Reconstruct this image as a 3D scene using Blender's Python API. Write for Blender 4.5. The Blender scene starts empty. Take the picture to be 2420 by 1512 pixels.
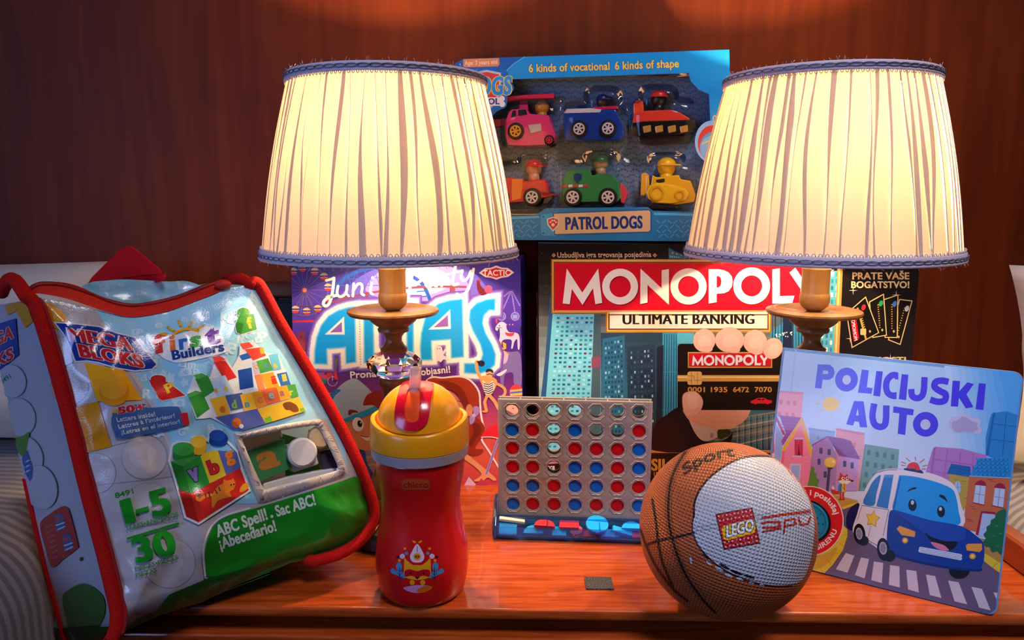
import bpy, bmesh, math, random
from mathutils import Vector, Matrix, noise
from mathutils.geometry import tessellate_polygon, delaunay_2d_cdt
random.seed(7)
V = Vector
SC = bpy.context.scene
COL = SC.collection

# ------------------------------------------------------------ camera
F_PX, CX, CY = 1830.0, 1210.0, 756.0
CAM_H, PITCH = 0.332, math.radians(9.4)
cam_data = bpy.data.cameras.new('camera')
cam_data.sensor_width = 36.0
cam_data.lens = F_PX / 2420.0 * 36.0
cam_data.clip_start = 0.01
cam = bpy.data.objects.new('camera', cam_data)
cam.location = (0, 0, CAM_H)
cam.rotation_euler = (math.pi / 2 - PITCH, 0, 0)
COL.objects.link(cam)
SC.camera = cam

# ------------------------------------------------------------ world, lights, exposure
SC.view_settings.view_transform = 'Standard'
SC.view_settings.look = 'None'
SC.view_settings.gamma = 1.0
SC.view_settings.use_curve_mapping = False
SC.view_settings.exposure = 0.0
world = bpy.data.worlds.new('world')
SC.world = world
world.use_nodes = True
wn = world.node_tree.nodes
wn['Background'].inputs[0].default_value = (0.36, 0.40, 0.62, 1)
wn['Background'].inputs[1].default_value = 0.022

def area(name, loc, target, size, power, color, spread=120):
    d = bpy.data.lights.new(name, 'AREA')
    d.shape = 'RECTANGLE'
    d.size, d.size_y = size
    d.energy = power
    d.color = color
    d.spread = math.radians(spread)
    o = bpy.data.objects.new(name, d)
    o.location = loc
    o.rotation_euler = (V(target) - V(loc)).to_track_quat('-Z', 'Y').to_euler()
    COL.objects.link(o)
    return o
# added fill lights, unseen: neutral from high behind the camera, blue from the left
area('overhead_fill', (0.55, -0.40, 1.90), (0.24, 0.70, 0.12), (0.5, 0.5), 2.0, (0.97, 0.87, 0.95), 46)
area('cool_left_fill', (-1.5, -0.9, 0.55), (0.0, 0.75, 0.15), (0.8, 0.8), 2.7, (0.30, 0.46, 1.0), 70)
BULB_POWER = 5.8
BULB_COLOR = (1.0, 0.70, 0.41)

# ------------------------------------------------------------ pixel <-> world
CP, SP = math.cos(PITCH), math.sin(PITCH)
CAMP = V((0, 0, CAM_H))
def ray(px, py):
    a, b = (px - CX) / F_PX, (CY - py) / F_PX
    return V((a, CP + b * SP, -SP + b * CP))
def at_y(px, py, y):
    d = ray(px, py)
    return CAMP + d * (y / d.y)
def at_z(px, py, z=0.0):
    d = ray(px, py)
    return CAMP + d * ((z - CAM_H) / d.z)
def zc(y, z):
    return y * CP + (CAM_H - z) * SP
def z_at(py, y):
    return at_y(CX, py, y).z
def x_at(px, y, z):
    return (px - CX) / F_PX * zc(y, z)

# ------------------------------------------------------------ colours and materials
def lin(c):
    return c / 12.92 if c <= 0.04045 else ((c + 0.055) / 1.055) ** 2.4
def hexc(h):
    return tuple(lin(int(h[i:i + 2], 16) / 255.0) for i in (0, 2, 4)) + (1.0,)
MATS = {}
def mat(name, color='808080', rough=0.5, metal=0.0, spec=0.5, trans=0.0, ior=1.45, coat=0.0, alpha=1.0, emit=None, emit_s=0.0, sheen=0.0):
    if name in MATS:
        return MATS[name]
    m = bpy.data.materials.new(name)
    m.use_nodes = True
    b = m.node_tree.nodes['Principled BSDF']
    b.inputs['Base Color'].default_value = hexc(color) if isinstance(color, str) else color
    b.inputs['Roughness'].default_value = rough
    b.inputs['Metallic'].default_value = metal
    b.inputs['Specular IOR Level'].default_value = spec
    b.inputs['Transmission Weight'].default_value = trans
    b.inputs['IOR'].default_value = ior
    b.inputs['Coat Weight'].default_value = coat
    b.inputs['Alpha'].default_value = alpha
    b.inputs['Sheen Weight'].default_value = sheen
    if emit:
        b.inputs['Emission Color'].default_value = hexc(emit)
        b.inputs['Emission Strength'].default_value = emit_s
    MATS[name] = m
    return m
def nodes(m):
    nt = m.node_tree
    return nt, nt.nodes, nt.links, nt.nodes['Principled BSDF']
def add_bump(m, scale, strength, dist=0.001, kind='noise', stretch=(1, 1, 1), detail=3.0):
    nt, N, L, b = nodes(m)
    tc = N.new('ShaderNodeTexCoord')
    mp = N.new('ShaderNodeMapping')
    mp.inputs['Scale'].default_value = stretch
    L.new(tc.outputs['Object'], mp.inputs[0])
    if kind == 'noise':
        t = N.new('ShaderNodeTexNoise')
        t.inputs['Scale'].default_value = scale
        t.inputs['Detail'].default_value = detail
        out = t.outputs[0]
    else:
        t = N.new('ShaderNodeTexVoronoi')
        t.feature = 'SMOOTH_F1'
        t.inputs['Scale'].default_value = scale
        t.inputs['Smoothness'].default_value = 0.35
        out = t.outputs['Distance']
    L.new(mp.outputs[0], t.inputs['Vector'])
    bp = N.new('ShaderNodeBump')
    bp.inputs['Strength'].default_value = strength
    bp.inputs['Distance'].default_value = dist
    if kind != 'noise':
        bp.invert = True
    L.new(out, bp.inputs['Height'])
    prev = b.inputs['Normal'].links[0].from_socket if b.inputs['Normal'].links else None
    if prev:
        L.new(prev, bp.inputs['Normal'])
    L.new(bp.outputs[0], b.inputs['Normal'])
    return m
def wood(name, dark, mid, light, axis, rough=0.3, coat=0.3, scale=1.0):
    m = mat(name, mid, rough, coat=coat)
    nt, N, L, b = nodes(m)
    tc = N.new('ShaderNodeTexCoord')
    mp = N.new('ShaderNodeMapping')
    s = [60 * scale] * 3
    s[axis] = 5.0 * scale
    mp.inputs['Scale'].default_value = s
    L.new(tc.outputs['Object'], mp.inputs[0])
    n1 = N.new('ShaderNodeTexNoise')
    n1.inputs['Scale'].default_value = 1.6
    n1.inputs['Detail'].default_value = 7
    n1.inputs['Distortion'].default_value = 0.6
    L.new(mp.outputs[0], n1.inputs['Vector'])
    mp2 = N.new('ShaderNodeMapping')
    s2 = [7 * scale] * 3
    s2[axis] = 1.2 * scale
    mp2.inputs['Scale'].default_value = s2
    L.new(tc.outputs['Object'], mp2.inputs[0])
    n2 = N.new('ShaderNodeTexNoise')
    n2.inputs['Scale'].default_value = 1.0
    n2.inputs['Detail'].default_value = 3
    L.new(mp2.outputs[0], n2.inputs['Vector'])
    mx = N.new('ShaderNodeMath')
    mx.operation = 'MULTIPLY_ADD'
    L.new(n2.outputs[0], mx.inputs[0])
    mx.inputs[1].default_value = 0.45
    sc = N.new('ShaderNodeMath')
    sc.operation = 'MULTIPLY'
    L.new(n1.outputs[0], sc.inputs[0])
    sc.inputs[1].default_value = 0.62
    L.new(sc.outputs[0], mx.inputs[2])
    r = N.new('ShaderNodeValToRGB')
    e = r.color_ramp.elements
    e[0].position, e[0].color = 0.33, hexc(dark)
    e[1].position, e[1].color = 0.72, hexc(light)
    k = e.new(0.52)
    k.color = hexc(mid)
    L.new(mx.outputs[0], r.inputs[0])
    L.new(r.outputs[0], b.inputs['Base Color'])
    return m
def ink(name, rough=0.35, spec=0.5, coat=0.0):
    """printed surface: colour stored per corner of the mesh"""
    m = mat(name, 'ffffff', rough, spec=spec, coat=coat)
    nt, N, L, b = nodes(m)
    if not b.inputs['Base Color'].links:
        a = N.new('ShaderNodeVertexColor')
        a.layer_name = 'Ink'
        L.new(a.outputs['Color'], b.inputs['Base Color'])
    return m

# ------------------------------------------------------------ objects
def tag(o, label=None, cat=None, group=None, kind=None):
    if label: o['label'] = label
    if cat: o['category'] = cat
    if group: o['group'] = group
    if kind: o['kind'] = kind
    return o
def thing(name, label, cat, loc, group=None):
    o = bpy.data.objects.new(name, None)
    o.empty_display_size = 0.02
    o.location = loc
    COL.objects.link(o)
    return tag(o, label, cat, group)
def parent_to(o, p):
    if p is not None:
        o.parent = p
        o.matrix_parent_inverse = p.matrix_basis.inverted()
def mesh_obj(name, verts, faces, m, parent=None, smooth=False, cols=None, mats=None, fm=None):
    me = bpy.data.meshes.new(name)
    me.from_pydata([tuple(v) for v in verts], [], faces)
    for x in (mats or [m]):
        me.materials.append(x)
    if fm:
        me.polygons.foreach_set('material_index', fm)
    if smooth:
        me.polygons.foreach_set('use_smooth', [True] * len(me.polygons))
    if cols is not None:
        a = me.color_attributes.new('Ink', 'FLOAT_COLOR', 'CORNER')
        flat = []
        for p, c in zip(me.polygons, cols):
            flat.extend(c * p.loop_total)
        a.data.foreach_set('color', flat)
    me.update()
    o = bpy.data.objects.new(name, me)
    COL.objects.link(o)
    parent_to(o, parent)
    return o

class MB:
    """collects simple shapes into ONE mesh"""
    def __init__(s):
        s.v, s.f = [], []
    def add(s, v, f):
        n = len(s.v)
        s.v += [V(a) for a in v]
        s.f += [tuple(i + n for i in q) for q in f]
        return s
    def box(s, lo, hi):
        x0, y0, z0 = lo
        x1, y1, z1 = hi
        return s.add([(x0, y0, z0), (x1, y0, z0), (x1, y1, z0), (x0, y1, z0), (x0, y0, z1), (x1, y0, z1), (x1, y1, z1), (x0, y1, z1)],
                     [(0, 3, 2, 1), (4, 5, 6, 7), (0, 1, 5, 4), (1, 2, 6, 5), (2, 3, 7, 6), (3, 0, 4, 7)])
    def prism(s, pts, d):
        """polygon pts (3-D, planar) swept along vector d"""
        n = len(pts)
        d = V(d)
        a = [V(p) for p in pts]
        tri = tessellate_polygon([a])
        f = [tuple(t) for t in tri] + [tuple(i + n for i in reversed(t)) for t in tri]
        f += [(i, (i + 1) % n, (i + 1) % n + n, i + n) for i in range(n)]
        return s.add(a + [p + d for p in a], f)
    def lathe(s, prof, cx, cy, seg=48, ph=0.0, caps=True):
        """prof: list of (z, r)"""
        v, f = [], []
        for z, r in prof:
            for k in range(seg):
                t = 2 * math.pi * k / seg + ph
                v.append((cx + r * math.cos(t), cy + r * math.sin(t), z))
        for i in range(len(prof) - 1):
            for k in range(seg):
                k2 = (k + 1) % seg
                f.append((i * seg + k, i * seg + k2, (i + 1) * seg + k2, (i + 1) * seg + k))
        if not caps: return s.add(v, f)
        n = len(v)
        v += [(cx, cy, prof[0][0]), (cx, cy, prof[-1][0])]
        b = (len(prof) - 1) * seg
        for k in range(seg):
            k2 = (k + 1) % seg
            f.append((n, k2, k))
            f.append((n + 1, b + k, b + k2))
        return s.add(v, f)
    def tube(s, pts, r, seg=10, closed=False, flat=1.0):
        pts = [V(p) for p in pts]
        n = len(pts)
        v, f = [], []
        up = V((0.13, 0.2, 1)).normalized()
        for i, p in enumerate(pts):
            a = pts[(i - 1) % n] if (closed or i) else p
            b = pts[(i + 1) % n] if (closed or i < n - 1) else p
            t = (b - a).normalized()
            x = t.cross(up)
            if x.length < 1e-4: x = t.cross(V((1, 0, 0)))
            x.normalize()
            y = x.cross(t)
            rr = r[i] if isinstance(r, (list, tuple)) else r
            for k in range(seg):
                w = 2 * math.pi * k / seg
                v.append(p + x * (rr * math.cos(w)) + y * (rr * flat * math.sin(w)))
        for i in range(n if closed else n - 1):
            j = (i + 1) % n
            for k in range(seg):
                k2 = (k + 1) % seg
                f.append((i * seg + k, i * seg + k2, j * seg + k2, j * seg + k))
        if not closed:
            f.append(tuple(reversed(range(seg))))
            f.append(tuple(range((n - 1) * seg, n * seg)))
        return s.add(v, f)
    def ball(s, c, r, sc=(1, 1, 1), u=16, w=10):
        c = V(c)
        v, f = [], []
        for i in range(w + 1):
            a = math.pi * i / w
            for k in range(u):
                b = 2 * math.pi * k / u
                v.append(c + V((r * sc[0] * math.sin(a) * math.cos(b), r * sc[1] * math.sin(a) * math.sin(b), r * sc[2] * math.cos(a))))
        for i in range(w):
            for k in range(u):
                k2 = (k + 1) % u
                f.append((i * u + k, (i + 1) * u + k, (i + 1) * u + k2, i * u + k2))
        return s.add(v, f)
    def disc(s, c, ax, r, th, seg=24, r_in=0.0):
        """short cylinder (or ring) centred at c, axis ax"""
        c, ax = V(c), V(ax).normalized()
        x = ax.orthogonal().normalized()
        y = ax.cross(x)
        P = lambda rad, h: [c + x * (rad * math.cos(2 * math.pi * k / seg)) + y * (rad * math.sin(2 * math.pi * k / seg)) + ax * h for k in range(seg)]
        if r_in > 0:
            rings = [P(r_in, -th / 2), P(r, -th / 2), P(r, th / 2), P(r_in, th / 2)]
            v = sum(rings, [])
            f = []
            for i in range(4):
                j = (i + 1) % 4
                f += [(i * seg + k, i * seg + (k + 1) % seg, j * seg + (k + 1) % seg, j * seg + k) for k in range(seg)]
            return s.add(v, f)
        b = min(r, th) * 0.18
        rings = [P(r - b, -th / 2), P(r, -th / 2 + b), P(r, th / 2 - b), P(r - b, th / 2)]
        v = sum(rings, [])
        f = []
        for i in range(3):
            f += [(i * seg + k, i * seg + (k + 1) % seg, (i + 1) * seg + (k + 1) % seg, (i + 1) * seg + k) for k in range(seg)]
        f += [tuple(reversed(range(seg))), tuple(range(3 * seg, 4 * seg))]
        return s.add(v, f)
    def build(s, name, m, parent=None, smooth=False, bevel=0.0, seg=2, auto=None):
        o = mesh_obj(name, s.v, s.f, m, parent, smooth)
        bm = bmesh.new()
        bm.from_mesh(o.data)
        bmesh.ops.remove_doubles(bm, verts=bm.verts, dist=1e-7)
        bmesh.ops.recalc_face_normals(bm, faces=bm.faces)
        bm.to_mesh(o.data)
        bm.free()
        if bevel:
            b = o.modifiers.new('bevel', 'BEVEL')
            b.width, b.segments, b.limit_method = bevel, seg, 'ANGLE'
            b.angle_limit = math.radians(35)
        if auto:
            o.data.polygons.foreach_set('use_smooth', [True] * len(o.data.polygons))
            o.data.set_sharp_from_angle(angle=math.radians(auto))
        return o

# ------------------------------------------------------------ surfaces that take printing
class Plane:
    curved = 0
    def __init__(s, p0, n):
        s.p, s.n = V(p0), V(n).normalized()
        if s.n.dot(CAMP - s.p) < 0: s.n = -s.n
    def hit(s, px, py):
        d = ray(px, py)
        return CAMP + d * ((s.p - CAMP).dot(s.n) / d.dot(s.n))
    def lift(s, px, py, off=0.0):
        return s.hit(px, py) + s.n * off
class Relief(Plane):
    """plane with a soft relief h(px, py) towards the viewer's side"""
    def __init__(s, p0, n, h, L):
        Plane.__init__(s, p0, n)
        s.h, s.curved = h, L
    def lift(s, px, py, off=0.0):
        q = s.hit(px, py)
        d = ray(px, py).normalized()
        return q - d * (s.h(px, py) + off)
class Ball:
    def __init__(s, c, r, L):
        s.c, s.r, s.curved = V(c), r, L
    def lift(s, px, py, off=0.0):
        d = ray(px, py).normalized()
        o = CAMP - s.c
        b = o.dot(d)
        q = b * b - o.dot(o) + s.r ** 2
        p = CAMP + d * (-b - math.sqrt(max(q, 0.0)))
        return s.c + (p - s.c).normalized() * (s.r + off)
class Turned:
    def __init__(s, prof, cx, cy, L):
        s.prof, s.cx, s.cy, s.curved = prof, cx, cy, L
    def rad(s, z):
        p = s.prof
        if z <= p[0][0]: return p[0][1]
        for (z0, r0), (z1, r1) in zip(p, p[1:]):
            if z <= z1:
                return r0 + (r1 - r0) * (z - z0) / max(z1 - z0, 1e-9)
        return 0.0
    def lift(s, px, py, off=0.0):
        d = ray(px, py)
        f = lambda t: math.hypot(d.x * t - s.cx, d.y * t - s.cy) - s.rad(CAM_H + d.z * t)
        t0 = (s.cy - 0.07) / d.y
        t1 = (s.cy) / d.y
        n = 24
        prev = t0
        for i in range(1, n + 1):
            t = t0 + (t1 - t0) * i / n
            if f(t) <= 0:
                a, b = prev, t
                for _ in range(14):
                    m_ = (a + b) / 2
                    if f(m_) > 0: a = m_
                    else: b = m_
                prev = b
                break
            prev = t
        p = CAMP + d * prev
        q = V((p.x - s.cx, p.y - s.cy, 0)).normalized()
        z = p.z
        e = 0.0005
        sl = (s.rad(z + e) - s.rad(z - e)) / (2 * e)
        nn = V((q.x, q.y, -sl)).normalized()
        return p + nn * off

TXT = {}
def text_mesh(s, bold=0.0, sp=None):
    k = (s, round(bold, 4), sp)
    if k not in TXT:
        c = bpy.data.curves.new('txt', 'FONT')
        c.body = s
        c.offset = bold
        c.resolution_u = 4
        c.space_character = 1.0 + (bold if sp is None else sp) * 1.2
        o = bpy.data.objects.new('txt', c)
        me = bpy.data.meshes.new_from_object(o)
        vs = [(v.co.x, v.co.y) for v in me.vertices]
        fs = [tuple(p.vertices) for p in me.polygons]
        bpy.data.objects.remove(o)
        bpy.data.curves.remove(c)
        bpy.data.meshes.remove(me)
        TXT[k] = (vs, fs)
    return TXT[k]
CAPS = {}
def cap_h(bold):
    if bold not in CAPS:
        vs, _ = text_mesh('H', bold)
        CAPS[bold] = max(v[1] for v in vs)
    return CAPS[bold]

def clip_to(pts, faces, col, quad_):
    """cut convex faces to a convex outline (the edge of the printed card)"""
    ar = sum(a[0] * b[1] - b[0] * a[1] for a, b in zip(quad_, quad_[1:] + quad_[:1]))
    q = quad_ if ar > 0 else quad_[::-1]
    P, T, C = [], [], []
    for n, f in enumerate(faces):
        g = [pts[i] for i in f]
        for a, b in zip(q, q[1:] + q[:1]):
            sd = lambda p: (b[0] - a[0]) * (p[1] - a[1]) - (b[1] - a[1]) * (p[0] - a[0])
            o = []
            for u, v in zip(g, g[1:] + g[:1]):
                du, dv = sd(u), sd(v)
                if du >= 0: o.append(u)
                if (du > 0) != (dv > 0) and abs(du - dv) > 1e-9:
                    t = du / (du - dv)
                    o.append((u[0] + (v[0] - u[0]) * t, u[1] + (v[1] - u[1]) * t))
            g = o
            if len(g) < 3: break
        if len(g) >= 3:
            T.append(tuple(range(len(P), len(P) + len(g))))
            P += g
            C.append(col[n] if isinstance(col, list) else col)
    return P, T, C

class Art:
    """printing on a surface, given in photo pixels; every call is one flat ink layer above the last"""
    def __init__(s, surf, base=4e-5, step=1.5e-5):
        s.s, s.off, s.step = surf, base, step
        s.v, s.f, s.c = [], [], []
        s.xf = (0.0, 0.0, 1.0)
        s.mask = None
        s.clip = None
        s.base, s.lay = base, []
    def frame(s, ox=0.0, oy=0.0, k=1.0):
        s.xf = (ox, oy, k)
        return s
    def _emit(s, pts, tris, col):
        ox, oy, k_ = s.xf
        pts = [(ox + x / k_, oy + y / k_) for x, y in pts]
        many = isinstance(col, list)
        col = [hexc(c) if isinstance(c, str) else c for c in col] if many else hexc(col)
        if s.clip:
            pts, tris, col = clip_to(pts, tris, col, s.clip)
            if not tris: return
            many = isinstance(col, list)
        # lowest ink level that clears everything already printed beneath this shape
        bb = (min(p[0] for p in pts), min(p[1] for p in pts), max(p[0] for p in pts), max(p[1] for p in pts))
        lv = 1 + max([q[4] for q in s.lay if q[0] < bb[2] and q[2] > bb[0] and q[1] < bb[3] and q[3] > bb[1]], default=0)
        s.lay.append(bb + (lv,))
        s.off = s.base + lv * s.step
        if not s.s.curved:
            n = len(s.v)
            s.v += [s.s.lift(x, y, s.off) for x, y in pts]
            s.f += [tuple(i + n for i in t) for t in tris]
            s.c += col if many else [col] * len(tris)
            return
        L = s.s.curved
        key = {}
        def vid(p):
            k = (round(p[0], 2), round(p[1], 2))
            if k not in key:
                key[k] = len(s.v)
                s.v.append(s.s.lift(p[0], p[1], s.off))
            return key[k]
        st = []
        for t in tris:
            for i in range(1, len(t) - 1):
                st.append((pts[t[0]], pts[t[i]], pts[t[i + 1]]))
        while st:
            a, b, c = st.pop()
            e = [math.dist(a, b), math.dist(b, c), math.dist(c, a)]
            m_ = max(e)
            if m_ > L:
                i = e.index(m_)
                if i == 1: a, b, c = b, c, a
                elif i == 2: a, b, c = c, a, b
                h = ((a[0] + b[0]) / 2, (a[1] + b[1]) / 2)
                st += [(a, h, c), (h, b, c)]
            else:
                if s.mask and s.mask((a[0] + b[0] + c[0]) / 3, (a[1] + b[1] + c[1]) / 3): continue
                t = (vid(a), vid(b), vid(c))
                if len(set(t)) == 3:
                    s.f.append(t)
                    s.c.append(col)
    def poly(s, pts, col):
        if isinstance(pts, str):
            q = [float(x) for x in pts.replace(',', ' ').split()]
            pts = list(zip(q[::2], q[1::2]))
        tri = tessellate_polygon([[V((x, y, 0)) for x, y in pts]])
        s._emit(pts, [tuple(t) for t in tri], col)
        return s
    def smooth(s, pts, col, n=6):
        if isinstance(pts, str):
            q = [float(x) for x in pts.replace(',', ' ').split()]
            pts = list(zip(q[::2], q[1::2]))
        return s.poly(spline(pts, n, True), col)
    def grad(s, p, q, r, t, stops, n=24):
        """quad p-q (top edge) to t-r (bottom edge), printed colour ramp"""
        st = [hexc(c) for c in stops]
        P, T, C = [], [], []
        for i in range(n + 1):
            a = i / n
            P += [(p[0] + (t[0] - p[0]) * a, p[1] + (t[1] - p[1]) * a), (q[0] + (r[0] - q[0]) * a, q[1] + (r[1] - q[1]) * a)]
            if i < n:
                T.append((2 * i, 2 * i + 1, 2 * i + 3, 2 * i + 2))
                f = (i + 0.5) / n * (len(st) - 1)
                k = min(int(f), len(st) - 2)
                C.append(tuple(x + (y - x) * (f - k) for x, y in zip(st[k], st[k + 1])))
        s._emit(P, T, C)
        return s
    def dots(s, pts, r, gap, col, closed=True):
        if isinstance(pts, str): pts = pxs(pts)
        P, T = [], []
        acc = 0.0
        for i in range(len(pts) if closed else len(pts) - 1):
            a, b = pts[i], pts[(i + 1) % len(pts)]
            d = math.dist(a, b)
            while acc < d:
                x, y = a[0] + (b[0] - a[0]) * acc / d, a[1] + (b[1] - a[1]) * acc / d
                P.append((x, y))
                acc += gap
            acc -= d
        for z in (0, 1):
            Q = []
            for x, y in P[z::2]:
                Q += [(x + r * math.cos(w * math.pi / 5), y + r * math.sin(w * math.pi / 5)) for w in range(10)]
            if Q: s._emit(Q, [tuple(range(k, k + 10)) for k in range(0, len(Q), 10)], col)
        return s
    def boxes(s, quad, nu, nv, fu, fv, col):
        """grid of little windows inside a quad (p, q top edge; r, t bottom edge)"""
        p, q, r, t = quad
        B = lambda u, v: tuple(p[i] * (1 - u) * (1 - v) + q[i] * u * (1 - v) + r[i] * u * v + t[i] * (1 - u) * v for i in (0, 1))
        P, T, C = [], [], []
        cs = [hexc(c) for c in (col if isinstance(col, list) else [col])]
        for i in range(nu):
            for j in range(nv):
                u0, v0 = (i + (1 - fu) / 2) / nu, (j + (1 - fv) / 2) / nv
                k = len(P)
                P += [B(u0, v0), B(u0 + fu / nu, v0), B(u0 + fu / nu, v0 + fv / nv), B(u0, v0 + fv / nv)]
                T.append((k, k + 1, k + 2, k + 3))
                C.append(cs[(i * 7 + j * 13 + (i * j) % 5) % len(cs)])
        s._emit(P, T, C)
        return s
    def holed(s, outer, hole, col):
        tri = tessellate_polygon([[V((x, y, 0)) for x, y in outer], [V((x, y, 0)) for x, y in hole]])
        s._emit(list(outer) + list(hole), [tuple(t) for t in tri], col)
        return s
    def rect(s, x0, y0, x1, y1, col, r=0.0):
        if r <= 0:
            return s.poly([(x0, y0), (x1, y0), (x1, y1), (x0, y1)], col)
        p = []
        for cx, cy, a in ((x1 - r, y0 + r, -90), (x1 - r, y1 - r, 0), (x0 + r, y1 - r, 90), (x0 + r, y0 + r, 180)):
            for k in range(7):
                t = math.radians(a + 15 * k)
                p.append((cx + r * math.cos(t), cy + r * math.sin(t)))
        return s.poly(p, col)
    def ell(s, cx, cy, rx, ry, col, rot=0.0, n=28):
        t = math.radians(rot)
        p = []
        for k in range(n):
            a = 2 * math.pi * k / n
            x, y = rx * math.cos(a), ry * math.sin(a)
            p.append((cx + x * math.cos(t) - y * math.sin(t), cy + x * math.sin(t) + y * math.cos(t)))
        s._emit(p, [tuple(range(n))], col)
        return s
    def line(s, pts, w, col, closed=False, cap=True, curve=0):
        if isinstance(pts, str):
            q = [float(x) for x in pts.replace(',', ' ').split()]
            pts = list(zip(q[::2], q[1::2]))
        if curve:
            pts = spline(pts, curve, closed)
        pts = [p for i, p in enumerate(pts) if i == 0 or math.dist(p, pts[i - 1]) > 1e-3]
        if closed and math.dist(pts[0], pts[-1]) < 1e-3: pts = pts[:-1]
        P, T = [], []
        n = len(pts)
        if n < 2: return s
        def unit(i, j):
            d = math.dist(pts[i], pts[j]) or 1e-6
            return (pts[j][0] - pts[i][0]) / d, (pts[j][1] - pts[i][1]) / d
        for i in range(n):                       # mitred ribbon, no overlaps
            a = unit(i - 1, i) if (closed or i) else unit(0, 1)
            b = unit(i, (i + 1) % n) if (closed or i < n - 1) else a
            mx, my = -(a[1] + b[1]), a[0] + b[0]
            q = math.hypot(mx, my) or 1e-6
            mx, my = mx / q, my / q
            k = w / 2 / max(0.45, abs(mx * -a[1] + my * a[0]))
            P += [(pts[i][0] + mx * k, pts[i][1] + my * k), (pts[i][0] - mx * k, pts[i][1] - my * k)]
        for i in range(n if closed else n - 1):
            j = (i + 1) % n
            T.append((2 * i, 2 * j, 2 * j + 1, 2 * i + 1))
        if cap and not closed and w > 2:
            for i, j, e in ((0, 1, 0), (n - 1, n - 2, n - 1)):
                u = unit(j, i)
                a0 = math.atan2(u[1], u[0])
                k = len(P)
                P += [(pts[i][0] + w / 2 * math.cos(a0 + t * math.pi / 6), pts[i][1] + w / 2 * math.sin(a0 + t * math.pi / 6)) for t in range(-3, 4)]
                T.append(tuple(range(k, k + 7)))
        s._emit(P, T, col)
        return s
    def text(s, t, x0, y0, x1, y1, h, col, bold=0.02, lean=0.0, outline=None, arc=0.0, up=None):
        """letters on the baseline (x0,y0)-(x1,y1), capitals h pixels tall"""
        dx, dy = x1 - x0, y1 - y0
        w = math.hypot(dx, dy)
        ux, uy = (dy / w, -dx / w) if up is None else up
        b0 = 0.0 if 'M' in t else min(bold, 0.026)   # wide letters keep their plain outline and are struck twice
        ex = bold - b0
        jobs = []
        if outline:
            bo = 0.0 if 'M' in t else min(b0 + outline[1], 0.05)
            eo = ex + b0 + outline[1] - bo
            jobs += [(bo, outline[0], q) for q in ((-eo, eo) if eo > 0.004 else (0.0,))]
        jobs += [(b0, col, q) for q in ((-ex, ex) if ex > 0.004 else (0.0,))]
        vr, _ = text_mesh(t, b0, bold)
        if not vr: return s
        lo, hi = min(v[0] for v in vr) - ex, max(v[0] for v in vr) + ex
        ch = cap_h(round(b0, 4))
        for b, c, sh in jobs:
            vs, fs = text_mesh(t, b, bold)
            clo = (min(v[0] for v in vs) + max(v[0] for v in vs)) / 2 - (lo + hi) / 2 - sh
            P = []
            for vx, vy in vs:
                if outline and 'M' in t and c == outline[0]: vy = (vy - ch / 2) * 1.13 + ch / 2
                a = (vx - clo - lo) / (hi - lo)
                q = vy / ch * h
                bx = arc * (4 * a * (1 - a))
                P.append((x0 + dx * a + ux * (q + bx) + dx / w * q * lean, y0 + dy * a + uy * (q + bx) + dy / w * q * lean))
            s._emit(P, fs, c)
        return s
    def take(s, name, m, parent, smooth=None):
        o = mesh_obj(name, s.v, s.f, m, parent, bool(s.s.curved) if smooth is None else smooth, s.c)
        s.v, s.f, s.c = [], [], []
        return o
def inset(pts, d):
    """outline moved inwards by d"""
    if isinstance(pts, str): pts = pxs(pts)
    ar = sum(a[0] * b[1] - b[0] * a[1] for a, b in zip(pts, pts[1:] + pts[:1]))
    sg = 1 if ar > 0 else -1
    out = []
    n = len(pts)
    for i in range(n):
        a, b, c = pts[i - 1], pts[i], pts[(i + 1) % n]
        l1, l2 = math.dist(a, b) or 1e-6, math.dist(b, c) or 1e-6
        n1 = (-(b[1] - a[1]) / l1 * sg, (b[0] - a[0]) / l1 * sg)
        n2 = (-(c[1] - b[1]) / l2 * sg, (c[0] - b[0]) / l2 * sg)
        m = (n1[0] + n2[0], n1[1] + n2[1])
        q = math.hypot(*m) or 1e-6
        m = (m[0] / q, m[1] / q)
        k = d / max(0.5, m[0] * n1[0] + m[1] * n1[1])
        out.append((b[0] + m[0] * k, b[1] + m[1] * k))
    return out
def spline(pts, n=6, closed=False):
    out = []
    m_ = len(pts)
    for i in range(m_ if closed else m_ - 1):
        g = (lambda k: pts[k % m_]) if closed else (lambda k: pts[min(max(k, 0), m_ - 1)])
        p0, p1, p2, p3 = g(i - 1), g(i), g(i + 1), g(i + 2)
        for k in range(n):
            t = k / n
            out.append(tuple(0.5 * (2 * b + (c - a) * t + (2 * a - 5 * b + 4 * c - d) * t * t + (3 * b - a - 3 * c + d) * t ** 3)
                             for a, b, c, d in zip(p0, p1, p2, p3)))
    if not closed:
        out.append(tuple(pts[-1]))
    return out
def pxs(s):
    q = [float(x) for x in s.replace(',', ' ').split()]
    return list(zip(q[::2], q[1::2]))

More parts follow.
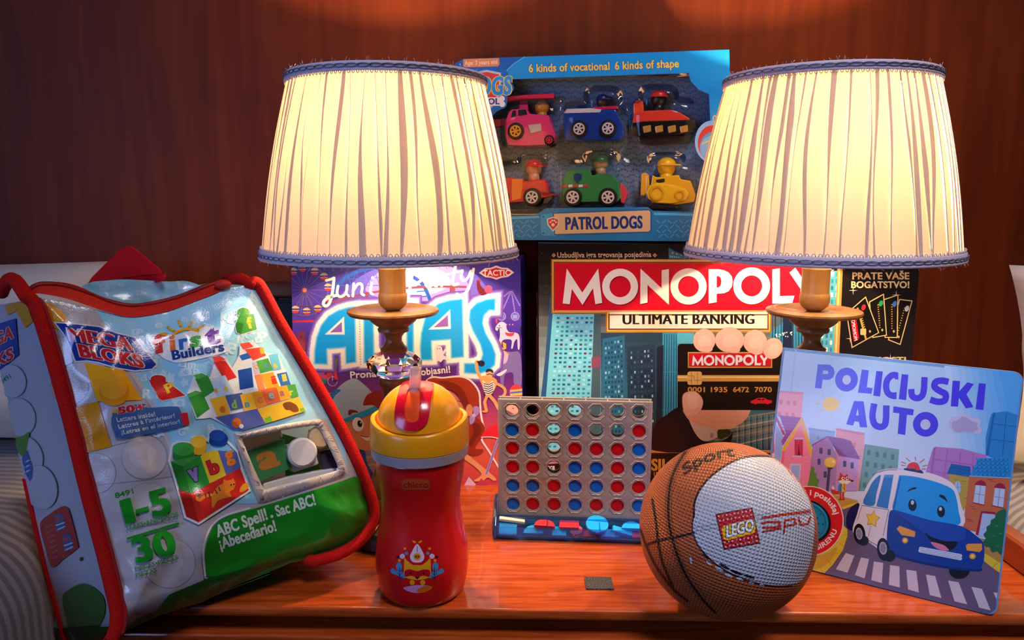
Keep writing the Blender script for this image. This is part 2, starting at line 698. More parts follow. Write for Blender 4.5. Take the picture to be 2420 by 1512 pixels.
# ============================================================ setting
M_WALL = wood('cherry_wall', '64220a', '7c300d', '903c12', 2, 0.55, 0.0, 0.55)
M_TOP = wood('cherry_top', '82300f', 'b24a1a', 'd0672c', 0, 0.24, 0.45, 2.0)
M_TOPY = wood('cherry_rail', '6a2408', '8e3814', 'ab4b1d', 1, 0.28, 0.4, 1.0)
M_WALL.node_tree.nodes['Principled BSDF'].inputs['Specular IOR Level'].default_value = 0.25
WALL_Y = 0.965
o = MB().box((-1.7, WALL_Y, -0.55), (1.7, WALL_Y + 0.03, 1.7)).build('wall_back', M_WALL)
tag(o, 'dark reddish cherry wood panelled wall behind the lamps', 'wall', kind='structure')
o = MB().box((-1.7, -2.2, -0.58), (1.7, WALL_Y, -0.55)).build('floor', add_bump(mat('carpet', '4a3a30', 0.9), 900, 0.6))
tag(o, 'brown carpet floor below the nightstand', 'floor', kind='structure')

# nightstand -------------------------------------------------
NX0, NX1 = -0.325, 0.447
yf = lambda x: 0.5755 - 0.0225 * (x - 0.06)         # front edge runs a little closer to the right
ns = thing('nightstand', 'reddish cherry wood nightstand with raised side rails under all the toys', 'nightstand', (0.04, 0.75, -0.55))
a, b = NX0 - 0.02, NX1 + 0.02
MB().prism([(a, yf(a), 0), (b, yf(b), 0), (b, WALL_Y - 0.004, 0), (a, WALL_Y - 0.004, 0)], (0, 0, -0.009)).build('tabletop', M_TOP, ns, bevel=0.004, seg=4)
MB().prism([(a + .004, yf(a) + 0.034, -0.009), (b - .004, yf(b) + 0.034, -0.009), (b - .004, WALL_Y - 0.006, -0.009), (a + .004, WALL_Y - 0.006, -0.009)], (0, 0, -0.026)).build('apron', M_TOP, ns)
for x in (NX0 - 0.018, NX1):
    MB().prism([(x, yf(x) + 0.035, 0.0002), (x, WALL_Y - 0.006, 0.0002), (x, WALL_Y - 0.006, 0.026), (x, yf(x) + 0.075, 0.026), (x, yf(x) + 0.05, 0.020), (x, yf(x) + 0.035, 0.008)], (0.018, 0, 0)).build('side_rail', M_TOPY, ns, bevel=0.003, seg=3)
MB().prism([(a, yf(a) - 0.001, -0.0245), (b, yf(b) - 0.001, -0.0245), (b, WALL_Y - 0.006, -0.0245), (a, WALL_Y - 0.006, -0.0245)], (0, 0, -0.5255)).build('cabinet_body', M_TOP, ns, bevel=0.003, seg=3)
d_ = MB().prism([(a + .03, yf(a) - 0.014, -0.05), (b - .03, yf(b) - 0.014, -0.05), (b - .03, yf(b) - 0.0015, -0.05), (a + .03, yf(a) - 0.0015, -0.05)], (0, 0, -0.2)).build('drawer', M_TOP, ns, bevel=0.003, seg=3)
MB().ball((0.05, yf(0.05) - 0.024, -0.15), 0.012, (1, 1, 1)).build('knob', mat('brass', 'a87b3a', 0.3, 1.0), d_, smooth=True)

# black fabric patch ------------------------------------------
P = [at_z(x, y, 0.0003) for x, y in ((1381, 1365), (1444, 1366), (1451, 1394), (1385, 1393))]
mh = add_bump(mat('hook_tape', '2b2728', 0.75), 2600, 1.0, 0.0012)
nt, N, L, bs = nodes(mh)
tn, rp = N.new('ShaderNodeTexNoise'), N.new('ShaderNodeValToRGB')
tco = N.new('ShaderNodeTexCoord')
L.new(tco.outputs['Object'], tn.inputs['Vector'])
tn.inputs['Scale'].default_value = 1300
tn.inputs['Detail'].default_value = 2
rp.color_ramp.elements[0].position, rp.color_ramp.elements[0].color = 0.42, hexc('151214')
rp.color_ramp.elements[1].position, rp.color_ramp.elements[1].color = 0.66, hexc('8a807c')
L.new(tn.outputs[0], rp.inputs[0]); L.new(rp.outputs[0], bs.inputs['Base Color'])
o = MB().prism(P, (0, 0, 0.0012)).build('fabric_patch', mh)
tag(o, 'small black rectangle of hook fastener tape stuck on the tabletop', 'tape patch')

# wall panel half hidden behind the bag ------------------------
wp = thing('wall_panel', 'dark slatted panel under a wooden ledge on the wall between bag and purple box', 'wall panel', (-0.3, WALL_Y, 0.1))
def wall_box(px0, py0, px1, py1, th):
    p, q = at_y(px0, py1, WALL_Y), at_y(px1, py0, WALL_Y)
    return MB().box((p.x, WALL_Y - th, p.z), (q.x, WALL_Y - 0.0002, q.z))
wall_box(626, 664, 800, 697, 0.022).build('ledge', wood('ledge_wood', '3a1c0c', '5c3216', '7b4a22', 0, 0.4, 0.2, 1.5), wp, bevel=0.003)
wall_box(645, 697, 800, 1080, 0.010).build('backing', mat('panel_dark', '161a24', 0.35), wp, bevel=0.002)
for (x0, x1) in ((648, 661), (664, 800)):
    for (y0, y1) in ((699, 708), (711, 784), (787, 870)):
        wall_box(x0, y0, x1, y1, 0.0125).build('slat', mat('panel_slat', '1d2230', 0.3), wp, bevel=0.0008)

# beds either side ---------------------------------------------
def stripes(name, c1, c2, sc):
    m = mat(name, c1, 0.85, sheen=0.3)
    nt, N, L, bs = nodes(m)
    tc = N.new('ShaderNodeTexCoord')
    w = N.new('ShaderNodeTexWave')
    w.bands_direction = 'Y'
    w.inputs['Scale'].default_value = sc
    w.inputs['Distortion'].default_value = 0.25
    L.new(tc.outputs['Object'], w.inputs[0])
    r = N.new('ShaderNodeValToRGB')
    r.color_ramp.elements[0].position, r.color_ramp.elements[0].color = 0.38, hexc(c1)
    r.color_ramp.elements[1].position, r.color_ramp.elements[1].color = 0.62, hexc(c2)
    L.new(w.outputs[0], r.inputs[0])
    L.new(r.outputs[0], bs.inputs['Base Color'])
    return m
def soft_block(lo, hi, rad, n=18, wav=0.006, k=0):
    """rounded, slightly rumpled block as one mesh"""
    bm = bmesh.new()
    bmesh.ops.create_cube(bm, size=1.0)
    bmesh.ops.subdivide_edges(bm, edges=bm.edges, cuts=n, use_grid_fill=True)
    lo, hi = V(lo), V(hi)
    c, hs = (lo + hi) / 2, (hi - lo) / 2
    for v in bm.verts:
        p = V((v.co.x * 2 * hs.x, v.co.y * 2 * hs.y, v.co.z * 2 * hs.z))
        q = V((max(-hs.x + rad, min(hs.x - rad, p.x)), max(-hs.y + rad, min(hs.y - rad, p.y)), max(-hs.z + rad, min(hs.z - rad, p.z))))
        d = p - q
        if d.length > 1e-9:
            p = q + d.normalized() * rad
        p += c
        w = noise.noise(p * 6 + V((k, 0, 0))) * wav
        v.co = p + V((w, w * 0.3, w))
    me = bpy.data.meshes.new('m')
    bm.to_mesh(me)
    bm.free()
    vs = [v.co.copy() for v in me.vertices]
    fs = [tuple(p.vertices) for p in me.polygons]
    bpy.data.meshes.remove(me)
    return vs, fs
def pillow(name, c, hs, m, label, group=None, rot=0.0):
    vs, fs = [], []
    n = 28
    for i in range(n + 1):
        for j in range(n + 1):
            for sd in (0, 1):
                pass
    R = Matrix.Rotation(rot, 3, 'X')
    for sd in (1, -1):
        base = len(vs)
        for i in range(n + 1):
            for j in range(n + 1):
                u, w = -1 + 2 * i / n, -1 + 2 * j / n
                t = ((1 - abs(u) ** 3.2) * (1 - abs(w) ** 3.2)) ** 0.55
                pinch = 1 - 0.06 * (1 - w * w)
                q = V((u * hs[0] * (1 - 0.05 * (1 - w * w)), sd * t * hs[1], w * hs[2] * (1 - 0.07 * (1 - u * u))))
                q += V((0, noise.noise(V((u * 3, w * 3, sd))) * 0.01 * t, 0))
                vs.append(V(c) + R @ q)
        for i in range(n):
            for j in range(n):
                a0 = base + i * (n + 1) + j
                q = (a0, a0 + n + 1, a0 + n + 2, a0 + 1)
                fs.append(q if sd > 0 else tuple(reversed(q)))
    b = MB()
    b.add(vs, fs)
    o = b.build(name, m, None, smooth=True)
    return tag(o, label, 'pillow', group)
M_SHEET = add_bump(mat('white_linen', 'd9d2c8', 0.85, sheen=0.3), 30, 0.25, 0.004)
M_DUVET = stripes('striped_duvet', '7f797b', 'a49e9e', 30.0)
def bed(x0, x1, label, zt):
    t = thing('bed', label, 'bed', ((x0 + x1) / 2, 0.2, -0.55))
    vs, fs = soft_block((x0, -0.9, -0.2), (x1, WALL_Y - 0.03, zt), 0.07)
    mesh_obj('duvet', vs, fs, M_DUVET, t, True)
    MB().box((x0 + 0.02, -0.88, -0.55), (x1 - 0.02, WALL_Y - 0.04, -0.205)).build('bed_base', mat('bed_dark', '2a1a12', 0.6), t, bevel=0.01)
    MB().box((x0 + 0.0, WALL_Y - 0.028, -0.5), (x1, WALL_Y - 0.002, zt + 0.05)).build('headboard', M_WALL, t, bevel=0.004)
    return t
bed(-1.25, -0.40, 'bed with grey striped duvet left of the nightstand', 0.055)
bed(0.50, 1.3, 'bed right of the nightstand behind the picture book', 0.03)
pillow('pillow', (-0.745, 0.82, 0.162), (0.33, 0.085, 0.098), M_SHEET, 'white pillow on the bed behind the toy bag', None, -0.15)
pillow('pillow', (0.855, 0.80, 0.147), (0.33, 0.08, 0.110), M_SHEET, 'white pillow on the bed past the right edge of the picture book', None, -0.15)

# ============================================================ lamps
M_WOODL = wood('lamp_wood', '4c2c13', '6c441f', '875b30', 2, 0.38, 0.15, 1.4)
def shade_cloth():
    m = bpy.data.materials.new('shade_cloth')
    m.use_nodes = True
    nt = m.node_tree
    N, L = nt.nodes, nt.links
    N.clear()
    out = N.new('ShaderNodeOutputMaterial')
    d = N.new('ShaderNodeBsdfDiffuse')
    d.inputs[0].default_value = (0.70, 0.67, 0.64, 1)
    t = N.new('ShaderNodeBsdfTranslucent')
    t.inputs[0].default_value = (0.33, 0.225, 0.108, 1)
    mx = N.new('ShaderNodeMixShader')
    mx.inputs[0].default_value = 0.42
    tc = N.new('ShaderNodeTexCoord')
    mp = N.new('ShaderNodeMapping')
    mp.inputs['Scale'].default_value = (300, 300, 1400)
    n = N.new('ShaderNodeTexNoise')
    n.inputs['Scale'].default_value = 1.0
    bp = N.new('ShaderNodeBump')
    bp.inputs['Strength'].default_value = 0.25
    bp.inputs['Distance'].default_value = 0.0005
    L.new(tc.outputs['Object'], mp.inputs[0]); L.new(mp.outputs[0], n.inputs['Vector'])
    L.new(n.outputs[0], bp.inputs['Height'])
    L.new(bp.outputs[0], d.inputs['Normal']); L.new(bp.outputs[0], t.inputs['Normal'])
    L.new(d.outputs[0], mx.inputs[1]); L.new(t.outputs[0], mx.inputs[2])
    L.new(mx.outputs[0], out.inputs[0])
    return m
M_SHADE = shade_cloth()
M_BRAID = add_bump(mat('braid', 'd8cad8', 0.9), 1500, 0.6, 0.001)
M_CHAIN = mat('braid_dark', '6e6880', 0.8)
M_CRYSTAL = mat('crystal', 'ffffff', 0.0, trans=1.0, ior=1.52)
M_BULB = mat('bulb_glow', 'ffffff', 0.4)
bb = M_BULB.node_tree.nodes['Principled BSDF']
bb.inputs['Emission Color'].default_value = BULB_COLOR + (1,)
BR_ = 0.0085
M_GLASS = None
bb.inputs['Emission Strength'].default_value = BULB_POWER / (math.pi * 4 * math.pi * BR_ ** 2)
def clear_film(name, tint, ior=1.45, rough=0.02, refl=1.0):
    """thin clear plastic or glass: see-through with a fresnel reflection"""
    m = bpy.data.materials.new(name)
    m.use_nodes = True
    nt = m.node_tree
    N, L = nt.nodes, nt.links
    N.clear()
    out = N.new('ShaderNodeOutputMaterial')
    t = N.new('ShaderNodeBsdfTransparent')
    t.inputs[0].default_value = tint
    g = N.new('ShaderNodeBsdfGlossy')
    g.inputs['Roughness'].default_value = rough
    fr = N.new('ShaderNodeFresnel')
    fr.inputs[0].default_value = ior
    k = N.new('ShaderNodeMath')
    k.operation = 'MULTIPLY'
    k.inputs[1].default_value = refl
    mx = N.new('ShaderNodeMixShader')
    L.new(fr.outputs[0], k.inputs[0]); L.new(k.outputs[0], mx.inputs[0])
    L.new(t.outputs[0], mx.inputs[1]); L.new(g.outputs[0], mx.inputs[2])
    L.new(mx.outputs[0], out.inputs[0])
    return m
M_GLASS = clear_film('bulb_glass', (0.97, 0.97, 0.97, 1))
def pleated(cx, cy, z0, z1, r0, r1, seed):
    rnd = random.Random(seed)
    M_ = 60
    w = [0.55 + rnd.random() for _ in range(M_)]
    tot = sum(w)
    th, acc = [], 0.0
    for q in w:
        th.append(acc / tot * 2 * math.pi)
        acc += q
    ph = [(rnd.uniform(0, 6), rnd.uniform(0, 6), rnd.uniform(0.4, 1.6), rnd.uniform(0.2, 0.55), rnd.uniform(0, 6)) for _ in range(M_)]
    rows = 26
    pitch = 2 * math.pi / M_
    v, f = [], []
    per = None
    for i in range(rows + 1):
        t = i / rows
        z = z0 + (z1 - z0) * t
        R = r0 + (r1 - r0) * t + 0.0022 * math.sin(math.pi * t)
        env = 0.35 + 0.65 * math.sin(math.pi * min(1, max(0, t)))
        th_t = [th[k] + pitch * 0.22 * (math.sin(ph[k][0] + t * 2.6 * ph[k][2]) + 0.4 * math.sin(ph[k][1] + 6 * t)) for k in range(M_)]
        row = []
        for k in range(M_):
            a0 = th_t[k]
            a1 = th_t[(k + 1) % M_] + (2 * math.pi if k == M_ - 1 else 0)
            span = a1 - a0
            dl = min(abs(span) * 0.62, pitch * ph[k][3] * (0.75 + 0.6 * math.sin(ph[k][4] + 3 * t)) * (0.55 + 0.45 * env))
            dl = max(dl, pitch * 0.06)
            amp = 0.0016 * env
            for s_, r_ in ((0.06, 0.0004), (0.35, amp), (0.7, amp * 1.25), (0.94, amp + 0.0006), (1.02, amp + 0.0002)):
                row.append((a0 + span * s_, R + r_))
            row.append((a1 - dl * 0.5, R - 0.0002))
            row.append((a1 - dl, R - 0.0006))
            row.append((a1 - dl * 0.45, R - 0.0011))
        per = len(row)
        v += [(cx + r * math.cos(-a), cy + r * math.sin(-a), z) for a, r in row]
    for i in range(rows):
        for k in range(per):
            if k % 8 in (4, 5): continue                # cloth overlaps like shingles at each fold
            k2 = (k + 1) % per
            f.append((i * per + k, i * per + k2, (i + 1) * per + k2, (i + 1) * per + k))
    return v, f
def lamp(label, px_dish, y, rs, shade_label, seed, group):
    z_ = lambda py: z_at(py, LY)
    LY = 0.725
    k = lambda py, h: (z_at(py, LY), h / F_PX * zc(LY, z_at(py, LY)))   # profile measured on one lamp, in metres
    x = x_at(px_dish, y, 0.22)
    t = thing('table_lamp', label, 'lamp', (x, y, 0), group)
    zb, zt, r0, r1 = 0.2765, 0.4325, rs, rs * 0.745
    # base
    base = MB().lathe([(0.0, 0.052), (0.004, 0.056), (0.015, 0.056), (0.018, 0.053)], x, y, 64).build('base', mat('lamp_black', '17110e', 0.3), t, auto=30)
    rib = MB()
    for q in range(60):
        a = 2 * math.pi * q / 60
        rib.tube([(x + r * math.cos(a), y + r * math.sin(a), z) for r, z in ((0.052, 0.0185), (0.044, 0.0225), (0.036, 0.0245))], 0.0011, 5)
    rib.build('ribbing', mat('old_gold', '8a6a3a', 0.35, 0.8), base, smooth=True)
    MB().lathe([(0.018, 0.0525), (0.021, 0.046), (0.0235, 0.036)], x, y, 64).build('base_cap', mat('lamp_black', '17110e', 0.3), t, auto=30)
    MB().lathe([(0.0235, 0.036), (0.026, 0.0365), (0.040, 0.033), (0.043, 0.030), (0.046, 0.030), (0.050, 0.027), (0.07, 0.0195), (0.09, 0.0135), (0.108, 0.0115), (0.117, 0.0125), (0.120, 0.0165), (0.124, 0.0165), (0.128, 0.012), (0.131, 0.0105)], x, y, 48).build('pedestal', M_WOODL, t, auto=40)
    MB().lathe([(0.131, 0.0105), k(925, 27), k(915, 30), k(905, 37), k(893, 37), k(887, 30)], x, y, 48).build('collar', M_WOODL, t, auto=50)
    # cut crystal
    c = []
    for py, h in ((889, 33), (880, 50), (866, 65), (852, 65), (838, 50), (830, 33)):
        c.append(k(py, h))
    MB().lathe(c, x, y, 10, 0.13).build('crystal', M_CRYSTAL, t)
    st = [k(832, 24), k(829, 31), k(821, 33), k(817, 26), k(805, 19), k(795, 19.5), k(785, 27), k(782, 36), k(776, 37.5), k(771, 34), k(768, 41), k(758, 53), k(750, 58), k(742, 61)]
    MB().lathe(st, x, y, 48).build('stem', M_WOODL, t, auto=50)
    MB().lathe([k(742, 61), k(741, 104), k(735, 108.5), k(731, 107), k(727.5, 92), k(727, 82), k(728.5, 79), k(732, 60), k(733, 20)], x, y, 64).build('drip_dish', M_WOODL, t, auto=50)
    MB().lathe([k(733, 15), k(727, 24), k(721, 30), k(712, 33.5), k(703, 34), k(695, 33.5), k(692, 32), k(690, 31.5), k(640, 31.5), k(634, 33), k(630, 31), (0.318, 0.0115), (0.322, 0.012)], x, y, 48).build('candle_sleeve', wood('sleeve_wood', '7c5326', '966b35', 'a97e45', 2, 0.45, 0.1, 0.9), t, auto=40)
    MB().lathe([(0.322, 0.0125), (0.345, 0.0135), (0.347, 0.011)], x, y, 24).build('bulb_socket', mat('socket', 'd8d0c0', 0.5), t, auto=40)
    zb_ = 0.376
    pr = [(0.3475, 0.009), (0.353, 0.0095), (0.358, 0.013), (0.366, 0.018), (0.376, 0.020), (0.386, 0.018), (0.392, 0.0125), (0.3955, 0.006), (0.396, 0.0005)]
    bu = MB().lathe(pr, x, y, 24).build('light_bulb', M_GLASS, t, smooth=True)
    MB().tube([(x + 0.003 * math.sin(q), y, 0.352 + (zb_ - 0.362) * q / 6) for q in range(7)], 0.0008, 6).build('filament_post', mat('wire', 'c8c0b0', 0.4, 0.8), bu)
    MB().ball((x + 0.0095, y - 0.0085, zb_), BR_, (1, 1, 1), 14, 9).build('filament', M_BULB, bu, smooth=True)
    # shade
    v, f = pleated(x, y, zb, zt, r0, r1, seed)
    mesh_obj('lamp_shade', v, f, M_SHADE, t, True)['label'] = shade_label
    fr = MB()
    for rr, zz in ((r1 - 0.003, zt - 0.002), (r0 - 0.003, zb + 0.002)):
        if rr > r1: MB().tube([(x + rr * math.cos(2 * math.pi * q / 48), y + rr * math.sin(2 * math.pi * q / 48), zz) for q in range(48)], 0.0012, 6, True).build('bottom_ring', mat('wire', 'c8c0b0', 0.4, 0.8), t, smooth=True)
        else: fr.tube([(x + rr * math.cos(2 * math.pi * q / 48), y + rr * math.sin(2 * math.pi * q / 48), zz) for q in range(48)], 0.0012, 6, True)
    for q in range(3):
        a = 2 * math.pi * q / 3 + 0.5
        fr.tube([(x + (r1 - 0.003) * math.cos(a), y + (r1 - 0.003) * math.sin(a), zt - 0.002), (x + 0.012 * math.cos(a), y + 0.012 * math.sin(a), zt - 0.012)], 0.0011, 6)
    fr.tube([(x + 0.012 * math.cos(2 * math.pi * q / 16), y + 0.012 * math.sin(2 * math.pi * q / 16), zt - 0.012) for q in range(16)], 0.0015, 6, True)
    fr.build('shade_frame', mat('wire', 'c8c0b0', 0.4, 0.8), t, smooth=True)
    rnd = random.Random(seed)
    for nm, rr, zz, hh, rim in (('top_braid', r1, zt, 0.0075, 1), ('bottom_braid', r0, zb, 0.0085, -1)):
        slope = (r1 - r0) / (zt - zb)
        z0, z1 = (zz - hh * 0.75, zz + hh * 0.3) if rim > 0 else (zz - hh * 0.45, zz + hh * 0.6)
        rad = lambda z: rr + slope * (z - zz)
        pr = [(z0, rad(z0) + 0.0003), (z0, rad(z0) + 0.0026)]
        for i in range(1, 8):
            zq = z0 + (z1 - z0) * i / 8
            pr.append((zq, rad(zq) + 0.0033 + 0.0005 * (i % 2)))
        pr += [(z1, rad(z1) + 0.0026), (z1, rad(z1) - 0.0012), (z0, rad(z0) - 0.0012)]
        bd = MB().lathe(pr + pr[:1], x, y, 160, 0.0, False)
        # scalloped picot edge towards the cloth, and a fuzz of loose threads
        ze = z0 if rim > 0 else z1
        for q in range(150):
            a = 2 * math.pi * q / 150
            p = [(x + (rad(ze) + 0.0028) * math.cos(a + da), y + (rad(ze) + 0.0028) * math.sin(a + da), ze - rim * dz) for da, dz in ((-0.014, -0.0008), (-0.009, 0.0013), (0, 0.002), (0.009, 0.0013), (0.014, -0.0008))]
            bd.tube(p, 0.00042, 4)
        for q in range(90):
            a = rnd.uniform(0, 6.283)
            zz2 = z1 if rim > 0 else z0
            h = rnd.uniform(0.0008, 0.0035)
            bd.tube([(x + (rad(zz2) + 0.002) * math.cos(a), y + (rad(zz2) + 0.002) * math.sin(a), zz2), (x + (rad(zz2) + rnd.uniform(0, .004)) * math.cos(a + rnd.uniform(-.02, .02)), y + (rad(zz2) + rnd.uniform(0, 0.004)) * math.sin(a + rnd.uniform(-.02, .02)), zz2 + rim * h)], 0.00015, 3)
        bo = bd.build(nm, M_BRAID, t, smooth=True)
        ch = MB()
        n = 78 if rim < 0 else 58
        zm = z0 + (z1 - z0) * (0.5 if rim < 0 else 0.52)
        for q in range(n):
            a = 2 * math.pi * q / n
            ha, hz = 2 * math.pi / n * 0.56, 0.00135
            ch.tube([(x + (rad(zm) + 0.0042) * math.cos(a + ha * math.cos(w)), y + (rad(zm) + 0.0042) * math.sin(a + ha * math.cos(w)), zm + hz * math.sin(w)) for w in [2 * math.pi * j / 12 for j in range(12)]], 0.00042, 5, True)
        ch.build('chain_stitch', M_CHAIN, bo, smooth=True)
    return t
lamp('table lamp standing in front of the purple box, behind the red cup', 929, 0.725, 0.1150, 'cream pleated cloth shade', 3, 'pair of candlestick lamps')
lamp('table lamp standing in front of the black game box, behind the picture book', 1923, 0.722, 0.1178, 'cream pleated cloth shade', 11, 'pair of candlestick lamps')

# ============================================================ four-in-a-row game
YAW4 = math.radians(4.5)
E4, N4 = V((math.cos(YAW4), -math.sin(YAW4), 0)), V((-math.sin(YAW4), -math.cos(YAW4), 0))
O4 = V((x_at(1179, 0.723, 0.06), 0.723, 0.0))
PL4 = Plane(O4, N4)
def L4(u, w, d=0.0):
    return O4 + E4 * u + V((0, 0, w)) + N4 * d
def uv4(px, py):
    q = PL4.hit(px, py) - O4
    return q.dot(E4), q.z
gx = [(1209.5, 971.5), (1258, 971.8), (1308.4, 972.2), (1358.8, 972.7), (1409.7, 973.2), (1460, 973.7), (1510.6, 974.2)]
gy = [0, 44.6, 88.2, 132.3, 176.0, 219.4]
HOLES = [[uv4(x + (0.6 * r if c == 0 else 0.15 * r if c < 3 else -0.4 * (c - 3) * r * 0.25), y + gy[r] + 0.6 * c * r * 0.13) for c, (x, y) in enumerate(gx)] for r in range(6)]
u0, wt = uv4(1178, 943.5)
u1, _ = uv4(1541.5, 950)
_, wb = uv4(1180, 1217)
def plate(name, m, parent, th, d, hr, rim=0.0):
    cu = bpy.data.curves.new('plate', 'CURVE')
    cu.dimensions, cu.fill_mode = '2D', 'BOTH'
    cu.extrude = th / 2
    cu.bevel_depth, cu.bevel_resolution = 0.0005, 2
    def spl(pts):
        s_ = cu.splines.new('POLY')
        s_.points.add(len(pts) - 1)
        for p, q in zip(s_.points, pts): p.co = (q[0], q[1], 0, 1)
        s_.use_cyclic_u = True
    spl([(u0, wb), (u1, wb), (u1, wt), (u0, wt)])
    for row in HOLES:
        for hu, hw in row:
            spl([(hu + hr * math.cos(2 * math.pi * k / 32), hw + hr * math.sin(2 * math.pi * k / 32)) for k in range(32)])
    tmp = bpy.data.objects.new('plate', cu)
    me = bpy.data.meshes.new_from_object(tmp)
    bpy.data.objects.remove(tmp)
    vs = [L4(v.co.x, v.co.y, d + v.co.z) for v in me.vertices]
    fs = [tuple(p.vertices) for p in me.polygons]
    bpy.data.meshes.remove(me)
    return MB().add(vs, fs)
M_GRID = mat('grid_plastic', '978c83', 0.32, coat=0.2)
g4 = thing('four_in_a_row_game', 'grey upright game grid of round holes on a clear blue tray', 'board game', L4(0.075, 0.0))
fp = plate('p', M_GRID, g4, 0.0016, -0.001, 0.00685)
for row in HOLES:
    for hu, hw in row:
        # notched collar moulded round every hole
        ring = []
        for k in range(48):
            a = 2 * math.pi * k / 48
            r_ = 0.0086 - 0.0006 * math.cos(4 * a) ** 2 + 0.0006 * (abs(math.cos(a)) > 0.93) * -1.4 - 0.0004 * (abs(math.sin(a)) > 0.93)
            ring.append(L4(hu + r_ * math.cos(a), hw + r_ * math.sin(a), 0.0004))
        fp.tube(ring, 0.0005, 6, True)
for px, py in ((1284, 1040), (1434, 1042), (1284, 1128), (1434, 1130)):
    a_, b_ = uv4(px, py)
    fp.disc(L4(a_, b_, 0.0003), N4, 0.0011, 0.0008, 16, 0.0006)
fp.build('front_grid', M_GRID, g4, auto=40)
plate('p', M_GRID, g4, 0.0016, -0.0105, 0.00685).build('back_grid', M_GRID, g4, auto=40)
fr = MB()
for a_, b_ in ((u0 - 0.0004, u0 + 0.0012), (u1 - 0.0012, u1 + 0.0004)):
    fr.prism([L4(a_, wb, -0.0003), L4(b_, wb, -0.0003), L4(b_, wt, -0.0003), L4(a_, wt, -0.0003)], -N4 * 0.011)
for c in range(8):
    uu = u0 + (u1 - u0) * c / 7
    fr.prism([L4(uu - 0.0006, wb, -0.0018), L4(uu + 0.0006, wb, -0.0018), L4(uu + 0.0006, wt, -0.0018), L4(uu - 0.0006, wt, -0.0018)], -N4 * 0.008)
fr.prism([L4(u0, wb, -0.0018), L4(u1, wb, -0.0018), L4(u1, wb + 0.0012, -0.0018), L4(u0, wb + 0.0012, -0.0018)], -N4 * 0.008)
fr.build('grid_frame', M_GRID, g4)
# clear blue tray
def clear_blue():
    m = clear_film('clear_blue', (0.58, 0.84, 1.0, 1), 1.5, 0.03, 1.2)
    nt = m.node_tree
    d = nt.nodes.new('ShaderNodeBsdfTranslucent')
    d.inputs[0].default_value = (0.03, 0.38, 1.0, 1)
    mx = nt.nodes.new('ShaderNodeMixShader')
    mx.inputs[0].default_value = 0.22
    o_ = nt.nodes['Material Output']
    prev = o_.inputs[0].links[0].from_socket
    nt.links.new(prev, mx.inputs[1]); nt.links.new(d.outputs[0], mx.inputs[2])
    nt.links.new(mx.outputs[0], o_.inputs[0])
    return m
M_BLUE = clear_blue()
ul, ur = u0 - 0.0045, u1 + 0.0055
def sweep4(prof, a_, b_):
    """closed (d, w) profile swept along the width"""
    return [L4(a_, w, d) for d, w in prof], E4 * (b_ - a_)
TRAY = [(-0.020, 0.0205), (-0.020, 0.004), (-0.018, 0.0012), (0.017, 0.0012), (0.0205, 0.004), (0.0215, 0.0145), (0.0200, 0.0145), (0.0190, 0.0048), (0.016, 0.0027), (-0.0165, 0.0027), (-0.0185, 0.005), (-0.0185, 0.0205)]
tray = MB().prism(*sweep4(TRAY, ul + 0.004, ur - 0.004))
tray.prism(*sweep4([(0.0035, 0.0105), (0.0050, 0.0105), (0.0095, 0.0185), (0.0085, 0.0192), (0.0030, 0.0192)], ul + 0.004, ur - 0.004))
tray.build('tray', M_BLUE, g4, bevel=0.0004)
for f_ in (0.335, 0.655):
    uu = ul + (ur - ul) * f_
    MB().prism([L4(uu, 0.0028, 0.019), L4(uu, 0.0142, 0.0205), L4(uu, 0.018, 0.009), L4(uu, 0.0028, 0.006)], E4 * 0.0010).build('tray_rib', M_BLUE, g4)
CH = [(-0.021, 0.0012), (0.018, 0.0012), (0.0225, 0.006), (0.0225, 0.015), (0.016, 0.022), (0.006, 0.027), (0.004, 0.034), (-0.014, 0.034), (-0.020, 0.026)]
for a_ in (ul, ur - 0.0042):
    MB().prism(*sweep4(CH, a_, a_ + 0.0042)).build('tray_end', M_BLUE, g4, bevel=0.0012, seg=3)
cu_, cw_ = uv4(1359, 1258)
MB().tube([L4(cu_ + 0.0075 * math.cos(a), 0.0145 + 0.006 * math.sin(a), 0.0216) for a in [math.pi + math.pi * k / 14 for k in range(15)]], 0.0007, 8).build('tray_catch', M_BLUE, g4, smooth=True)
# discs
M_RED, M_BLU = mat('disc_red', 'ea1420', 0.4), mat('disc_blue', '0d7ee6', 0.35)
def glowing_plastic(m, k):
    """thin coloured plastic that lets some lamp light through"""
    nt, N, L, b = nodes(m)
    t = N.new('ShaderNodeBsdfTranslucent')
    t.inputs[0].default_value = b.inputs['Base Color'].default_value
    mx = N.new('ShaderNodeMixShader')
    mx.inputs[0].default_value = k
    L.new(b.outputs[0], mx.inputs[1]); L.new(t.outputs[0], mx.inputs[2])
    L.new(mx.outputs[0], N['Material Output'].inputs[0])
glowing_plastic(M_RED, 0.4); glowing_plastic(M_BLU, 0.4)
GRID = ['.......', 'BR.B..R', 'RB.RRRB', 'RR.BBRB', 'BBRBBRR', 'BRRBRRB']
NUM = ['first', 'second', 'third', 'fourth', 'fifth', 'sixth', 'seventh']
proto = {}
for r in range(6):
    for c in range(7):
        q = GRID[r][c]
        if q == '.': continue
        hu, hw = HOLES[r][c]
        p = L4(hu, hw, -0.0043)
        if q not in proto:
            o = MB().disc(V((0, 0, 0)), N4, 0.0093, 0.0042, 32).build('game_disc', M_RED if q == 'R' else M_BLU, None, auto=40)
            proto[q] = o
        else:
            o = proto[q].copy()
            COL.objects.link(o)
        o.location = p
        tag(o, '%s disc in the %s column of the game grid, %s row from the top' % ('red' if q == 'R' else 'blue', NUM[c], NUM[r]), 'game disc', 'discs in the upright grid')
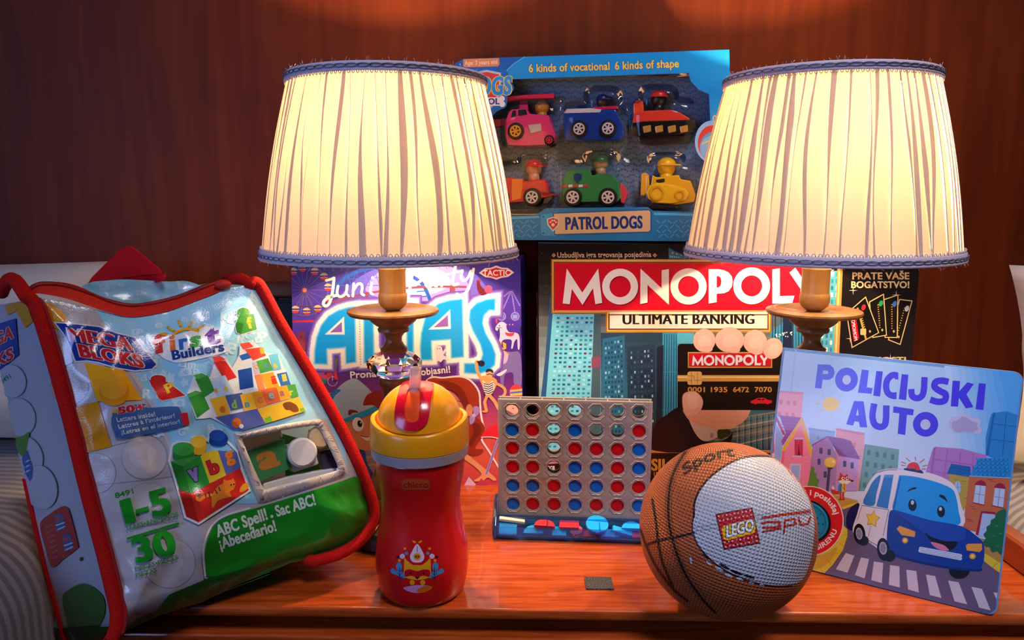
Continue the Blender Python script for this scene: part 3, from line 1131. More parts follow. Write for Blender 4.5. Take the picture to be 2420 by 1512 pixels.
# loose pieces in the tray: (name, px, py, what, size, colour, tilt, label)
M_CY, M_RD2, M_CR = mat('piece_cyan', '19b2f0', 0.35), mat('piece_red', 'f0323c', 0.35), mat('piece_cream', 'e6dcc0', 0.4)
def loose(px, py, d, w, kind, m, label, rot=0.0, tilt=0.0, sx=0.010, sy=0.006, th=0.0035):
    uu, _ = uv4(px, py)
    c = L4(uu, w, d)
    b = MB()
    if kind == 'disc': b.disc(V((0, 0, 0)), (0, 0, 1), sx, th, 28)
    elif kind == 'ring': b.disc(V((0, 0, 0)), (0, 0, 1), sx, th, 28, sx * 0.5)
    elif kind == 'half':
        b.prism([(sx * math.cos(math.pi * k / 16), sy * math.sin(math.pi * k / 16) * 1.6 - sy * 0.6, -th / 2) for k in range(17)], (0, 0, th))
    else: b.box((-sx, -sy, -th / 2), (sx, sy, th / 2))
    o = b.build('loose_piece', m, None, bevel=0.0006)
    R = Matrix(((E4.x, -N4.x, 0), (E4.y, -N4.y, 0), (0, 0, 1))).to_4x4()
    o.matrix_basis = Matrix.Translation(c) @ R @ Matrix.Rotation(tilt, 4, 'X') @ Matrix.Rotation(rot, 4, 'Y')
    tag(o, label, 'game piece', 'loose pieces in the blue tray')
loose(1212, 1244, 0.0105, 0.0170, 'bar', M_CR, 'long cream stick lying at the left end of the blue tray', 0.12, 0.2, 0.0125, 0.0022, 0.003)
loose(1203, 1257, 0.0125, 0.0085, 'bar', M_CY, 'light blue square piece at the left end of the blue tray', 0.0, 0.85, 0.0088, 0.006, 0.0045)
loose(1262, 1257, 0.0120, 0.0068, 'half', M_CY, 'light blue rounded piece under the red wedge in the tray', 0.0, 0.5, 0.0095, 0.0062, 0.004)
loose(1288, 1250, 0.0125, 0.0140, 'half', M_RD2, 'red wedge lying on two light blue pieces in the tray', 0.06, 0.35, 0.0100, 0.0055, 0.0045)
loose(1322, 1257, 0.0120, 0.0068, 'bar', M_CY, 'light blue flat piece just right of the red wedge in the tray', 0.0, 0.4, 0.0068, 0.006, 0.004)
loose(1345, 1248, 0.0105, 0.0140, 'bar', M_RD2, 'red flat piece behind the round tray catch', 0.0, 0.3, 0.0095, 0.005, 0.003)
loose(1362, 1254, 0.0135, 0.0085, 'disc', M_RD2, 'red round piece showing inside the tray catch', 0.0, 0.9, 0.0066, 0, 0.004)
loose(1396, 1262, 0.0120, 0.0062, 'bar', M_RD2, 'red block lying low under the light blue disc in the tray', -0.1, 0.2, 0.0085, 0.0062, 0.004)
loose(1410, 1248, 0.0110, 0.0155, 'disc', M_CY, 'light blue disc resting on top of the other pieces in the tray', 0.05, 0.4, 0.0110, 0, 0.0035)
loose(1440, 1262, 0.0125, 0.0066, 'bar', M_CY, 'light blue bar lying flat right of the middle of the tray', 0.0, 0.4, 0.0095, 0.005, 0.004)
loose(1468, 1257, 0.0135, 0.0105, 'bar', M_CY, 'light blue bar lying slanted across another in the tray', 0.35, 0.4, 0.0098, 0.0035, 0.0035)
loose(1490, 1250, 0.0105, 0.0140, 'half', M_CY, 'light blue rounded piece at the back of the tray near the basketball', 0.0, 0.5, 0.0095, 0.005, 0.004)
loose(1506, 1266, 0.0125, 0.0065, 'bar', M_RD2, 'red piece lowest in the tray beside the basketball', 0.0, 0.3, 0.0062, 0.005, 0.004)

# ============================================================ drinking cup
CYD = 0.610
CXX = x_at(996, CYD, 0.06)
kk = lambda py, h: (z_at(py, CYD), h / F_PX * zc(CYD, z_at(py, CYD)))
cup = thing('drinking_cup', 'red toddler cup with yellow domed lid, straw and fox print, in front of the lamp', 'cup', (CXX, CYD, 0))
CB = [(0.0003, 0.0295), (0.0012, 0.0318), kk(1378, 99), kk(1360, 104), kk(1340, 107), kk(1318, 109), kk(1290, 107.5), kk(1268, 104.5), kk(1247, 101), kk(1225, 97), kk(1205, 94), kk(1187, 92.5), kk(1165, 93.5), kk(1140, 97), kk(1115, 102), kk(1090, 105), kk(1068, 106)]
CB = [(a, b) for a, b in spline(CB, 3)]
M_CUP = ink('cup_red_plastic', 0.22, 0.5, 0.3)
MB().lathe(CB, CXX, CYD, 72)
b_ = MB().lathe(CB, CXX, CYD, 72)
for i, q in enumerate(b_.v):                                        # a waist gripped in from the sides
    pass
red = mat('cup_red', 'c81616', 0.24, coat=0.25)
body = b_.build('cup_body', red, cup, smooth=True)
MB().lathe([kk(1069, 105), kk(1068, 113), kk(1047, 115.5), kk(1045, 110)], CXX, CYD, 72).build('grey_band', mat('cup_band', '9d949c', 0.35), cup, auto=40)
yel = mat('cup_yellow', 'f3a012', 0.3, coat=0.2)
rg = MB().lathe([kk(1046, 108), kk(1045, 115), kk(1041, 116), kk(1012, 116), kk(998, 115.8), kk(987, 115.2), kk(981, 113.5), kk(979, 110), kk(981, 104), kk(1000, 102)], CXX, CYD, 96)
zr0, zr1 = kk(1035, 0)[0], kk(981, 0)[0]
for v in rg.v:                                                      # the rim dips at the front
    a = max(0.0, (CYD - v.y) / math.hypot(v.x - CXX, v.y - CYD, 1e-9))
    v.z -= 0.0062 * a ** 1.5 * max(0.0, min(1.0, (v.z - zr0) / (zr1 - zr0)))
rg.build('lid_ring', yel, cup, auto=40)
zb0, zt0 = kk(1000, 0)[0], kk(903, 0)[0]
rd = kk(960, 101)[1]
DOME = [(zb0 + (zt0 - zb0) * math.sin(a), rd * math.cos(a) ** 0.92) for a in [math.pi / 2 * i / 20 for i in range(20)]] + [(zt0, 0.0005)]
MB().lathe(DOME, CXX, CYD, 72).build('lid_dome', yel, cup, smooth=True)
SD = Turned(DOME, CXX, CYD, 6)
# red slider with a slot, standing proud of the dome
def shell(name, surf, pts, hole, h, m, parent, L=5):
    """raised slab following a surface; pts/hole in photo pixels"""
    old = surf.curved
    poly = [V((x, y, 0)) for x, y in pts]
    n = len(pts)
    hl = hole or []
    allp = list(pts) + list(hl)
    inn = []
    x0, x1 = min(p[0] for p in pts), max(p[0] for p in pts)
    y0, y1 = min(p[1] for p in pts), max(p[1] for p in pts)
    def inside(x, y, q):
        c = False
        for (ax, ay), (bx, by) in zip(q, q[1:] + q[:1]):
            if (ay > y) != (by > y) and x < (bx - ax) * (y - ay) / (by - ay) + ax: c = not c
        return c
    y = y0 + L / 2
    while y < y1:
        x = x0 + L / 2
        while x < x1:
            if inside(x, y, list(pts)) and not (hl and inside(x, y, list(hl))): inn.append((x, y))
            x += L
        y += L
    co = [V(p) for p in allp + inn]
    ed = [(i, (i + 1) % n) for i in range(n)] + [(n + i, n + (i + 1) % len(hl)) for i in range(len(hl))]
    vv, _, ff, _, _, _ = delaunay_2d_cdt(co, ed, [], 0, 1e-6)
    ff = [t for t in ff if (lambda c: inside(c[0], c[1], list(pts)) and not (hl and inside(c[0], c[1], list(hl))))((sum(vv[i][0] for i in t) / len(t), sum(vv[i][1] for i in t) / len(t)))]
    b = MB()
    m_ = len(vv)
    b.v = [surf.lift(p[0], p[1], h) for p in vv] + [surf.lift(p[0], p[1], -0.0004) for p in vv]
    b.f = [tuple(t) for t in ff] + [tuple(i + m_ for i in reversed(t)) for t in ff]
    edges = {}
    for t in ff:
        for a, c in zip(t, tuple(t[1:]) + (t[0],)):
            if (c, a) in edges: del edges[(c, a)]
            else: edges[(a, c)] = 1
    b.f += [(c, a, a + m_, c + m_) for a, c in edges]
    return b.build(name, m, parent, auto=45)
U_out = spline(pxs('950 912 940 945 935 978 938 1000 952 1013 973 1018 994 1013 1009 998 1014 978 1018 945 1024 912 1005 905 988 903 968 904'), 4, True)
U_in = spline(pxs('963 930 958 960 957 982 962 994 974 998 986 994 991 982 992 960 993 930 986 921 970 921'), 4, True)
sl = shell('straw_slider', SD, U_out, U_in, 0.0016, mat('cup_slider', 'd8102c', 0.2, coat=0.3), cup)
shell('slider_slot', SD, U_in, None, 0.0004, mat('cup_slot', 'f0501a', 0.25), cup)
ps, pe = V(SD.lift(977, 925, -0.004)), None
q = ray(983, 869)
pe = CAMP + q * ((CYD - 0.012) / q.y)
ps = V((x_at(979, CYD - 0.014, 0.14), CYD - 0.014, pe.z - 0.030))
sm = mat('straw_silicone', 'f4e8e6', 0.25, trans=0.75, ior=1.2)
tb = MB()
ax_ = (pe - ps).normalized()
X_ = ax_.orthogonal().normalized()
Y_ = ax_.cross(X_)
ringsv = []
for r_, c_ in ((0.0046, ps), (0.0046, pe), (0.0044, pe + ax_ * 0.0004), (0.0033, pe + ax_ * 0.0004), (0.0031, pe), (0.0031, ps)):
    ringsv.append([c_ + X_ * (r_ * math.cos(2 * math.pi * k / 28)) + Y_ * (r_ * math.sin(2 * math.pi * k / 28)) for k in range(28)])
fs = []
for i in range(5):
    fs += [(i * 28 + k, i * 28 + (k + 1) % 28, (i + 1) * 28 + (k + 1) % 28, (i + 1) * 28 + k) for k in range(28)]
tb.add(sum(ringsv, []), fs)
tb.build('straw', sm, cup, auto=50)
SB = Turned(CB, CXX, CYD, 7)
A = Art(SB, 6e-5, 2e-5)
A.rect(948, 1131, 1017, 1158, 'a83a1c', 8).rect(951, 1133, 1014, 1156, 'b84a20', 7)
A.text('chicco', 953, 1152, 1013, 1152, 15, '96201a', 0.035)
A.take('printed_name', ink('cup_print', 0.25, 0.5, 0.2), body)
for s_ in (-1, 1):
    mx = 986
    A.smooth([(mx + s_ * (946 - 986), 1362), (mx + s_ * -62, 1352), (mx + s_ * -58, 1342), (mx + s_ * -48, 1350), (mx + s_ * -50, 1335), (mx + s_ * -42, 1328), (mx + s_ * -36, 1337), (mx + s_ * -37, 1352), (mx + s_ * -26, 1350), (mx + s_ * -20, 1358), (mx + s_ * -30, 1366)], '4b86b4', 4)
    A.line([(mx - s_ * 41, 1378), (mx - s_ * 41, 1340)], 1.6, '1c2c50')
    for yy in (1345, 1353, 1361):
        A.line([(mx - s_ * 47, yy), (mx - s_ * 41, yy + 6), (mx - s_ * 35, yy)], 1.2, '1c2c50')
    A.ell(mx - s_ * 35, 1314, 6, 6, 'd9b6d0').ell(mx - s_ * 25, 1307, 4, 4, '4b86b4').ell(mx - s_ * 46, 1316, 3.5, 3.5, '3a1430')
    A.ell(mx - s_ * 42, 1324, 3.5, 3.5, 'e8901a').ell(mx - s_ * 29, 1296, 3.5, 3, 'e8901a')
    A.ell(mx - s_ * 7, 1280, 5, 2.6, 'e8901a', s_ * 28)
A.line('986 1284 986 1300', 1.5, '6a1830')
A.smooth('986 1285 998 1302 1003 1316 997 1327 986 1329 975 1327 969 1316 974 1302', 'e3c4d6', 4)
A.ell(986, 1315, 9, 9, 'e89a1c').ell(986, 1315, 6, 5, 'b86a14').ell(983, 1315, 1.5, 2, '3a1430').ell(989, 1315, 1.5, 2, '3a1430').line('986 1290 986 1304', 1.5, '6a1830')
A.smooth('956 1319 964 1326 975 1334 986 1335 998 1334 1009 1326 1017 1319 1018 1340 1018 1355 1010 1366 986 1370 962 1366 955 1355 955 1340', 'e89a1c', 4)
A.smooth('957 1348 970 1345 986 1349 1002 1345 1016 1348 1014 1362 1000 1360 986 1364 972 1360 958 1362', 'b8141c', 4)
A.ell(971, 1354, 2.2, 2.8, '3a1430').ell(1001, 1354, 2.2, 2.8, '3a1430').poly('980 1363 992 1363 986 1369', '3a1430')
A.ell(974, 1376, 6, 6, 'e89a1c').ell(999, 1376, 6, 6, 'e89a1c')
A.smooth('953 1389 970 1384 995 1382 1020 1386 1010 1396 990 1401 968 1398', 'd38ab8', 4)
A.smooth('985 1394 1000 1385 1022 1386 1012 1396 992 1401', 'd8681c', 4)
A.take('printed_fox', ink('cup_print', 0.25, 0.5, 0.2), body)['label'] = 'printed yellow fox, pear and blue leaves'

# ============================================================ basketball
BRD = 0.0681
BC = V((0.1700, 0.579, BRD))
bl = thing('basketball', 'small brown and white rubber basketball on the front edge of the nightstand', 'ball', (BC.x, BC.y, 0))
M_RUB = ink('pebbled_rubber', 0.42, 0.45)
def pebbles(m, pitch, depth):
    """even rows of moulded pebbles wrapped over the ball (equal-area sinusoidal layout)"""
    nt, N, L, b = nodes(m)
    tc = N.new('ShaderNodeTexCoord')
    def vm(op, a, v=None):
        n = N.new('ShaderNodeVectorMath'); n.operation = op
        L.new(a, n.inputs[0])
        if v is not None: n.inputs[1].default_value = v
        return n.outputs[0]
    def ma(op, a, c=None, k=None):
        n = N.new('ShaderNodeMath'); n.operation = op
        L.new(a, n.inputs[0])
        if c is not None: L.new(c, n.inputs[1])
        if k is not None: n.inputs[1].default_value = k
        return n.outputs[0]
    p = vm('NORMALIZE', vm('SUBTRACT', tc.outputs['Object'], tuple(BC)))
    r = N.new('ShaderNodeVectorRotate')
    r.rotation_type = 'EULER_XYZ'
    r.inputs['Rotation'].default_value = (0.25, 0.5, 0.2)
    L.new(p, r.inputs['Vector'])
    sx = N.new('ShaderNodeSeparateXYZ')
    L.new(r.outputs[0], sx.inputs[0])
    lat = ma('ARCSINE', sx.outputs[2])
    lon = ma('ARCTAN2', sx.outputs[0], ma('MULTIPLY', sx.outputs[1], k=-1.0))
    u = ma('MULTIPLY', lon, ma('COSINE', lat))
    cx = N.new('ShaderNodeCombineXYZ')
    k = BRD / pitch
    L.new(ma('MULTIPLY', ma('ADD', u, lat), k=k * 0.7071), cx.inputs[0])
    L.new(ma('MULTIPLY', ma('SUBTRACT', u, lat), k=k * 0.7071), cx.inputs[1])
    v = N.new('ShaderNodeTexVoronoi')
    v.voronoi_dimensions = '2D'
    v.inputs['Scale'].default_value = 1.0
    v.inputs['Randomness'].default_value = 0.12
    L.new(cx.outputs[0], v.inputs['Vector'])
    mr = N.new('ShaderNodeMapRange')
    mr.interpolation_type = 'SMOOTHSTEP'
    mr.inputs['From Min'].default_value, mr.inputs['From Max'].default_value = 0.08, 0.52
    mr.inputs['To Min'].default_value, mr.inputs['To Max'].default_value = 1.0, 0.0
    L.new(v.outputs['Distance'], mr.inputs['Value'])
    bp = N.new('ShaderNodeBump')
    bp.inputs['Strength'].default_value = 0.9
    bp.inputs['Distance'].default_value = depth
    L.new(mr.outputs[0], bp.inputs['Height'])
    L.new(bp.outputs[0], b.inputs['Normal'])
pebbles(M_RUB, 0.0027, 0.0008)
bm = bmesh.new()
bmesh.ops.create_uvsphere(bm, u_segments=160, v_segments=96, radius=BRD)
me = bpy.data.meshes.new('rubber_skin')
bm.to_mesh(me); bm.free()
vs = [v.co + BC for v in me.vertices]
fs = [tuple(p.vertices) for p in me.polygons]
bpy.data.meshes.remove(me)
skin = mesh_obj('rubber_skin', vs, fs, M_RUB, bl, True, [hexc('a8552b')] * len(fs))
SBALL = Ball(BC, BRD, 6)
A = Art(SBALL, 3e-5, 2.5e-5)
WH = spline(pxs('1639 1220 1644 1180 1668 1140 1706 1108 1750 1085 1795 1080 1835 1085 1872 1112 1903 1160 1921 1215 1924 1262 1916 1320 1898 1367 1868 1381 1825 1382 1780 1373 1730 1354 1684 1325 1652 1290 1638 1255'), 5, True)
A.poly([(1702 + (x - 1702) * 1.0, y) for x, y in WH], 'b9bdc8')
A.take('white_panel', M_RUB, bl)['label'] = 'white painted panel'
G = Art(SBALL, 9e-5, 2.5e-5)
for p, w in (('1640 1221 1643 1181 1667 1139 1705 1106 1750 1083 1796 1077 1830 1080', 5), ('1640 1218 1636 1245 1640 1266 1654 1294 1690 1331 1733 1358 1785 1377 1830 1385 1870 1384', 3)):
    G.line(p, w, '2a1410', curve=5)
for p in ('1631 1052 1606 1090 1588 1130 1580 1180 1582 1240 1597 1300 1622 1360 1660 1415 1690 1447', '1525 1288 1560 1276 1600 1268 1640 1259', '1513 1250 1528 1290 1552 1340 1590 1390 1625 1420', '1542 1180 1550 1230 1556 1280 1566 1330 1590 1385'):
    G.line(p, 5.5, '1c0e0c', curve=5)
for p in ('1624 1056 1598 1095 1581 1135 1573 1180 1575 1240 1590 1302 1616 1364 1652 1416', '1636 1054 1613 1090 1595 1130 1587 1180 1589 1238 1604 1298 1629 1356 1667 1411'):
    G.line(p, 2.2, '8a4526', curve=5)
G.line('1640 1246 1700 1236 1770 1221 1850 1207 1915 1203', 2.2, '9aa0ac', curve=4).line('1641 1254 1702 1245 1772 1231 1850 1217 1916 1212', 2.2, '9aa0ac', curve=4)
for (x, y, rx, ry, an) in ((1633, 1323, 3, 9, -8), (1700, 1345, 12, 4, 30), (1722, 1359, 10, 4, 28), (1748, 1368, 8, 3.5, 20), (1775, 1377, 7, 3, 15), (1800, 1382, 6, 3, 10), (1675, 1330, 8, 3, 40)):
    G.ell(x, y, rx, ry, 'b9bdc8', an)
for (x, y, rx, ry, an) in ((1668, 1313, 10, 2.6, 44), (1712, 1338, 14, 3.2, 28), (1740, 1352, 16, 3.2, 22), (1770, 1362, 14, 2.6, 16)):
    G.ell(x, y, rx, ry, '15121a', an)
# logo block
def quad(p, q, r, s_):
    return lambda u, v: (p[0] * (1 - u) * (1 - v) + q[0] * u * (1 - v) + r[0] * u * v + s_[0] * (1 - u) * v, p[1] * (1 - u) * (1 - v) + q[1] * u * (1 - v) + r[1] * u * v + s_[1] * (1 - u) * v)
Q = quad((1693, 1216), (1776, 1201), (1794, 1282), (1712, 1297))
G.poly([Q(-.02, -.02), Q(1.02, -.02), Q(1.02, 1.02), Q(-.02, 1.02)], '2a1418').poly([Q(0, 0), Q(1, 0), Q(1, 1), Q(0, 1)], 'c01822')
for i in range(9):
    for j in range(8):
        if 2 <= j <= 5: continue
        x, y = Q((i + 0.5) / 9, (j + 0.5) / 8)
        G.ell(x, y, 1.9, 2.3, 'c8ccd6', n=8)
G.smooth([Q(.08, .38), Q(.3, .33), Q(.92, .3), Q(1.0, .42), Q(.94, .68), Q(.7, .72), Q(.12, .76), Q(.05, .6)], 'e8b81c', 3)
a_, b_ = Q(.13, .68), Q(.93, .62)
G.text('LEGO', a_[0], a_[1], b_[0], b_[1], 27, 'e9eaf2', 0.05, 0.25, ('15121a', 0.06))
a_, b_ = (1804, 1256), (1916, 1240)
G.line('1800 1224 1850 1216 1915 1208', 6, 'b02a22', cap=False)
G.line('1801 1236 1818 1233 1842 1234 1842 1244 1820 1247 1803 1246', 5, 'b02a22').line('1803 1256 1826 1252 1844 1248', 4.5, 'b02a22')
G.line('1852 1258 1854 1230 1876 1226 1880 1238 1856 1243', 4.5, 'b02a22').line('1886 1224 1892 1240 1908 1238 1914 1222', 4.5, 'b02a22')
G.text('Sport', 1617, 1123, 1738, 1077, 24, '201410', 0.02, 0.1, arc=10)
G.take('groove_lines_and_lettering', M_RUB, bl)['label'] = 'dark seam grooves and printed letters'

def proj(p):
    d = V(p) - CAMP
    x, y, z = d.x, d.y * SP + d.z * CP, d.y * CP - d.z * SP
    return CX + F_PX * x / z, CY - F_PX * y / z
# ============================================================ purple party game box
CARD = ink('printed_card', 0.28, 0.5, 0.15)
def carton(front, depth, m, name, parent, bevel=0.0012):
    return MB().prism(front, depth).build(name, m, parent, bevel=bevel)
ab = thing('board_game_box', 'purple board game box with glowing blue letters, standing behind the left lamp', 'board game box', (-0.12, 0.87, 0))
PA = Plane(at_y(960, 1147, 0.846), (0, -1, 0.05))
fa = [PA.hit(*p) for p in ((688, 624), (1230, 612), (1237, 1146), (699, 1150))]
dz_ = min(p.z for p in fa) - 0.0005
carton([p + V((0, 0.0006, 0)) for p in fa], (0.0075, 0.058, 0.003), mat('box_purple', '2c1f66', 0.35), 'box_body', ab)
A = Art(PA)
A.clip = [proj(p) for p in fa]
A.frame(660, 600, 2.7)
A.grad((76, 66), (1539, 33), (1558, 1474), (105, 1485), ['3a2c8c', '4a38a4', '5038a8', '4a2a92', '5a2a86', '8a3478', 'c84a58', 'd85a48', 'c23c4c'], 40)
# sky glow, coaster, ferris wheel
A.smooth('380 330 450 200 560 120 700 70 900 65 1100 62 1210 90 1330 220 1390 330 1200 330 800 300', '6a5cc8', 5)
A.smooth('560 250 640 110 760 75 960 72 1120 90 1200 180 1190 260 900 300', '9c8fe6', 5).smooth('690 220 760 90 900 80 1040 110 1090 200 900 270', 'c8bef4', 5)
for w, c in ((26, '2a56b8'),):
    A.line('320 280 380 190 470 125 570 90 660 84 760 90', w, c, curve=6).line('860 150 920 200 965 300', 22, c, curve=5)
A.line(' '.join('%d 200 %d 110 %d 200' % (x, x + 30, x + 60) for x in range(400, 640, 60)), 5, '3a66c4').line('390 200 640 200', 5, '3a66c4').line('440 160 640 150', 4, '3a66c4')
for y_ in (205, 240, 275): A.line([(880, y_), (950, y_ - 6)], 7, '2f62c4')
A.line('330 310 450 275 600 245 760 222 900 212 1050 208 1190 210', 13, '8a4458', curve=4).line('560 250 560 330', 18, '8a4458').line('1105 215 1105 290', 34, '8a4458')
A.line('86 432 300 424', 13, 'b8324e')
for k in range(18):
    a = 2 * math.pi * k / 18
    A.line([(162, 230), (162 + 150 * math.cos(a), 230 + 165 * math.sin(a))], 3, '7a68b4', cap=False)
A.line([(162 + 150 * math.cos(2 * math.pi * k / 30), 230 + 165 * math.sin(2 * math.pi * k / 30)) for k in range(31)], 4, '7a68b4')
A.line('162 240 95 425', 8, '5a4a86').line('162 240 245 425', 8, '5a4a86').line('110 330 225 330', 6, '5a4a86')
A.ell(162, 230, 17, 18, 'd05060').ell(162, 230, 12, 13, 'f0a080')
for x, y in ((92, 118), (150, 98), (226, 118), (286, 150), (312, 218), (104, 360), (175, 372), (246, 355), (318, 290)):
    A.poly([(x - 22, y), (x + 22, y), (x + 14, y + 16), (x - 14, y + 16)], 'c83a4a').smooth([(x - 24, y - 14), (x - 10, y - 28), (x + 10, y - 28), (x + 24, y - 14)], 'c8b890', 3).line([(x - 22, y), (x + 22, y)], 4, 'e8c890').line([(x, y - 14), (x, y)], 3, 'c83a4a')
for dx in (-50, 0, 50):
    pass
# swing ride, horse, elephant, ball, bear and cups
A.poly('1380 240 1480 235 1536 262 1536 250 1490 225 1440 228', '5a3c9c')
for p in ('1478 240 1420 370', '1482 240 1504 375', '1470 240 1400 300', '1488 240 1535 330'): A.dots(p, 4.5, 11, '9a8ad8', False)
for x in (1419, 1505): A.ell(x, 398, 28, 28, '9a8ad8').ell(x, 398, 22, 22, '6a5cb8').rect(x - 15, 388, x + 15, 412, '7f9ae0')
A.ell(1450, 450, 4, 4, 'f09a9a').ell(1470, 450, 4, 4, 'f09a9a').ell(1490, 450, 4, 4, 'f09a9a')
A.smooth('1378 475 1395 445 1420 432 1445 445 1452 480 1470 500 1500 500 1530 520 1534 600 1522 605 1518 545 1500 560 1490 600 1480 600 1482 550 1440 545 1420 560 1412 608 1396 600 1400 560 1408 520 1404 470 1390 490', 'dcc6e8', 5)
A.smooth('1440 500 1470 505 1500 500 1490 522 1455 522', 'd8404a', 4).poly('1378 388 1396 400 1390 445 1382 440', 'd84a4a').poly('1404 565 1420 560 1416 590 1440 610 1408 610', 'e8b03a').poly('1424 560 1448 572 1448 605 1432 608', 'e8b03a')
A.line('1385 470 1420 470', 4, 'd8404a').ell(1405, 458, 4, 4, '2a2050')
A.smooth('1398 650 1430 625 1480 625 1538 640 1545 830 1500 830 1490 760 1440 770 1430 850 1412 830 1410 720', '7c6cae', 5).smooth('1395 655 1425 620 1460 640 1450 690 1420 700', 'c8b0d8', 4).line('1398 640 1430 620 1462 640', 9, 'e8a84a', curve=3).smooth('1385 770 1420 750 1450 735 1445 752 1410 778', 'e8dcf0', 4)
A.ell(1512, 880, 42, 48, 'd8404c').poly('1472 868 1552 860 1552 900 1474 905', 'e8b860').poly('1474 880 1553 872 1553 884 1475 892', '5a6ac8')
A.smooth('120 500 160 500 165 540 185 580 190 640 150 655 110 640 105 580', '7a3048', 4).ell(143, 590, 24, 38, '8f3c54').ell(140, 530, 8, 8, '5a2038')
A.ell(150, 640, 20, 24, 'c8c0e0').poly('140 618 160 662 168 650 152 618', 'd0303c')
A.smooth('110 690 150 685 165 720 120 730', 'd89a7a', 3).smooth('210 725 295 715 285 770 255 790 225 780', 'b85aa8', 4).ell(255, 722, 40, 9, '8a3080').ell(225, 728, 14, 13, '3a1850').smooth('240 790 300 770 310 800 260 832', 'c84a68', 4).smooth('255 805 300 795 295 825 262 835', '3a8a8a', 3)
# little performer on a unicycle
A.line('340 775 340 805', 6, 'b8a8d0').line([(340 + 30 * math.cos(k * .35), 812 + 30 * math.sin(k * .35)) for k in range(19)], 5, 'b8a8d0')
A.poly('318 715 358 715 375 800 356 805 345 745 330 790 300 780', 'd8303c').poly('305 665 370 662 368 728 345 730 340 690 335 735 308 726', '5a8040').poly('328 665 350 665 345 712 330 712', 'e8e8f0')
A.line('310 678 275 675 240 662', 14, '5a8040').line('365 675 400 688 425 684', 14, '5a8040').ell(236, 661, 10, 6, 'f0c0a0').ell(430, 681, 10, 6, 'f0c0a0').ell(334, 650, 15, 18, 'f0c0a0').ell(318, 650, 8, 13, 'd8404a').ell(350, 650, 8, 13, 'd8404a').poly('318 640 352 640 348 628 322 628', '3a3040').ell(358, 808, 14, 7, '2a2050')
# lit marquee letters
A1 = pxs('212 712 213 620 226 530 255 450 305 385 375 345 440 326 496 318 503 700 415 714 410 610 318 618 320 716')
AL = pxs('524 318 612 316 618 620 700 615 700 700 530 708')
AI = pxs('800 300 872 300 870 690 800 695')
A2 = pxs('892 690 886 600 892 505 915 410 955 345 1010 303 1085 280 1183 272 1190 668 1085 678 1080 560 985 566 988 688')
AS = pxs('1393 268 1390 372 1345 372 1320 398 1312 440 1330 500 1372 575 1395 640 1388 712 1340 758 1270 778 1168 770 1168 684 1240 684 1275 668 1285 635 1270 582 1222 495 1196 425 1204 350 1252 300 1320 276')
L_ = [A1, AL, AI, A2, AS]
for w, c in ((78, '6a4cb0'), (60, '8a70cc'), (44, 'c0aae8')):
    for q in L_: A.line(q, w, c, True)
for q in L_: A.dots(q, 20, 26, 'f6eef8')
for q in L_: A.line(q, 32, 'fffafa', True)
for q in L_:
    A.poly(q, 'ffffff')
    for d, c in ((5, 'd4eefe'), (9, 'a4dafc'), (13, '6cc2fa'), (17, '3ab0fa'), (21, '10a0fa')): A.poly(inset(q, d), c)
for q in ('325 500 400 432 402 498', '986 468 1076 388 1078 462'):
    A.line(q, 34, 'c4e8fd', True).line(q, 24, 'f6eef8', True).dots(q, 8, 15, 'ffffff').poly(q, '8a5cc0')
A.dots('510 335 520 705', 3.5, 16, '8a80c0', False)
# ghost
A.smooth('992 600 1010 586 1035 592 1045 620 1062 600 1060 625 1048 645 1072 660 1080 680 1050 672 1030 690 1015 680 1005 694 1000 650', 'efe0f4', 4).ell(1010, 604, 3, 4, '3a2060').ell(1024, 604, 3, 4, '3a2060')
# strongman
A.line('1258 690 1262 740 1285 790', 20, 'f0a468', curve=4).ell(1262, 692, 13, 16, 'f0a468').ell(1290, 698, 22, 20, '2a2440').rect(1262, 682, 1290, 694, '2a2440')
A.smooth('1280 790 1330 775 1385 800 1385 840 1365 880 1340 905 1312 890 1298 850', 'f0a468', 4).line('1385 825 1435 855 1440 890 1415 918', 17, 'f0a468', curve=3)
A.smooth('1300 805 1330 830 1362 808 1372 850 1352 905 1335 915 1315 895 1302 850', 'e8e4e8', 4)
for y_ in range(818, 910, 14): A.line([(1304, y_ + 8), (1336, y_ + 16), (1366, y_)], 5, '2a2440', cap=False)
A.line('1325 905 1310 945 1322 1000', 19, 'f0a468').line('1345 905 1375 940 1398 985', 21, 'f0a468').ell(1312, 1004, 18, 7, 'f0a468').ell(1340, 762, 22, 28, 'f0b078').smooth('1318 755 1325 735 1350 732 1365 745 1362 760 1345 748', '33233a', 3).line('1326 770 1342 764 1360 770', 5, '33233a')
A.smooth('1262 170 1275 168 1285 200 1310 225 1330 205 1335 240 1310 262 1280 258 1262 220', '6a2434', 4).ell(1335, 225, 26, 26, 'b8507c').poly('1268 172 1280 160 1288 178', 'd8303c')
A.ell(1410, 266, 6, 6, 'd8d0f0')
# title script
W_ = 'fffaf2'
for p, w in (('300 168 330 160 350 152', 17), ('350 155 344 215 335 270 318 318 295 332 282 315 296 290 340 270 372 262', 19), ('376 205 370 252 388 272 415 262 430 235 434 200', 17), ('432 205 430 250 444 268', 15), ('476 190 470 268', 17), ('472 235 498 196 520 190 530 210 526 250 540 262', 17), ('590 185 582 240 596 256', 17),
             ('850 98 838 190 824 274', 20), ('846 130 880 98 910 104 918 140 896 176 850 190', 18), ('985 145 955 142 934 172 940 204 965 206 985 175 992 140', 17), ('990 150 986 195 1004 206', 16), ('1046 126 1036 204', 18), ('1042 165 1062 134 1090 128', 16), ('1126 72 1108 160 1112 196 1140 190', 18), ('1078 128 1160 108', 13), ('1168 106 1160 150 1178 170 1205 150 1222 108', 17), ('1240 96 1222 180 1196 240 1160 264 1134 254', 18)):
    A.line(p, w, W_, curve=5)
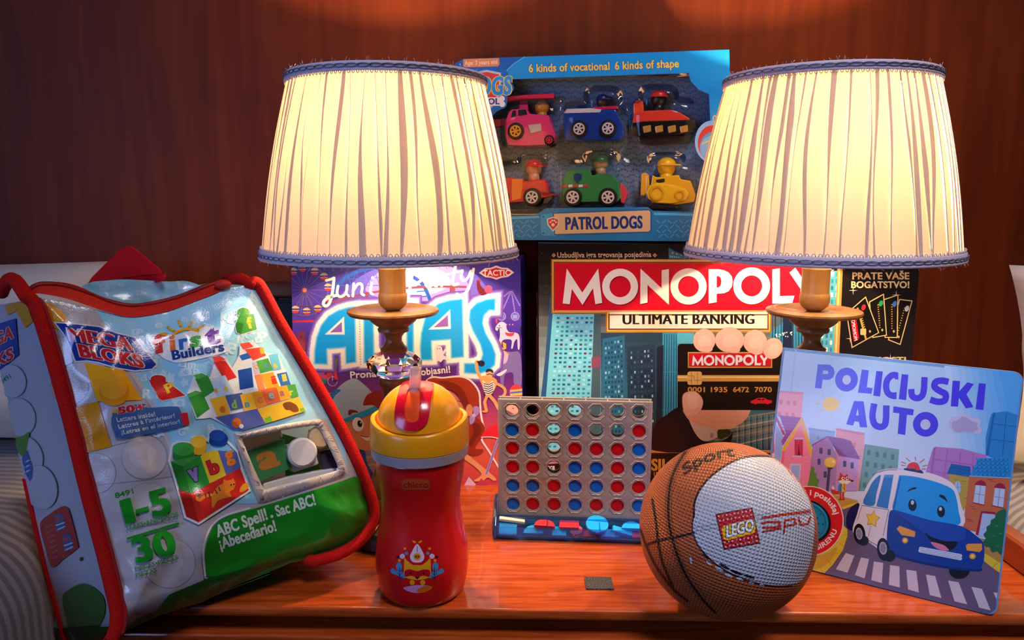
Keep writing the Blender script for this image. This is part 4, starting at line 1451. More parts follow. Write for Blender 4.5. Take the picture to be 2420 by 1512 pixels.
A.ell(596, 152, 10, 10, W_)
A.line('1280 120 1315 94 1350 92 1385 78 1420 91 1457 93 1492 118 1457 143 1420 147 1385 160 1350 148 1315 144', 8, 'f0d8d0', True).poly('1280 120 1315 94 1350 92 1385 78 1420 91 1457 93 1492 118 1457 143 1420 147 1385 160 1350 148 1315 144', 'e8dcd8').poly('1292 120 1320 100 1350 98 1385 86 1420 97 1452 99 1480 118 1452 137 1420 141 1385 152 1350 142 1320 138', 'd02a34')
A.text('TACTIC', 1299, 138, 1474, 136, 35, 'fff4ec', 0.03)
A.text('Pronađi', 454, 793, 678, 779, 44, 'f4ecf8', 0.03, 0, ('3a2278', 0.03)).text('objasni!', 905, 774, 1092, 755, 44, 'f4ecf8', 0.03, 0, ('3a2278', 0.03))
# boy
A.line('310 905 345 950 395 1062 420 1140 470 1200 520 1360 580 1450 600 1480', 16, 'f0e4e8', curve=3)
A.smooth('490 1225 600 1210 650 1300 640 1480 540 1480 505 1340', '8f86a0', 4)
for k in range(5): A.line([(520 + k * 10, 1255 + k * 48), (590 + k * 12, 1240 + k * 50)], 12, 'c8a070', cap=False)
A.smooth('500 1235 545 1255 560 1330 600 1400 625 1440 590 1470 548 1380 520 1300', '2d4a94', 4).poly('600 1240 660 1260 660 1400 620 1400', 'e0603a')
A.smooth('412 1060 480 1010 600 985 650 1010 650 1200 590 1250 500 1240 450 1180', 'd58a5e', 5)
A.smooth('312 905 350 880 400 830 450 800 490 795 540 830 600 890 655 960 600 1010 470 1050 390 1060', '9db0cc', 5).smooth('310 905 335 885 352 868 380 862 392 872 360 900 330 940', '2f6fb0', 3)
A.smooth('390 1062 440 1040 540 1000 640 960 640 985 540 1040 450 1066 396 1070', '2f90cc', 4)
A.smooth('535 960 560 900 610 878 655 880 655 950 640 985 600 965 560 965', '8a2a22', 4).smooth('440 1010 452 992 490 998 505 1010 470 1012 448 1030', '6a2a24', 3)
A.ell(503, 1086, 36, 46, 'f4f0ee', -12).ell(515, 1082, 15, 22, '1c1418', -12).ell(520, 1074, 5, 6, 'ffffff').smooth('520 1160 560 1165 590 1150 590 1185 555 1190', 'f4f0ee', 4).line('520 1158 555 1168 590 1158', 5, '5a2a20', curve=3)
# girl
A.line('942 805 980 784 1040 790 1100 783 1170 782 1230 815 1275 880 1282 960 1290 1040 1312 1150 1290 1180 1340 1260 1400 1360', 12, 'f0e4e8', curve=3)
A.smooth('945 806 985 790 1040 794 1110 788 1175 792 1230 830 1270 890 1272 950 1240 985 1212 1010 1180 960 1130 880 1080 860 1000 840', 'a23a26', 5).smooth('1010 815 1090 815 1160 850 1200 920 1215 1000 1190 990 1150 910 1090 860', '7f2a1e', 4)
A.smooth('1100 880 1150 930 1180 1000 1185 1080 1150 1200 1060 1210 1060 900', 'd58a5e', 4).ell(1213, 995, 22, 38, 'd89066').line('1140 935 1172 950', 5, '6a2a24')
A.smooth('1212 1050 1260 1045 1305 1090 1310 1150 1270 1200 1250 1240 1300 1245 1290 1270 1240 1285 1180 1250 1200 1160', '93311f', 5).smooth('1235 1080 1275 1085 1290 1130 1255 1180 1225 1230 1210 1200 1240 1140', '74241a', 4)
A.smooth('1235 985 1258 968 1282 990 1268 1025 1250 1035', 'a88ad0', 3).smooth('1215 1040 1240 1020 1252 1040 1240 1075 1218 1085', 'a88ad0', 3).ell(1240, 1028, 12, 12, 'c8b0e4')
A.smooth('1180 1265 1230 1300 1290 1350 1350 1400 1385 1435 1370 1446 1330 1425 1300 1445 1240 1446 1290 1405 1240 1350 1185 1310', 'e39a70', 4)
A.line('1398 1180 1360 1290 1322 1400', 17, 'c0b0dc').line('1398 1180 1360 1290 1322 1400', 10, '8a6ac0')
A.smooth('1290 1168 1320 1120 1375 1088 1440 1080 1440 1180 1400 1172 1350 1168', 'e0283a', 4).line('1290 1168 1350 1166 1400 1176', 7, 'f0c8cc', curve=3).poly('1180 1474 1210 1420 1260 1474', 'd8b8d8').poly('1250 1474 1290 1430 1330 1474', 'b83a58')
A.smooth('1440 985 1475 960 1500 955 1520 975 1522 1010 1500 1020 1470 1005', 'f0a898', 4).poly('1482 960 1496 950 1500 972', 'f09070').ell(1492, 985, 4, 4, '3a2050').ell(1470, 985, 200 * 0, 0.1, '8a1f6a')
A.take('printed_lid', CARD, ab)['label'] = 'lid printed with a funfair and neon letters'
# printed end of the box
A = Art(Plane(fa[1] + V((0.0004, 0, 0)), V((0.99, -0.13, 0))), 2e-4)
q = [fa[1], fa[1] + V((0.0075, 0.058, 0.003))]
sp = lambda a, z: fa[1] + V((0.0075, 0.058, 0.003)) * a + (fa[2] - fa[1]) * z
a_, b_ = proj(sp(0.35, 0.62)), proj(sp(0.35, 0.30))
A.text('ALIAS', a_[0], a_[1], b_[0], b_[1], 9, '5fb4e0', 0.03)
A.take('end_print', CARD, ab)

# ============================================================ black banking game box
mb_ = thing('board_game_box', 'wide black board game box with red title banner under the boxed toy cars', 'board game box', (0.23, 0.88, 0))
MY = 0.850
m0, m1 = x_at(1272, MY, 0.277), x_at(2177, MY, 0.265)
mz = z_at(575, MY)
PM = Plane((0, MY, 0), (0, -1, 0))
MB().box((m0, MY + 0.0006, 0.0006), (m1, MY + 0.064, mz)).build('box_body', mat('box_black', '120f0e', 0.35), mb_, bevel=0.0012)
A = Art(PM)
A.clip = [proj((x, MY, z)) for x, z in ((m0, 0.0006), (m1, 0.0006), (m1, mz), (m0, mz))]
xl, xr = proj((m0, MY, 0)), proj((m1, MY, 0))
A.poly([(1273, 575.5), (2177.5, 575.5), xr, xl], '14100f')
# night sky and towers of the picture
A.grad((1273, 577), (1990, 577), (1955, 1062), (1274, 1062), ['15120f', '2a2622', '4a4a48', '7a8888', '9ab0b2', '7e989c', '4a6068'], 20)
for k in range(70):
    r_ = random.Random(k)
    A.ell(r_.uniform(1276, 1650), r_.uniform(580, 740), r_.uniform(.5, 1.1), r_.uniform(.5, 1.1), 'c8c4bc', n=6)
A.poly('1284 962 1300 690 1312 690 1304 962', '23406a').poly('1276 960 1288 850 1300 700 1312 735 1296 960', '2c5a86')
A.poly('1306 742 1406 742 1392 1064 1284 1064 1290 940', '74cee0')
A.boxes(((1314, 746), (1404, 746), (1391, 1060), (1292, 1060)), 8, 30, 0.55, 0.45, ['2e6a86', '3f86a0', '27566e', 'a8e0e8', '3f86a0', '6a2f48', '3a7890', '9ad4e0', '3f86a0'])
A.poly('1404 742 1420 742 1418 1062 1392 1062', '46606a')
A.poly('1398 845 1420 840 1418 868 1398 868', '8a4860')
# mid towers where the picture is a night street
A.grad((1420, 786), (1600, 786), (1600, 1064), (1420, 1064), ['274456', '2a5a78', '326f90', '2c5570', '22384a'], 12)
A.poly('1424 800 1476 792 1480 1064 1424 1064', '2d6f92').boxes(((1428, 806), (1472, 800), (1476, 1060), (1428, 1060)), 6, 22, 0.5, 0.5, ['1d4660', '5fb0cc', '26566f', '8fd0e0', '1d4660'])
A.poly('1482 820 1548 812 1552 1064 1484 1064', '24445e').boxes(((1488, 828), (1544, 822), (1548, 1060), (1490, 1060)), 7, 20, 0.45, 0.5, ['4a8fb0', '16304a', '16304a', 'a8d4dc', '2c5a78'])
A.poly('1566 786 1602 786 1602 1064 1560 1064', '3f9fc0').boxes(((1568, 788), (1601, 788), (1601, 1060), (1562, 1060)), 6, 3, 0.35, 0.98, '20557a')
A.poly('1552 820 1568 815 1564 1064 1550 1064', '1c2c44')
A.poly('1600 786 1640 786 1640 812 1600 812', '57b8d0').poly('1820 786 1900 720 1900 1062 1820 1062', '3d93b6')
A.boxes(((1822, 745), (1898, 725), (1898, 1060), (1822, 1060)), 11, 2, 0.4, 0.98, ['1f4c70', '1a2f50', '2a6a90'])
A.poly('1850 745 1872 740 1872 900 1850 900', '1d2a48')
for k in range(24):
    r_ = random.Random(k + 50)
    A.ell(r_.uniform(1832, 1872), 790 + r_.uniform(-6, 6), 1.6, 1.6, 'f0f4f0', n=6)
A.poly('1898 640 1985 640 1972 1060 1898 1060', '5ab4cc').boxes(((1906, 640), (1984, 640), (1973, 1060), (1906, 1060)), 7, 26, 0.5, 0.62, ['d8f0f0', '2e7a96', '3a90ac', '3a90ac', 'e8f6f4'])
A.poly('1580 585 1600 596 1640 611 1580 611', '2f7488').boxes(((1582, 590), (1612, 602), (1612, 611), (1582, 611)), 6, 2, 0.6, 0.5, ['8a4a5a', '9ad0d0'])
# lower street streaks
A.grad((1600, 965), (1900, 965), (1890, 1064), (1600, 1064), ['3a7a84', '5a8a8c', '8a8a80', '4a7478', '2a4a52'], 12)
for k in range(7): A.line([(1690, 1062 - k * 11), (1880, 1020 - k * 9)], 3.2, ['d8c8a8', '2f6c74', 'b89a78', '1f5a5c'][k % 4])
A.boxes(((1740, 985), (1880, 975), (1880, 1060), (1740, 1062)), 30, 1, 0.3, 1.0, ['b8c8c0', '2a6068', '9aa8a4'])
# gold edge strip of the picture
A.poly([(1981, 577), (1994, 577), (1974, 1062), (1961, 1062)], 'd69a48').poly([(1984, 577), (1988, 577), (1968, 1062), (1964, 1062)], 'f6d898')
# bottom band
A.poly('1276 1063 1974 1063 1974 1070 1276 1070', 'd8a040').poly('1276 1070 1974 1070 1974 1139 1276 1139', '16100c')
A.text('SJI', 1539, 1111, 1571, 1111, 27, 'd8a43c', 0.05).text('U', 1545, 1125, 1552, 1125, 10, 'd8a43c', 0.04)
A.rect(1293, 1098, 1315, 1113, '1c1214', 3).text('DOB', 1295, 1110, 1311, 1110, 9.5, 'f0ece8', 0.03)
A.poly('1284 1085 1330 1078 1330 1094 1290 1097', 'c87888')
A.take('printed_picture', CARD, mb_)['label'] = 'printed city street at night'
# title plate
def bevel_plate(A, x0, y0, x1, y1, w, fill):
    A.rect(x0, y0, x1, y1, 'a86a20').poly([(x0, y0), (x1, y0), (x1 - w, y0 + w), (x0 + w, y0 + w)], 'd89a44').poly([(x0, y1), (x1, y1), (x1 - w, y1 - w), (x0 + w, y1 - w)], 'b87a2c')
    A.rect(x0 + w * .35, y0 + w * .35, x1 - w * .35, y1 - w * .35, 'f0c878').rect(x0 + w * .6, y0 + w * .6, x1 - w * .6, y1 - w * .6, '8a5218').rect(x0 + w, y0 + w, x1 - w, y1 - w, fill)
bevel_plate(A, 1302.5, 612.5, 1950, 741, 9, 'd3132b')
bevel_plate(A, 1431, 735, 1823, 786, 10, 'f6ead4')
A.rect(1441, 733, 1813, 742, 'f6ead4').rect(1311, 727, 1941, 733, 'd3132b').line('1312 735 1941 735', 4, 'e0a850')
A.text('ULTIMATE BANKING', 1471, 766, 1783, 765, 23, '241812', 0.045)
A.text('Uzbudljiva igra trgovanja posjedima', 1317, 608.5, 1539, 607, 12.5, 'e0b890', 0.015)
for x in (1308.5, 1547.5):
    A.poly([(x - 5, 603), (x, 598), (x + 5, 603), (x, 608)], 'd8ae84').poly([(x - 3, 603), (x, 600), (x + 3, 603), (x, 606)], '14100f').poly([(x - 1.6, 603), (x, 601.4), (x + 1.6, 603), (x, 604.6)], 'd8ae84')
A.take('title_plate', CARD, mb_)['label'] = 'red and gold title plate'
def monopoly(A, col, dx=0.0, dy=0.0):
    A.frame(1260 + dx, 560 + dy, 5.04)
    A.poly('400 375 585 660 775 375 822 785 740 800 712 610 588 808 462 620 435 800 352 790', col)
    def ringo(cx, cy, ro, ri):
        n = 40
        P = [(cx + r * math.cos(2 * math.pi * k / n), cy + r * math.sin(2 * math.pi * k / n)) for r in (ro, ri) for k in range(n)]
        A._emit(P, [(k, (k + 1) % n, n + (k + 1) % n, n + k) for k in range(n)], col)
    ringo(1036, 590, 214, 126)
    A.poly('1278 375 1530 610 1530 395 1617 380 1617 808 1362 570 1362 780 1275 797', col)
    ringo(1850, 588, 216, 124)
    A.frame(1700 + dx, 600 + dy, 4.654)
    A.poly('-118 167 -10 167 50 178 105 205 138 250 146 304 136 360 104 408 50 432 -30 438 -30 530 -118 545', col)
    A.poly('-30 245 -8 243 14 262 22 305 12 350 -12 368 -30 370', 'd3132b')
    ringo(355, 350, 203, 115)
    A.poly('582 170 665 157 665 462 826 458 800 545 582 545', col)
    A.poly('770 205 835 150 935 300 1035 150 1105 200 978 385 978 545 892 545 892 385', col)
    A.frame()
monopoly(A, '8a0c1c', 2.0, 2.5)
monopoly(A, 'f6efe4')
A.take('title_lettering', CARD, mb_)['label'] = 'raised white title letters'
def mini(A, col, dx, dy):
    k = (1816 - 1635) / 605.0                       # the big wordmark, smaller
    class T:                                        # draws the same letter shapes through a scaled frame
        def frame(s, ox=0.0, oy=0.0, q=1.0):
            A.frame(1635 + dx + (ox - 1330) * k, 838 + dy + (oy - 634) * k, q / k)
        poly = lambda s, p, c: A.poly(p, c)
        _emit = lambda s, p, t, c: A._emit(p, t, c)
    monopoly(T(), col)
    A.frame()
# card held up by four fingers and a thumb
A.smooth('1545 1064 1547 1004 1575 980 1604 962 1624 980 1640 1012 1664 1040 1700 1044 1728 1026 1732 1010 1728 1040 1700 1064', '201418', 4)
A.smooth('1624 978 1650 1002 1690 1010 1706 1016 1694 1034 1664 1042 1642 1022', 'd8ccc8', 4).rect(1678, 1023, 1686, 1034, 'a8a0a8', 2).smooth('1696 1016 1722 1014 1726 1026 1700 1038', '3a4020', 3)
A.smooth('1612 955 1640 940 1700 940 1770 950 1773 972 1752 1000 1712 1014 1672 1008 1640 1000 1620 982', 'f0b496', 5)
A.rect(1601.5, 812, 1852, 968.5, '1a120f', 9)
for k in range(40):
    a = math.pi * 2 * k / 40
    p, q = (1726 + 42 * math.cos(a), 850 + 16 * math.sin(a)), (1726 + 122 * math.cos(a), 850 + 36 * math.sin(a))
    A.line([p, q], 1.3, '2a201c', cap=False)
A.rect(1601.5, 886, 1848, 901, 'd6a448').rect(1601.5, 889, 1848, 893, 'f2d48c')
A.rect(1624.5, 877.5, 1658.5, 909, 'e6bc68', 5).line('1626 888 1640 888 1640 898 1657 898', 1.2, '9a6a24').line('1634 879 1634 907', 1.2, '9a6a24').line('1648 879 1648 907', 1.2, '9a6a24').line('1626 898 1636 898', 1.2, '9a6a24')
bevel_plate(A, 1625, 831.5, 1825, 869, 4, 'd3132b')
for dx, dy, c in ((1.0, 1.4, '8a0c1c'), (0, 0, 'f4f0ee')):
    mini(A, c, dx, dy)
for t_, x0, x1 in (('0001', 1625, 1666), ('1935', 1679.5, 1719), ('6472', 1732, 1770), ('7070', 1783, 1824)):
    A.text(t_, x0, 926, x1, 926, 12, 'e2a24a', 0.03)
A.smooth('1774 948 1782 944 1792 940 1806 940 1814 944 1824 946 1823 952 1814 953 1786 953 1775 952', 'e02838', 3).ell(1785, 952, 3.5, 3.2, 'e02838').ell(1814, 952, 3.5, 3.2, 'e02838').rect(1790, 942, 1798, 945, '2a1414').rect(1800, 942, 1806, 945, '2a1414')
for cx_, cy_, rx_, ry_, an in ((1826, 823, 22, 25, 28), (1784, 807, 27.5, 28, 8), (1664, 804, 26, 27, 0), (1724, 803, 34, 29, 0)):
    A.ell(cx_, cy_, rx_ + .8, ry_ + .8, 'd49a84', an).ell(cx_, cy_, rx_, ry_, 'f4bfa8', an).ell(cx_ + 2, cy_ + 4, rx_ * .6, ry_ * .6, 'f8ccb8', an)
for cx_, y_ in ((1670, 824), (1735, 826), (1788, 830)): A.ell(cx_, y_, 14, 8, 'f4bfa8')
A.smooth('1612 950 1614 932 1626 925 1646 926 1660 942 1660 960 1648 980 1626 985 1616 972', 'd49a84', 4).smooth('1613 950 1615 933 1627 926 1645 927 1659 942 1659 960 1647 979 1627 984 1617 972', 'f4bfa8', 4).smooth('1626 932 1642 934 1650 948 1646 962 1634 966 1624 952', 'f9cfbc', 4)
A.take('printed_hand_and_card', CARD, mb_)['label'] = 'printed hand holding a black bank card'
# black leather end panel
A.poly([(1994, 577), (2177.5, 576), xr, (1971, 1139), (1974, 1062)], '1b1718')
A.text('PRATE VAŠE', 2014, 659.5, 2149, 659.5, 16, 'dcb87c', 0.035).text('BOGATSTVO!', 2011.5, 680, 2149, 680, 15.5, 'e4c890', 0.035)
A.text('RNOSTI', 2046, 858, 2141, 858, 15, 'dcb87c', 0.035)
for x, y, r_ in ((2016, 686, 5), (2118, 697, 5), (2009, 800, 5), (2104, 846, 5)):
    for s_ in (1, .5):
        A.poly([(x - r_ * 2.2 * s_, y), (x - 1, y - 1), (x, y - r_ * 2.2 * s_), (x + 1, y - 1), (x + r_ * 2.2 * s_, y), (x + 1, y + 1), (x, y + r_ * 2.2 * s_), (x - 1, y + 1)], 'e8d0c0')
A.frame(1700, 600, 4.654)
for q, bc in (('1985 505 2112 520 1985 988 1865 940', 'c8c8d0'), ('1815 505 1958 458 1950 912 1826 912', '3a7ad0'), ('1655 530 1800 450 1832 888 1690 912', '2f9a4a'), ('1404 655 1604 482 1745 862 1462 1020', 'd8303c')):
    p = pxs(q)
    A.line(p, 22, 'c8964a', True).line(p, 12, 'f4dca0', True).poly(p, '17120f')
    f = quad(*p)
    A.line([f(.55, .12), f(.62, .9)], 0.1, '17120f')
    a, b = f(.72, .12), f(.86, .24)
    A.ell((a[0] + b[0]) / 2, (a[1] + b[1]) / 2, 22, 34, bc, 20)
    for j in range(11):
        a, b = f(.52, .18 + .06 * j), f(.62, .18 + .06 * j)
        A.line([a, b], 9, 'd8a850', cap=False)
    a = f(.74, .86)
    A.poly([(a[0] - 14, a[1]), (a[0], a[1] - 18), (a[0] + 14, a[1]), (a[0], a[1] + 18)], 'd8a850')
A.poly('1430 662 1490 610 1536 930 1478 965', 'd3132b')
A.text('MONOPOLY', 1484, 955, 1442, 668, 34, 'f4f0ee', 0.03, up=(1, -0.25))
A.line('1516 590 1610 935', 20, 'd8a04a', cap=False).rect(1548, 820, 1612, 890, 'e6bc78', 12)
A.frame()
A.text('ND', 1962, 637, 1962, 651, 9, 'e8f4f4', 0.01, up=(1, 0))
A.take('leather_print', CARD, mb_)['label'] = 'black panel printed with a fan of four cards'
# spine text on the narrow left end
A = Art(Plane((m0, MY, 0), (-1, 0, 0)), 2e-4)
for za, zb_, c in ((0.11, 0.13, 'a82030'), (0.135, 0.175, 'a82030'), (0.18, 0.19, 'b07a50'), (0.2, 0.22, 'b07a50'), (0.03, 0.10, 'a82030')):
    p = [proj((m0, MY + d, z)) for d, z in ((0.012, za), (0.05, za), (0.05, zb_), (0.012, zb_))]
    A.poly(p, c)
A.take('end_print', CARD, mb_)

# ============================================================ picture book
bL, bR = V((0.227, 0.666, 0.0006)), V((0.3830, 0.5655, 0.0006))
bU = V((0.0235, 0.034, 0.190))
bx = (bR - bL).normalized()
bn = bx.cross(bU).normalized()
if bn.y > 0: bn = -bn
book = thing('picture_book', 'blue children\'s board book with a police car on the cover, leaning at the right', 'book', (0.3, 0.62, 0))
PB = Plane(bL, bn)
W_b, H_b = (bR - bL).length, bU.length
bu = bU.normalized()
def bk(u, v, d=0.0):
    return bL + bx * u + bu * v - bn * d
def rounded(w0, w1, h0, h1, r, d, left=True):
    p = []
    for cx_, cy_, a in ((w1 - r, h0 + r, -90), (w1 - r, h1 - r, 0)):
        p += [bk(cx_ + r * math.cos(math.radians(a + 15 * k)), cy_ + r * math.sin(math.radians(a + 15 * k)), d) for k in range(7)]
    return p + [bk(w0, h1, d), bk(w0, h0, d)]
M_BK = mat('book_blue', '6f9fd8', 0.3, coat=0.2)
MB().prism(rounded(0, W_b, 0, H_b, 0.007, 0.0004), -bn * 0.0022).build('front_cover', M_BK, book, bevel=0.0006)
MB().prism(rounded(0, W_b, 0, H_b, 0.007, 0.0155), -bn * 0.0022).build('back_cover', mat('book_olive', 'b0a838', 0.4), book, bevel=0.0006)
pgs = MB()
for k in range(6):
    pgs.prism(rounded(0.001, W_b - 0.0008, 0.0008, H_b - 0.0008, 0.0065, 0.0028 + k * 0.0021), -bn * 0.0019)
pgs.build('pages', mat('book_pages', 'cfc06a', 0.6), book)
MB().prism([bk(-0.0012, 0, 0.0002), bk(-0.0012, H_b, 0.0002), bk(0.0008, H_b, 0.0002), bk(0.0008, 0, 0.0002)], -bn * 0.0175).build('spine', M_BK, book, bevel=0.0008)
A = Art(PB)
A.clip = [proj(bk(u * W_b, v * H_b, 0)) for u, v in ((.004, .004), (.97, .004), (.993, .03), (.993, .968), (.97, .994), (.004, .994))]
A.frame(1820, 810, 4.0333)
C0 = lambda u, v: (lambda q: ((q[0] - 1820) * 4.0333, (q[1] - 810) * 4.0333))(proj(bk(u * W_b, v * H_b, 0)))
A.grad(C0(.006, .985), C0(.985, .985), C0(.985, .3), C0(.006, .3), ['a4d0fc', 'aed4fc', 'bedcfe', 'd2e4fe', 'dee4fc'], 24)
A.poly([C0(.055, .995), C0(.063, .995), C0(.063, .3), C0(.055, .3)], 'a4c4ee')
for k in range(9):
    f_ = k / 8
    c_ = '%02x%02x%02x' % tuple(int(p + (q - p) * f_) for p, q in ((176, 84), (216, 172), (254, 246)))
    A.poly([C0(.70 + .026 * k, .995), C0(.995, .995), C0(.995, .40 + .04 * k), C0(.82 + .02 * k, .45 + .04 * k)], c_)
# distant buildings
A.poly('72 452 318 470 296 720 40 690', 'e8a0a4').poly('72 452 318 470 316 492 70 470', 'd88890')
for x, y in ((88, 540), (158, 548), (218, 552), (75, 655), (145, 660), (205, 668)): A.rect(x, y, x + 30, y + 48, 'd0807c', 12)
A.poly('370 808 620 842 600 1000 380 990', '94b8ec').poly('370 808 620 842 618 862 366 826', '84a8e0').rect(445, 885, 470, 920, '7ea4dc', 8)
A.poly('632 812 902 858 880 1412 600 1412', 'dc9ca4').poly('632 812 902 858 898 882 628 832', 'c98890').rect(792, 950, 816, 1000, 'c87c80', 10)
A.poly('902 964 1230 1016 1216 1220 1180 1412 840 1412', '74a8a4').poly('902 964 918 966 860 1412 840 1412', '649894')
for x, y in ((925, 1020), (1005, 1035), (1078, 1045), (1152, 1060), (912, 1128), (988, 1142), (1060, 1155), (1130, 1172), (900, 1230), (975, 1245), (885, 1330)): A.rect(x, y, x + 32, y + 52, '4f8480', 10)
A.smooth('1575 995 1600 992 2060 1070 2040 1412 1500 1412 1540 1040', 'b07cc8', 2).poly('1560 1000 1580 996 1530 1412 1500 1412', '9a68b4')
for p in ('1690 1012 1640 1412', '1815 1030 1790 1412', '1935 1055 1930 1250', '1545 1105 1960 1170', '1530 1220 1700 1250'): A.line(p, 8, '9a68b4')
A.smooth('2125 670 2150 664 2360 690 2345 1090 2055 1070 2095 720', '2f88d4', 2)
for p in ('2250 680 2215 1080', '2130 770 2345 800', '2110 920 2335 945'): A.line(p, 8, '1f6cb8')
A.poly('2125 670 2145 666 2080 1070 2055 1070', '1f6cb8')
# sun, cloud
A.ell(577, 585, 80, 68, 'e8c832').ell(577, 585, 79, 67, 'ecd040')
for p in ('570 460 572 490', '487 495 502 515', '432 580 464 584', '472 655 494 640', '588 672 590 690', '668 640 690 652', '692 565 714 560', '668 510 680 490'): A.line(p, 8, 'd8c050')
A.smooth('1715 790 1700 760 1730 715 1790 705 1840 680 1900 690 1930 715 1990 718 2008 755 1990 790 2020 830 1990 866 1940 862 1890 850 1800 856 1740 840', 'c4c0e8', 5).smooth('1735 790 1740 750 1790 735 1830 705 1880 715 1920 745 1975 760 1970 800 1990 810 1940 850 1880 845 1800 850 1750 830', 'a8a6d4', 5)
# foil title
FO = '4436ee'
def bl(t, pts):
    A.text(t, *pts, FO, 0.06)
def slab(q): return A.poly(q, FO)
slab('455 205 570 208 605 240 614 285 600 330 565 352 500 350 490 436 426 430')
A.poly('505 262 545 265 556 282 545 298 500 295', 'aac6ee')
A.ell(728, 350, 108, 114, FO, 10, 40).ell(730, 352, 40, 46, 'b0c8ee', 10)
slab('874 254 940 262 922 424 978 432 966 486 838 474')
slab('1012 268 1074 272 1048 512 982 502')
A.line('1215 312 1165 308 1120 350 1106 410 1118 470 1155 500 1200 508', 60, FO, curve=6, cap=False)
slab('1222 282 1222 350 1190 346 1180 288').poly('1206 470 1204 536 1165 530 1168 472', FO)
slab('1254 298 1318 304 1296 546 1226 536')
A.line('1472 326 1462 470 1430 520 1385 525 1352 500 1346 440', 60, FO, curve=5, cap=False)
A.line('1700 372 1640 360 1580 372 1568 420 1620 460 1672 490 1664 548 1600 562 1526 540', 62, FO, curve=6, cap=False)
slab('1740 360 1810 364 1804 460 1880 376 1942 392 1872 490 1938 612 1866 624 1800 522 1790 608 1722 604')
slab('1990 384 2056 390 2034 640 1958 632')
slab('800 554 892 558 926 806 856 804 846 752 806 748 790 788 726 776').poly('818 690 845 694 836 622', 'b8caee')
A.line('992 578 975 700 1000 780 1060 800 1100 760 1108 596', 62, FO, curve=6, cap=False)
slab('1176 604 1370 634 1362 692 1304 684 1288 878 1216 866 1232 672 1172 664')
A.ell(1482, 776, 120, 118, FO, 0, 40).ell(1480, 778, 48, 50, 'bccaf0')
# near houses
A.poly('44 640 60 690 140 860 140 880 120 875 40 700', 'b82848').poly('40 740 130 900 100 1120 80 1180 20 1100', '8fb0e4').poly('20 830 55 835 40 1110 10 1100', 'd8c8e8').rect(16, 890, 40, 1050, 'c05a9a')
A.poly('90 690 300 712 120 980 105 940 150 860', '9a4a9c')
for y_ in range(715, 960, 30): A.line([(100 + (y_ - 700) * 0.1, y_), (285 - (y_ - 715) * 0.62, y_ + 14)], 4, '7a3480', cap=False)
A.poly('302 720 412 1100 380 1412 80 1412 118 1020', 'ee86ac').poly('118 1000 140 1010 110 1412 75 1412', 'e86a8a')
A.line('130 1015 300 735 402 1090', 34, 'e8b430')
A.rect(234, 915, 312, 1080, 'b02044').poly('250 915 235 1080 262 1070 275 960 290 1075 312 1080 300 915', 'd02a4a').poly('272 960 288 1075 262 1075', '6a1a44').rect(236, 904, 320, 920, 'c8bce4').rect(210, 1074, 300, 1088, 'c8bce4')
A.poly('188 1150 298 1152 272 1412 170 1412', 'd0c4ec').poly('205 1168 284 1168 262 1412 190 1412', '9cb8ec')
for x, y in ((150, 1080), (340, 1130), (330, 1090), (140, 1055)): A.line([(x, y), (x + 30, y + 3)], 5, 'f4a8c4')
A.poly('405 970 548 888 640 1080 620 1412 360 1412', 'a884c0').poly('548 888 700 912 770 935 858 1110 658 1078', '85408c').line('402 975 548 892', 12, '8a4a90').poly('658 1078 840 1108 820 1412 620 1412', 'c09ad8')
for x, y, c in ((470, 998, '3a4a78'), (548, 1012, '3a4a78'), (452, 1104, '3a4a78'), (510, 1225, '3a4a78'), (696, 1124, '44508a'), (768, 1138, '44508a')): A.rect(x, y, x + 30, y + 58, c, 6)
for k in range(9):
    r_ = random.Random(k); x, y = r_.uniform(430, 600), r_.uniform(960, 1360); A.line([(x, y), (x + 26, y + 5)], 4, '8a68a4')
for x, y in ((600, 940), (680, 960), (740, 990), (660, 1010), (760, 1040), (820, 1075), (700, 1060)): A.line([(x, y), (x + 20, y + 16), (x + 40, y + 4)], 4, '6a2c74')
A.smooth('395 1175 425 1200 420 1230 448 1250 440 1280 468 1310 455 1350 465 1380 440 1412 355 1412 375 1280', '5a8a3a', 4)
A.line('565 1190 545 1412', 28, '3e4668').ell(574, 1140, 58, 50, 'e8c040').ell(578, 1136, 48, 42, 'f0cc58').ell(604, 1130, 12, 12, 'f8eac0').poly('545 1185 600 1190 592 1205 548 1202', '2c3454')
A.frame(1820, 1080, 3.78)
# right-hand houses, hedges
A.poly('1605 130 1790 160 1770 420 1710 500 1720 620 1700 700 1560 500', 'b8a040').poly('1618 58 1790 85 1790 180 1580 145', '1a62b0').line('1612 90 1780 120', 3, '124a8a')
A.smooth('1650 300 1650 240 1668 216 1690 220 1700 250 1698 316', 'a8c8f0', 3).line('1650 268 1700 272', 4, '6a8cc0').line('1675 220 1674 310', 4, '6a8cc0')
for x, y in ((1730, 160), (1712, 212), (1730, 365), (1640, 200)): A.line([(x, y), (x + 40, y + 4)], 5, '8a7a28')
A.poly('1780 170 2150 180 2135 480 2070 720 1720 640', 'c46a44')
A.poly('1860 10 2165 4 2150 184 1782 166', '2a90d8')
for r_ in range(5):
    for c in range(8):
        x, y = 1865 + c * 40 - r_ * 16 + (r_ % 2) * 20, 12 + r_ * 34
        if 1790 < x - 20 and x + 20 < 2160: A.line([(x - 20, y), (x - 14, y + 20), (x, y + 28), (x + 14, y + 20), (x + 20, y)], 5, '1662a8')
A.line('1782 168 2150 186', 8, '8ac0ec')
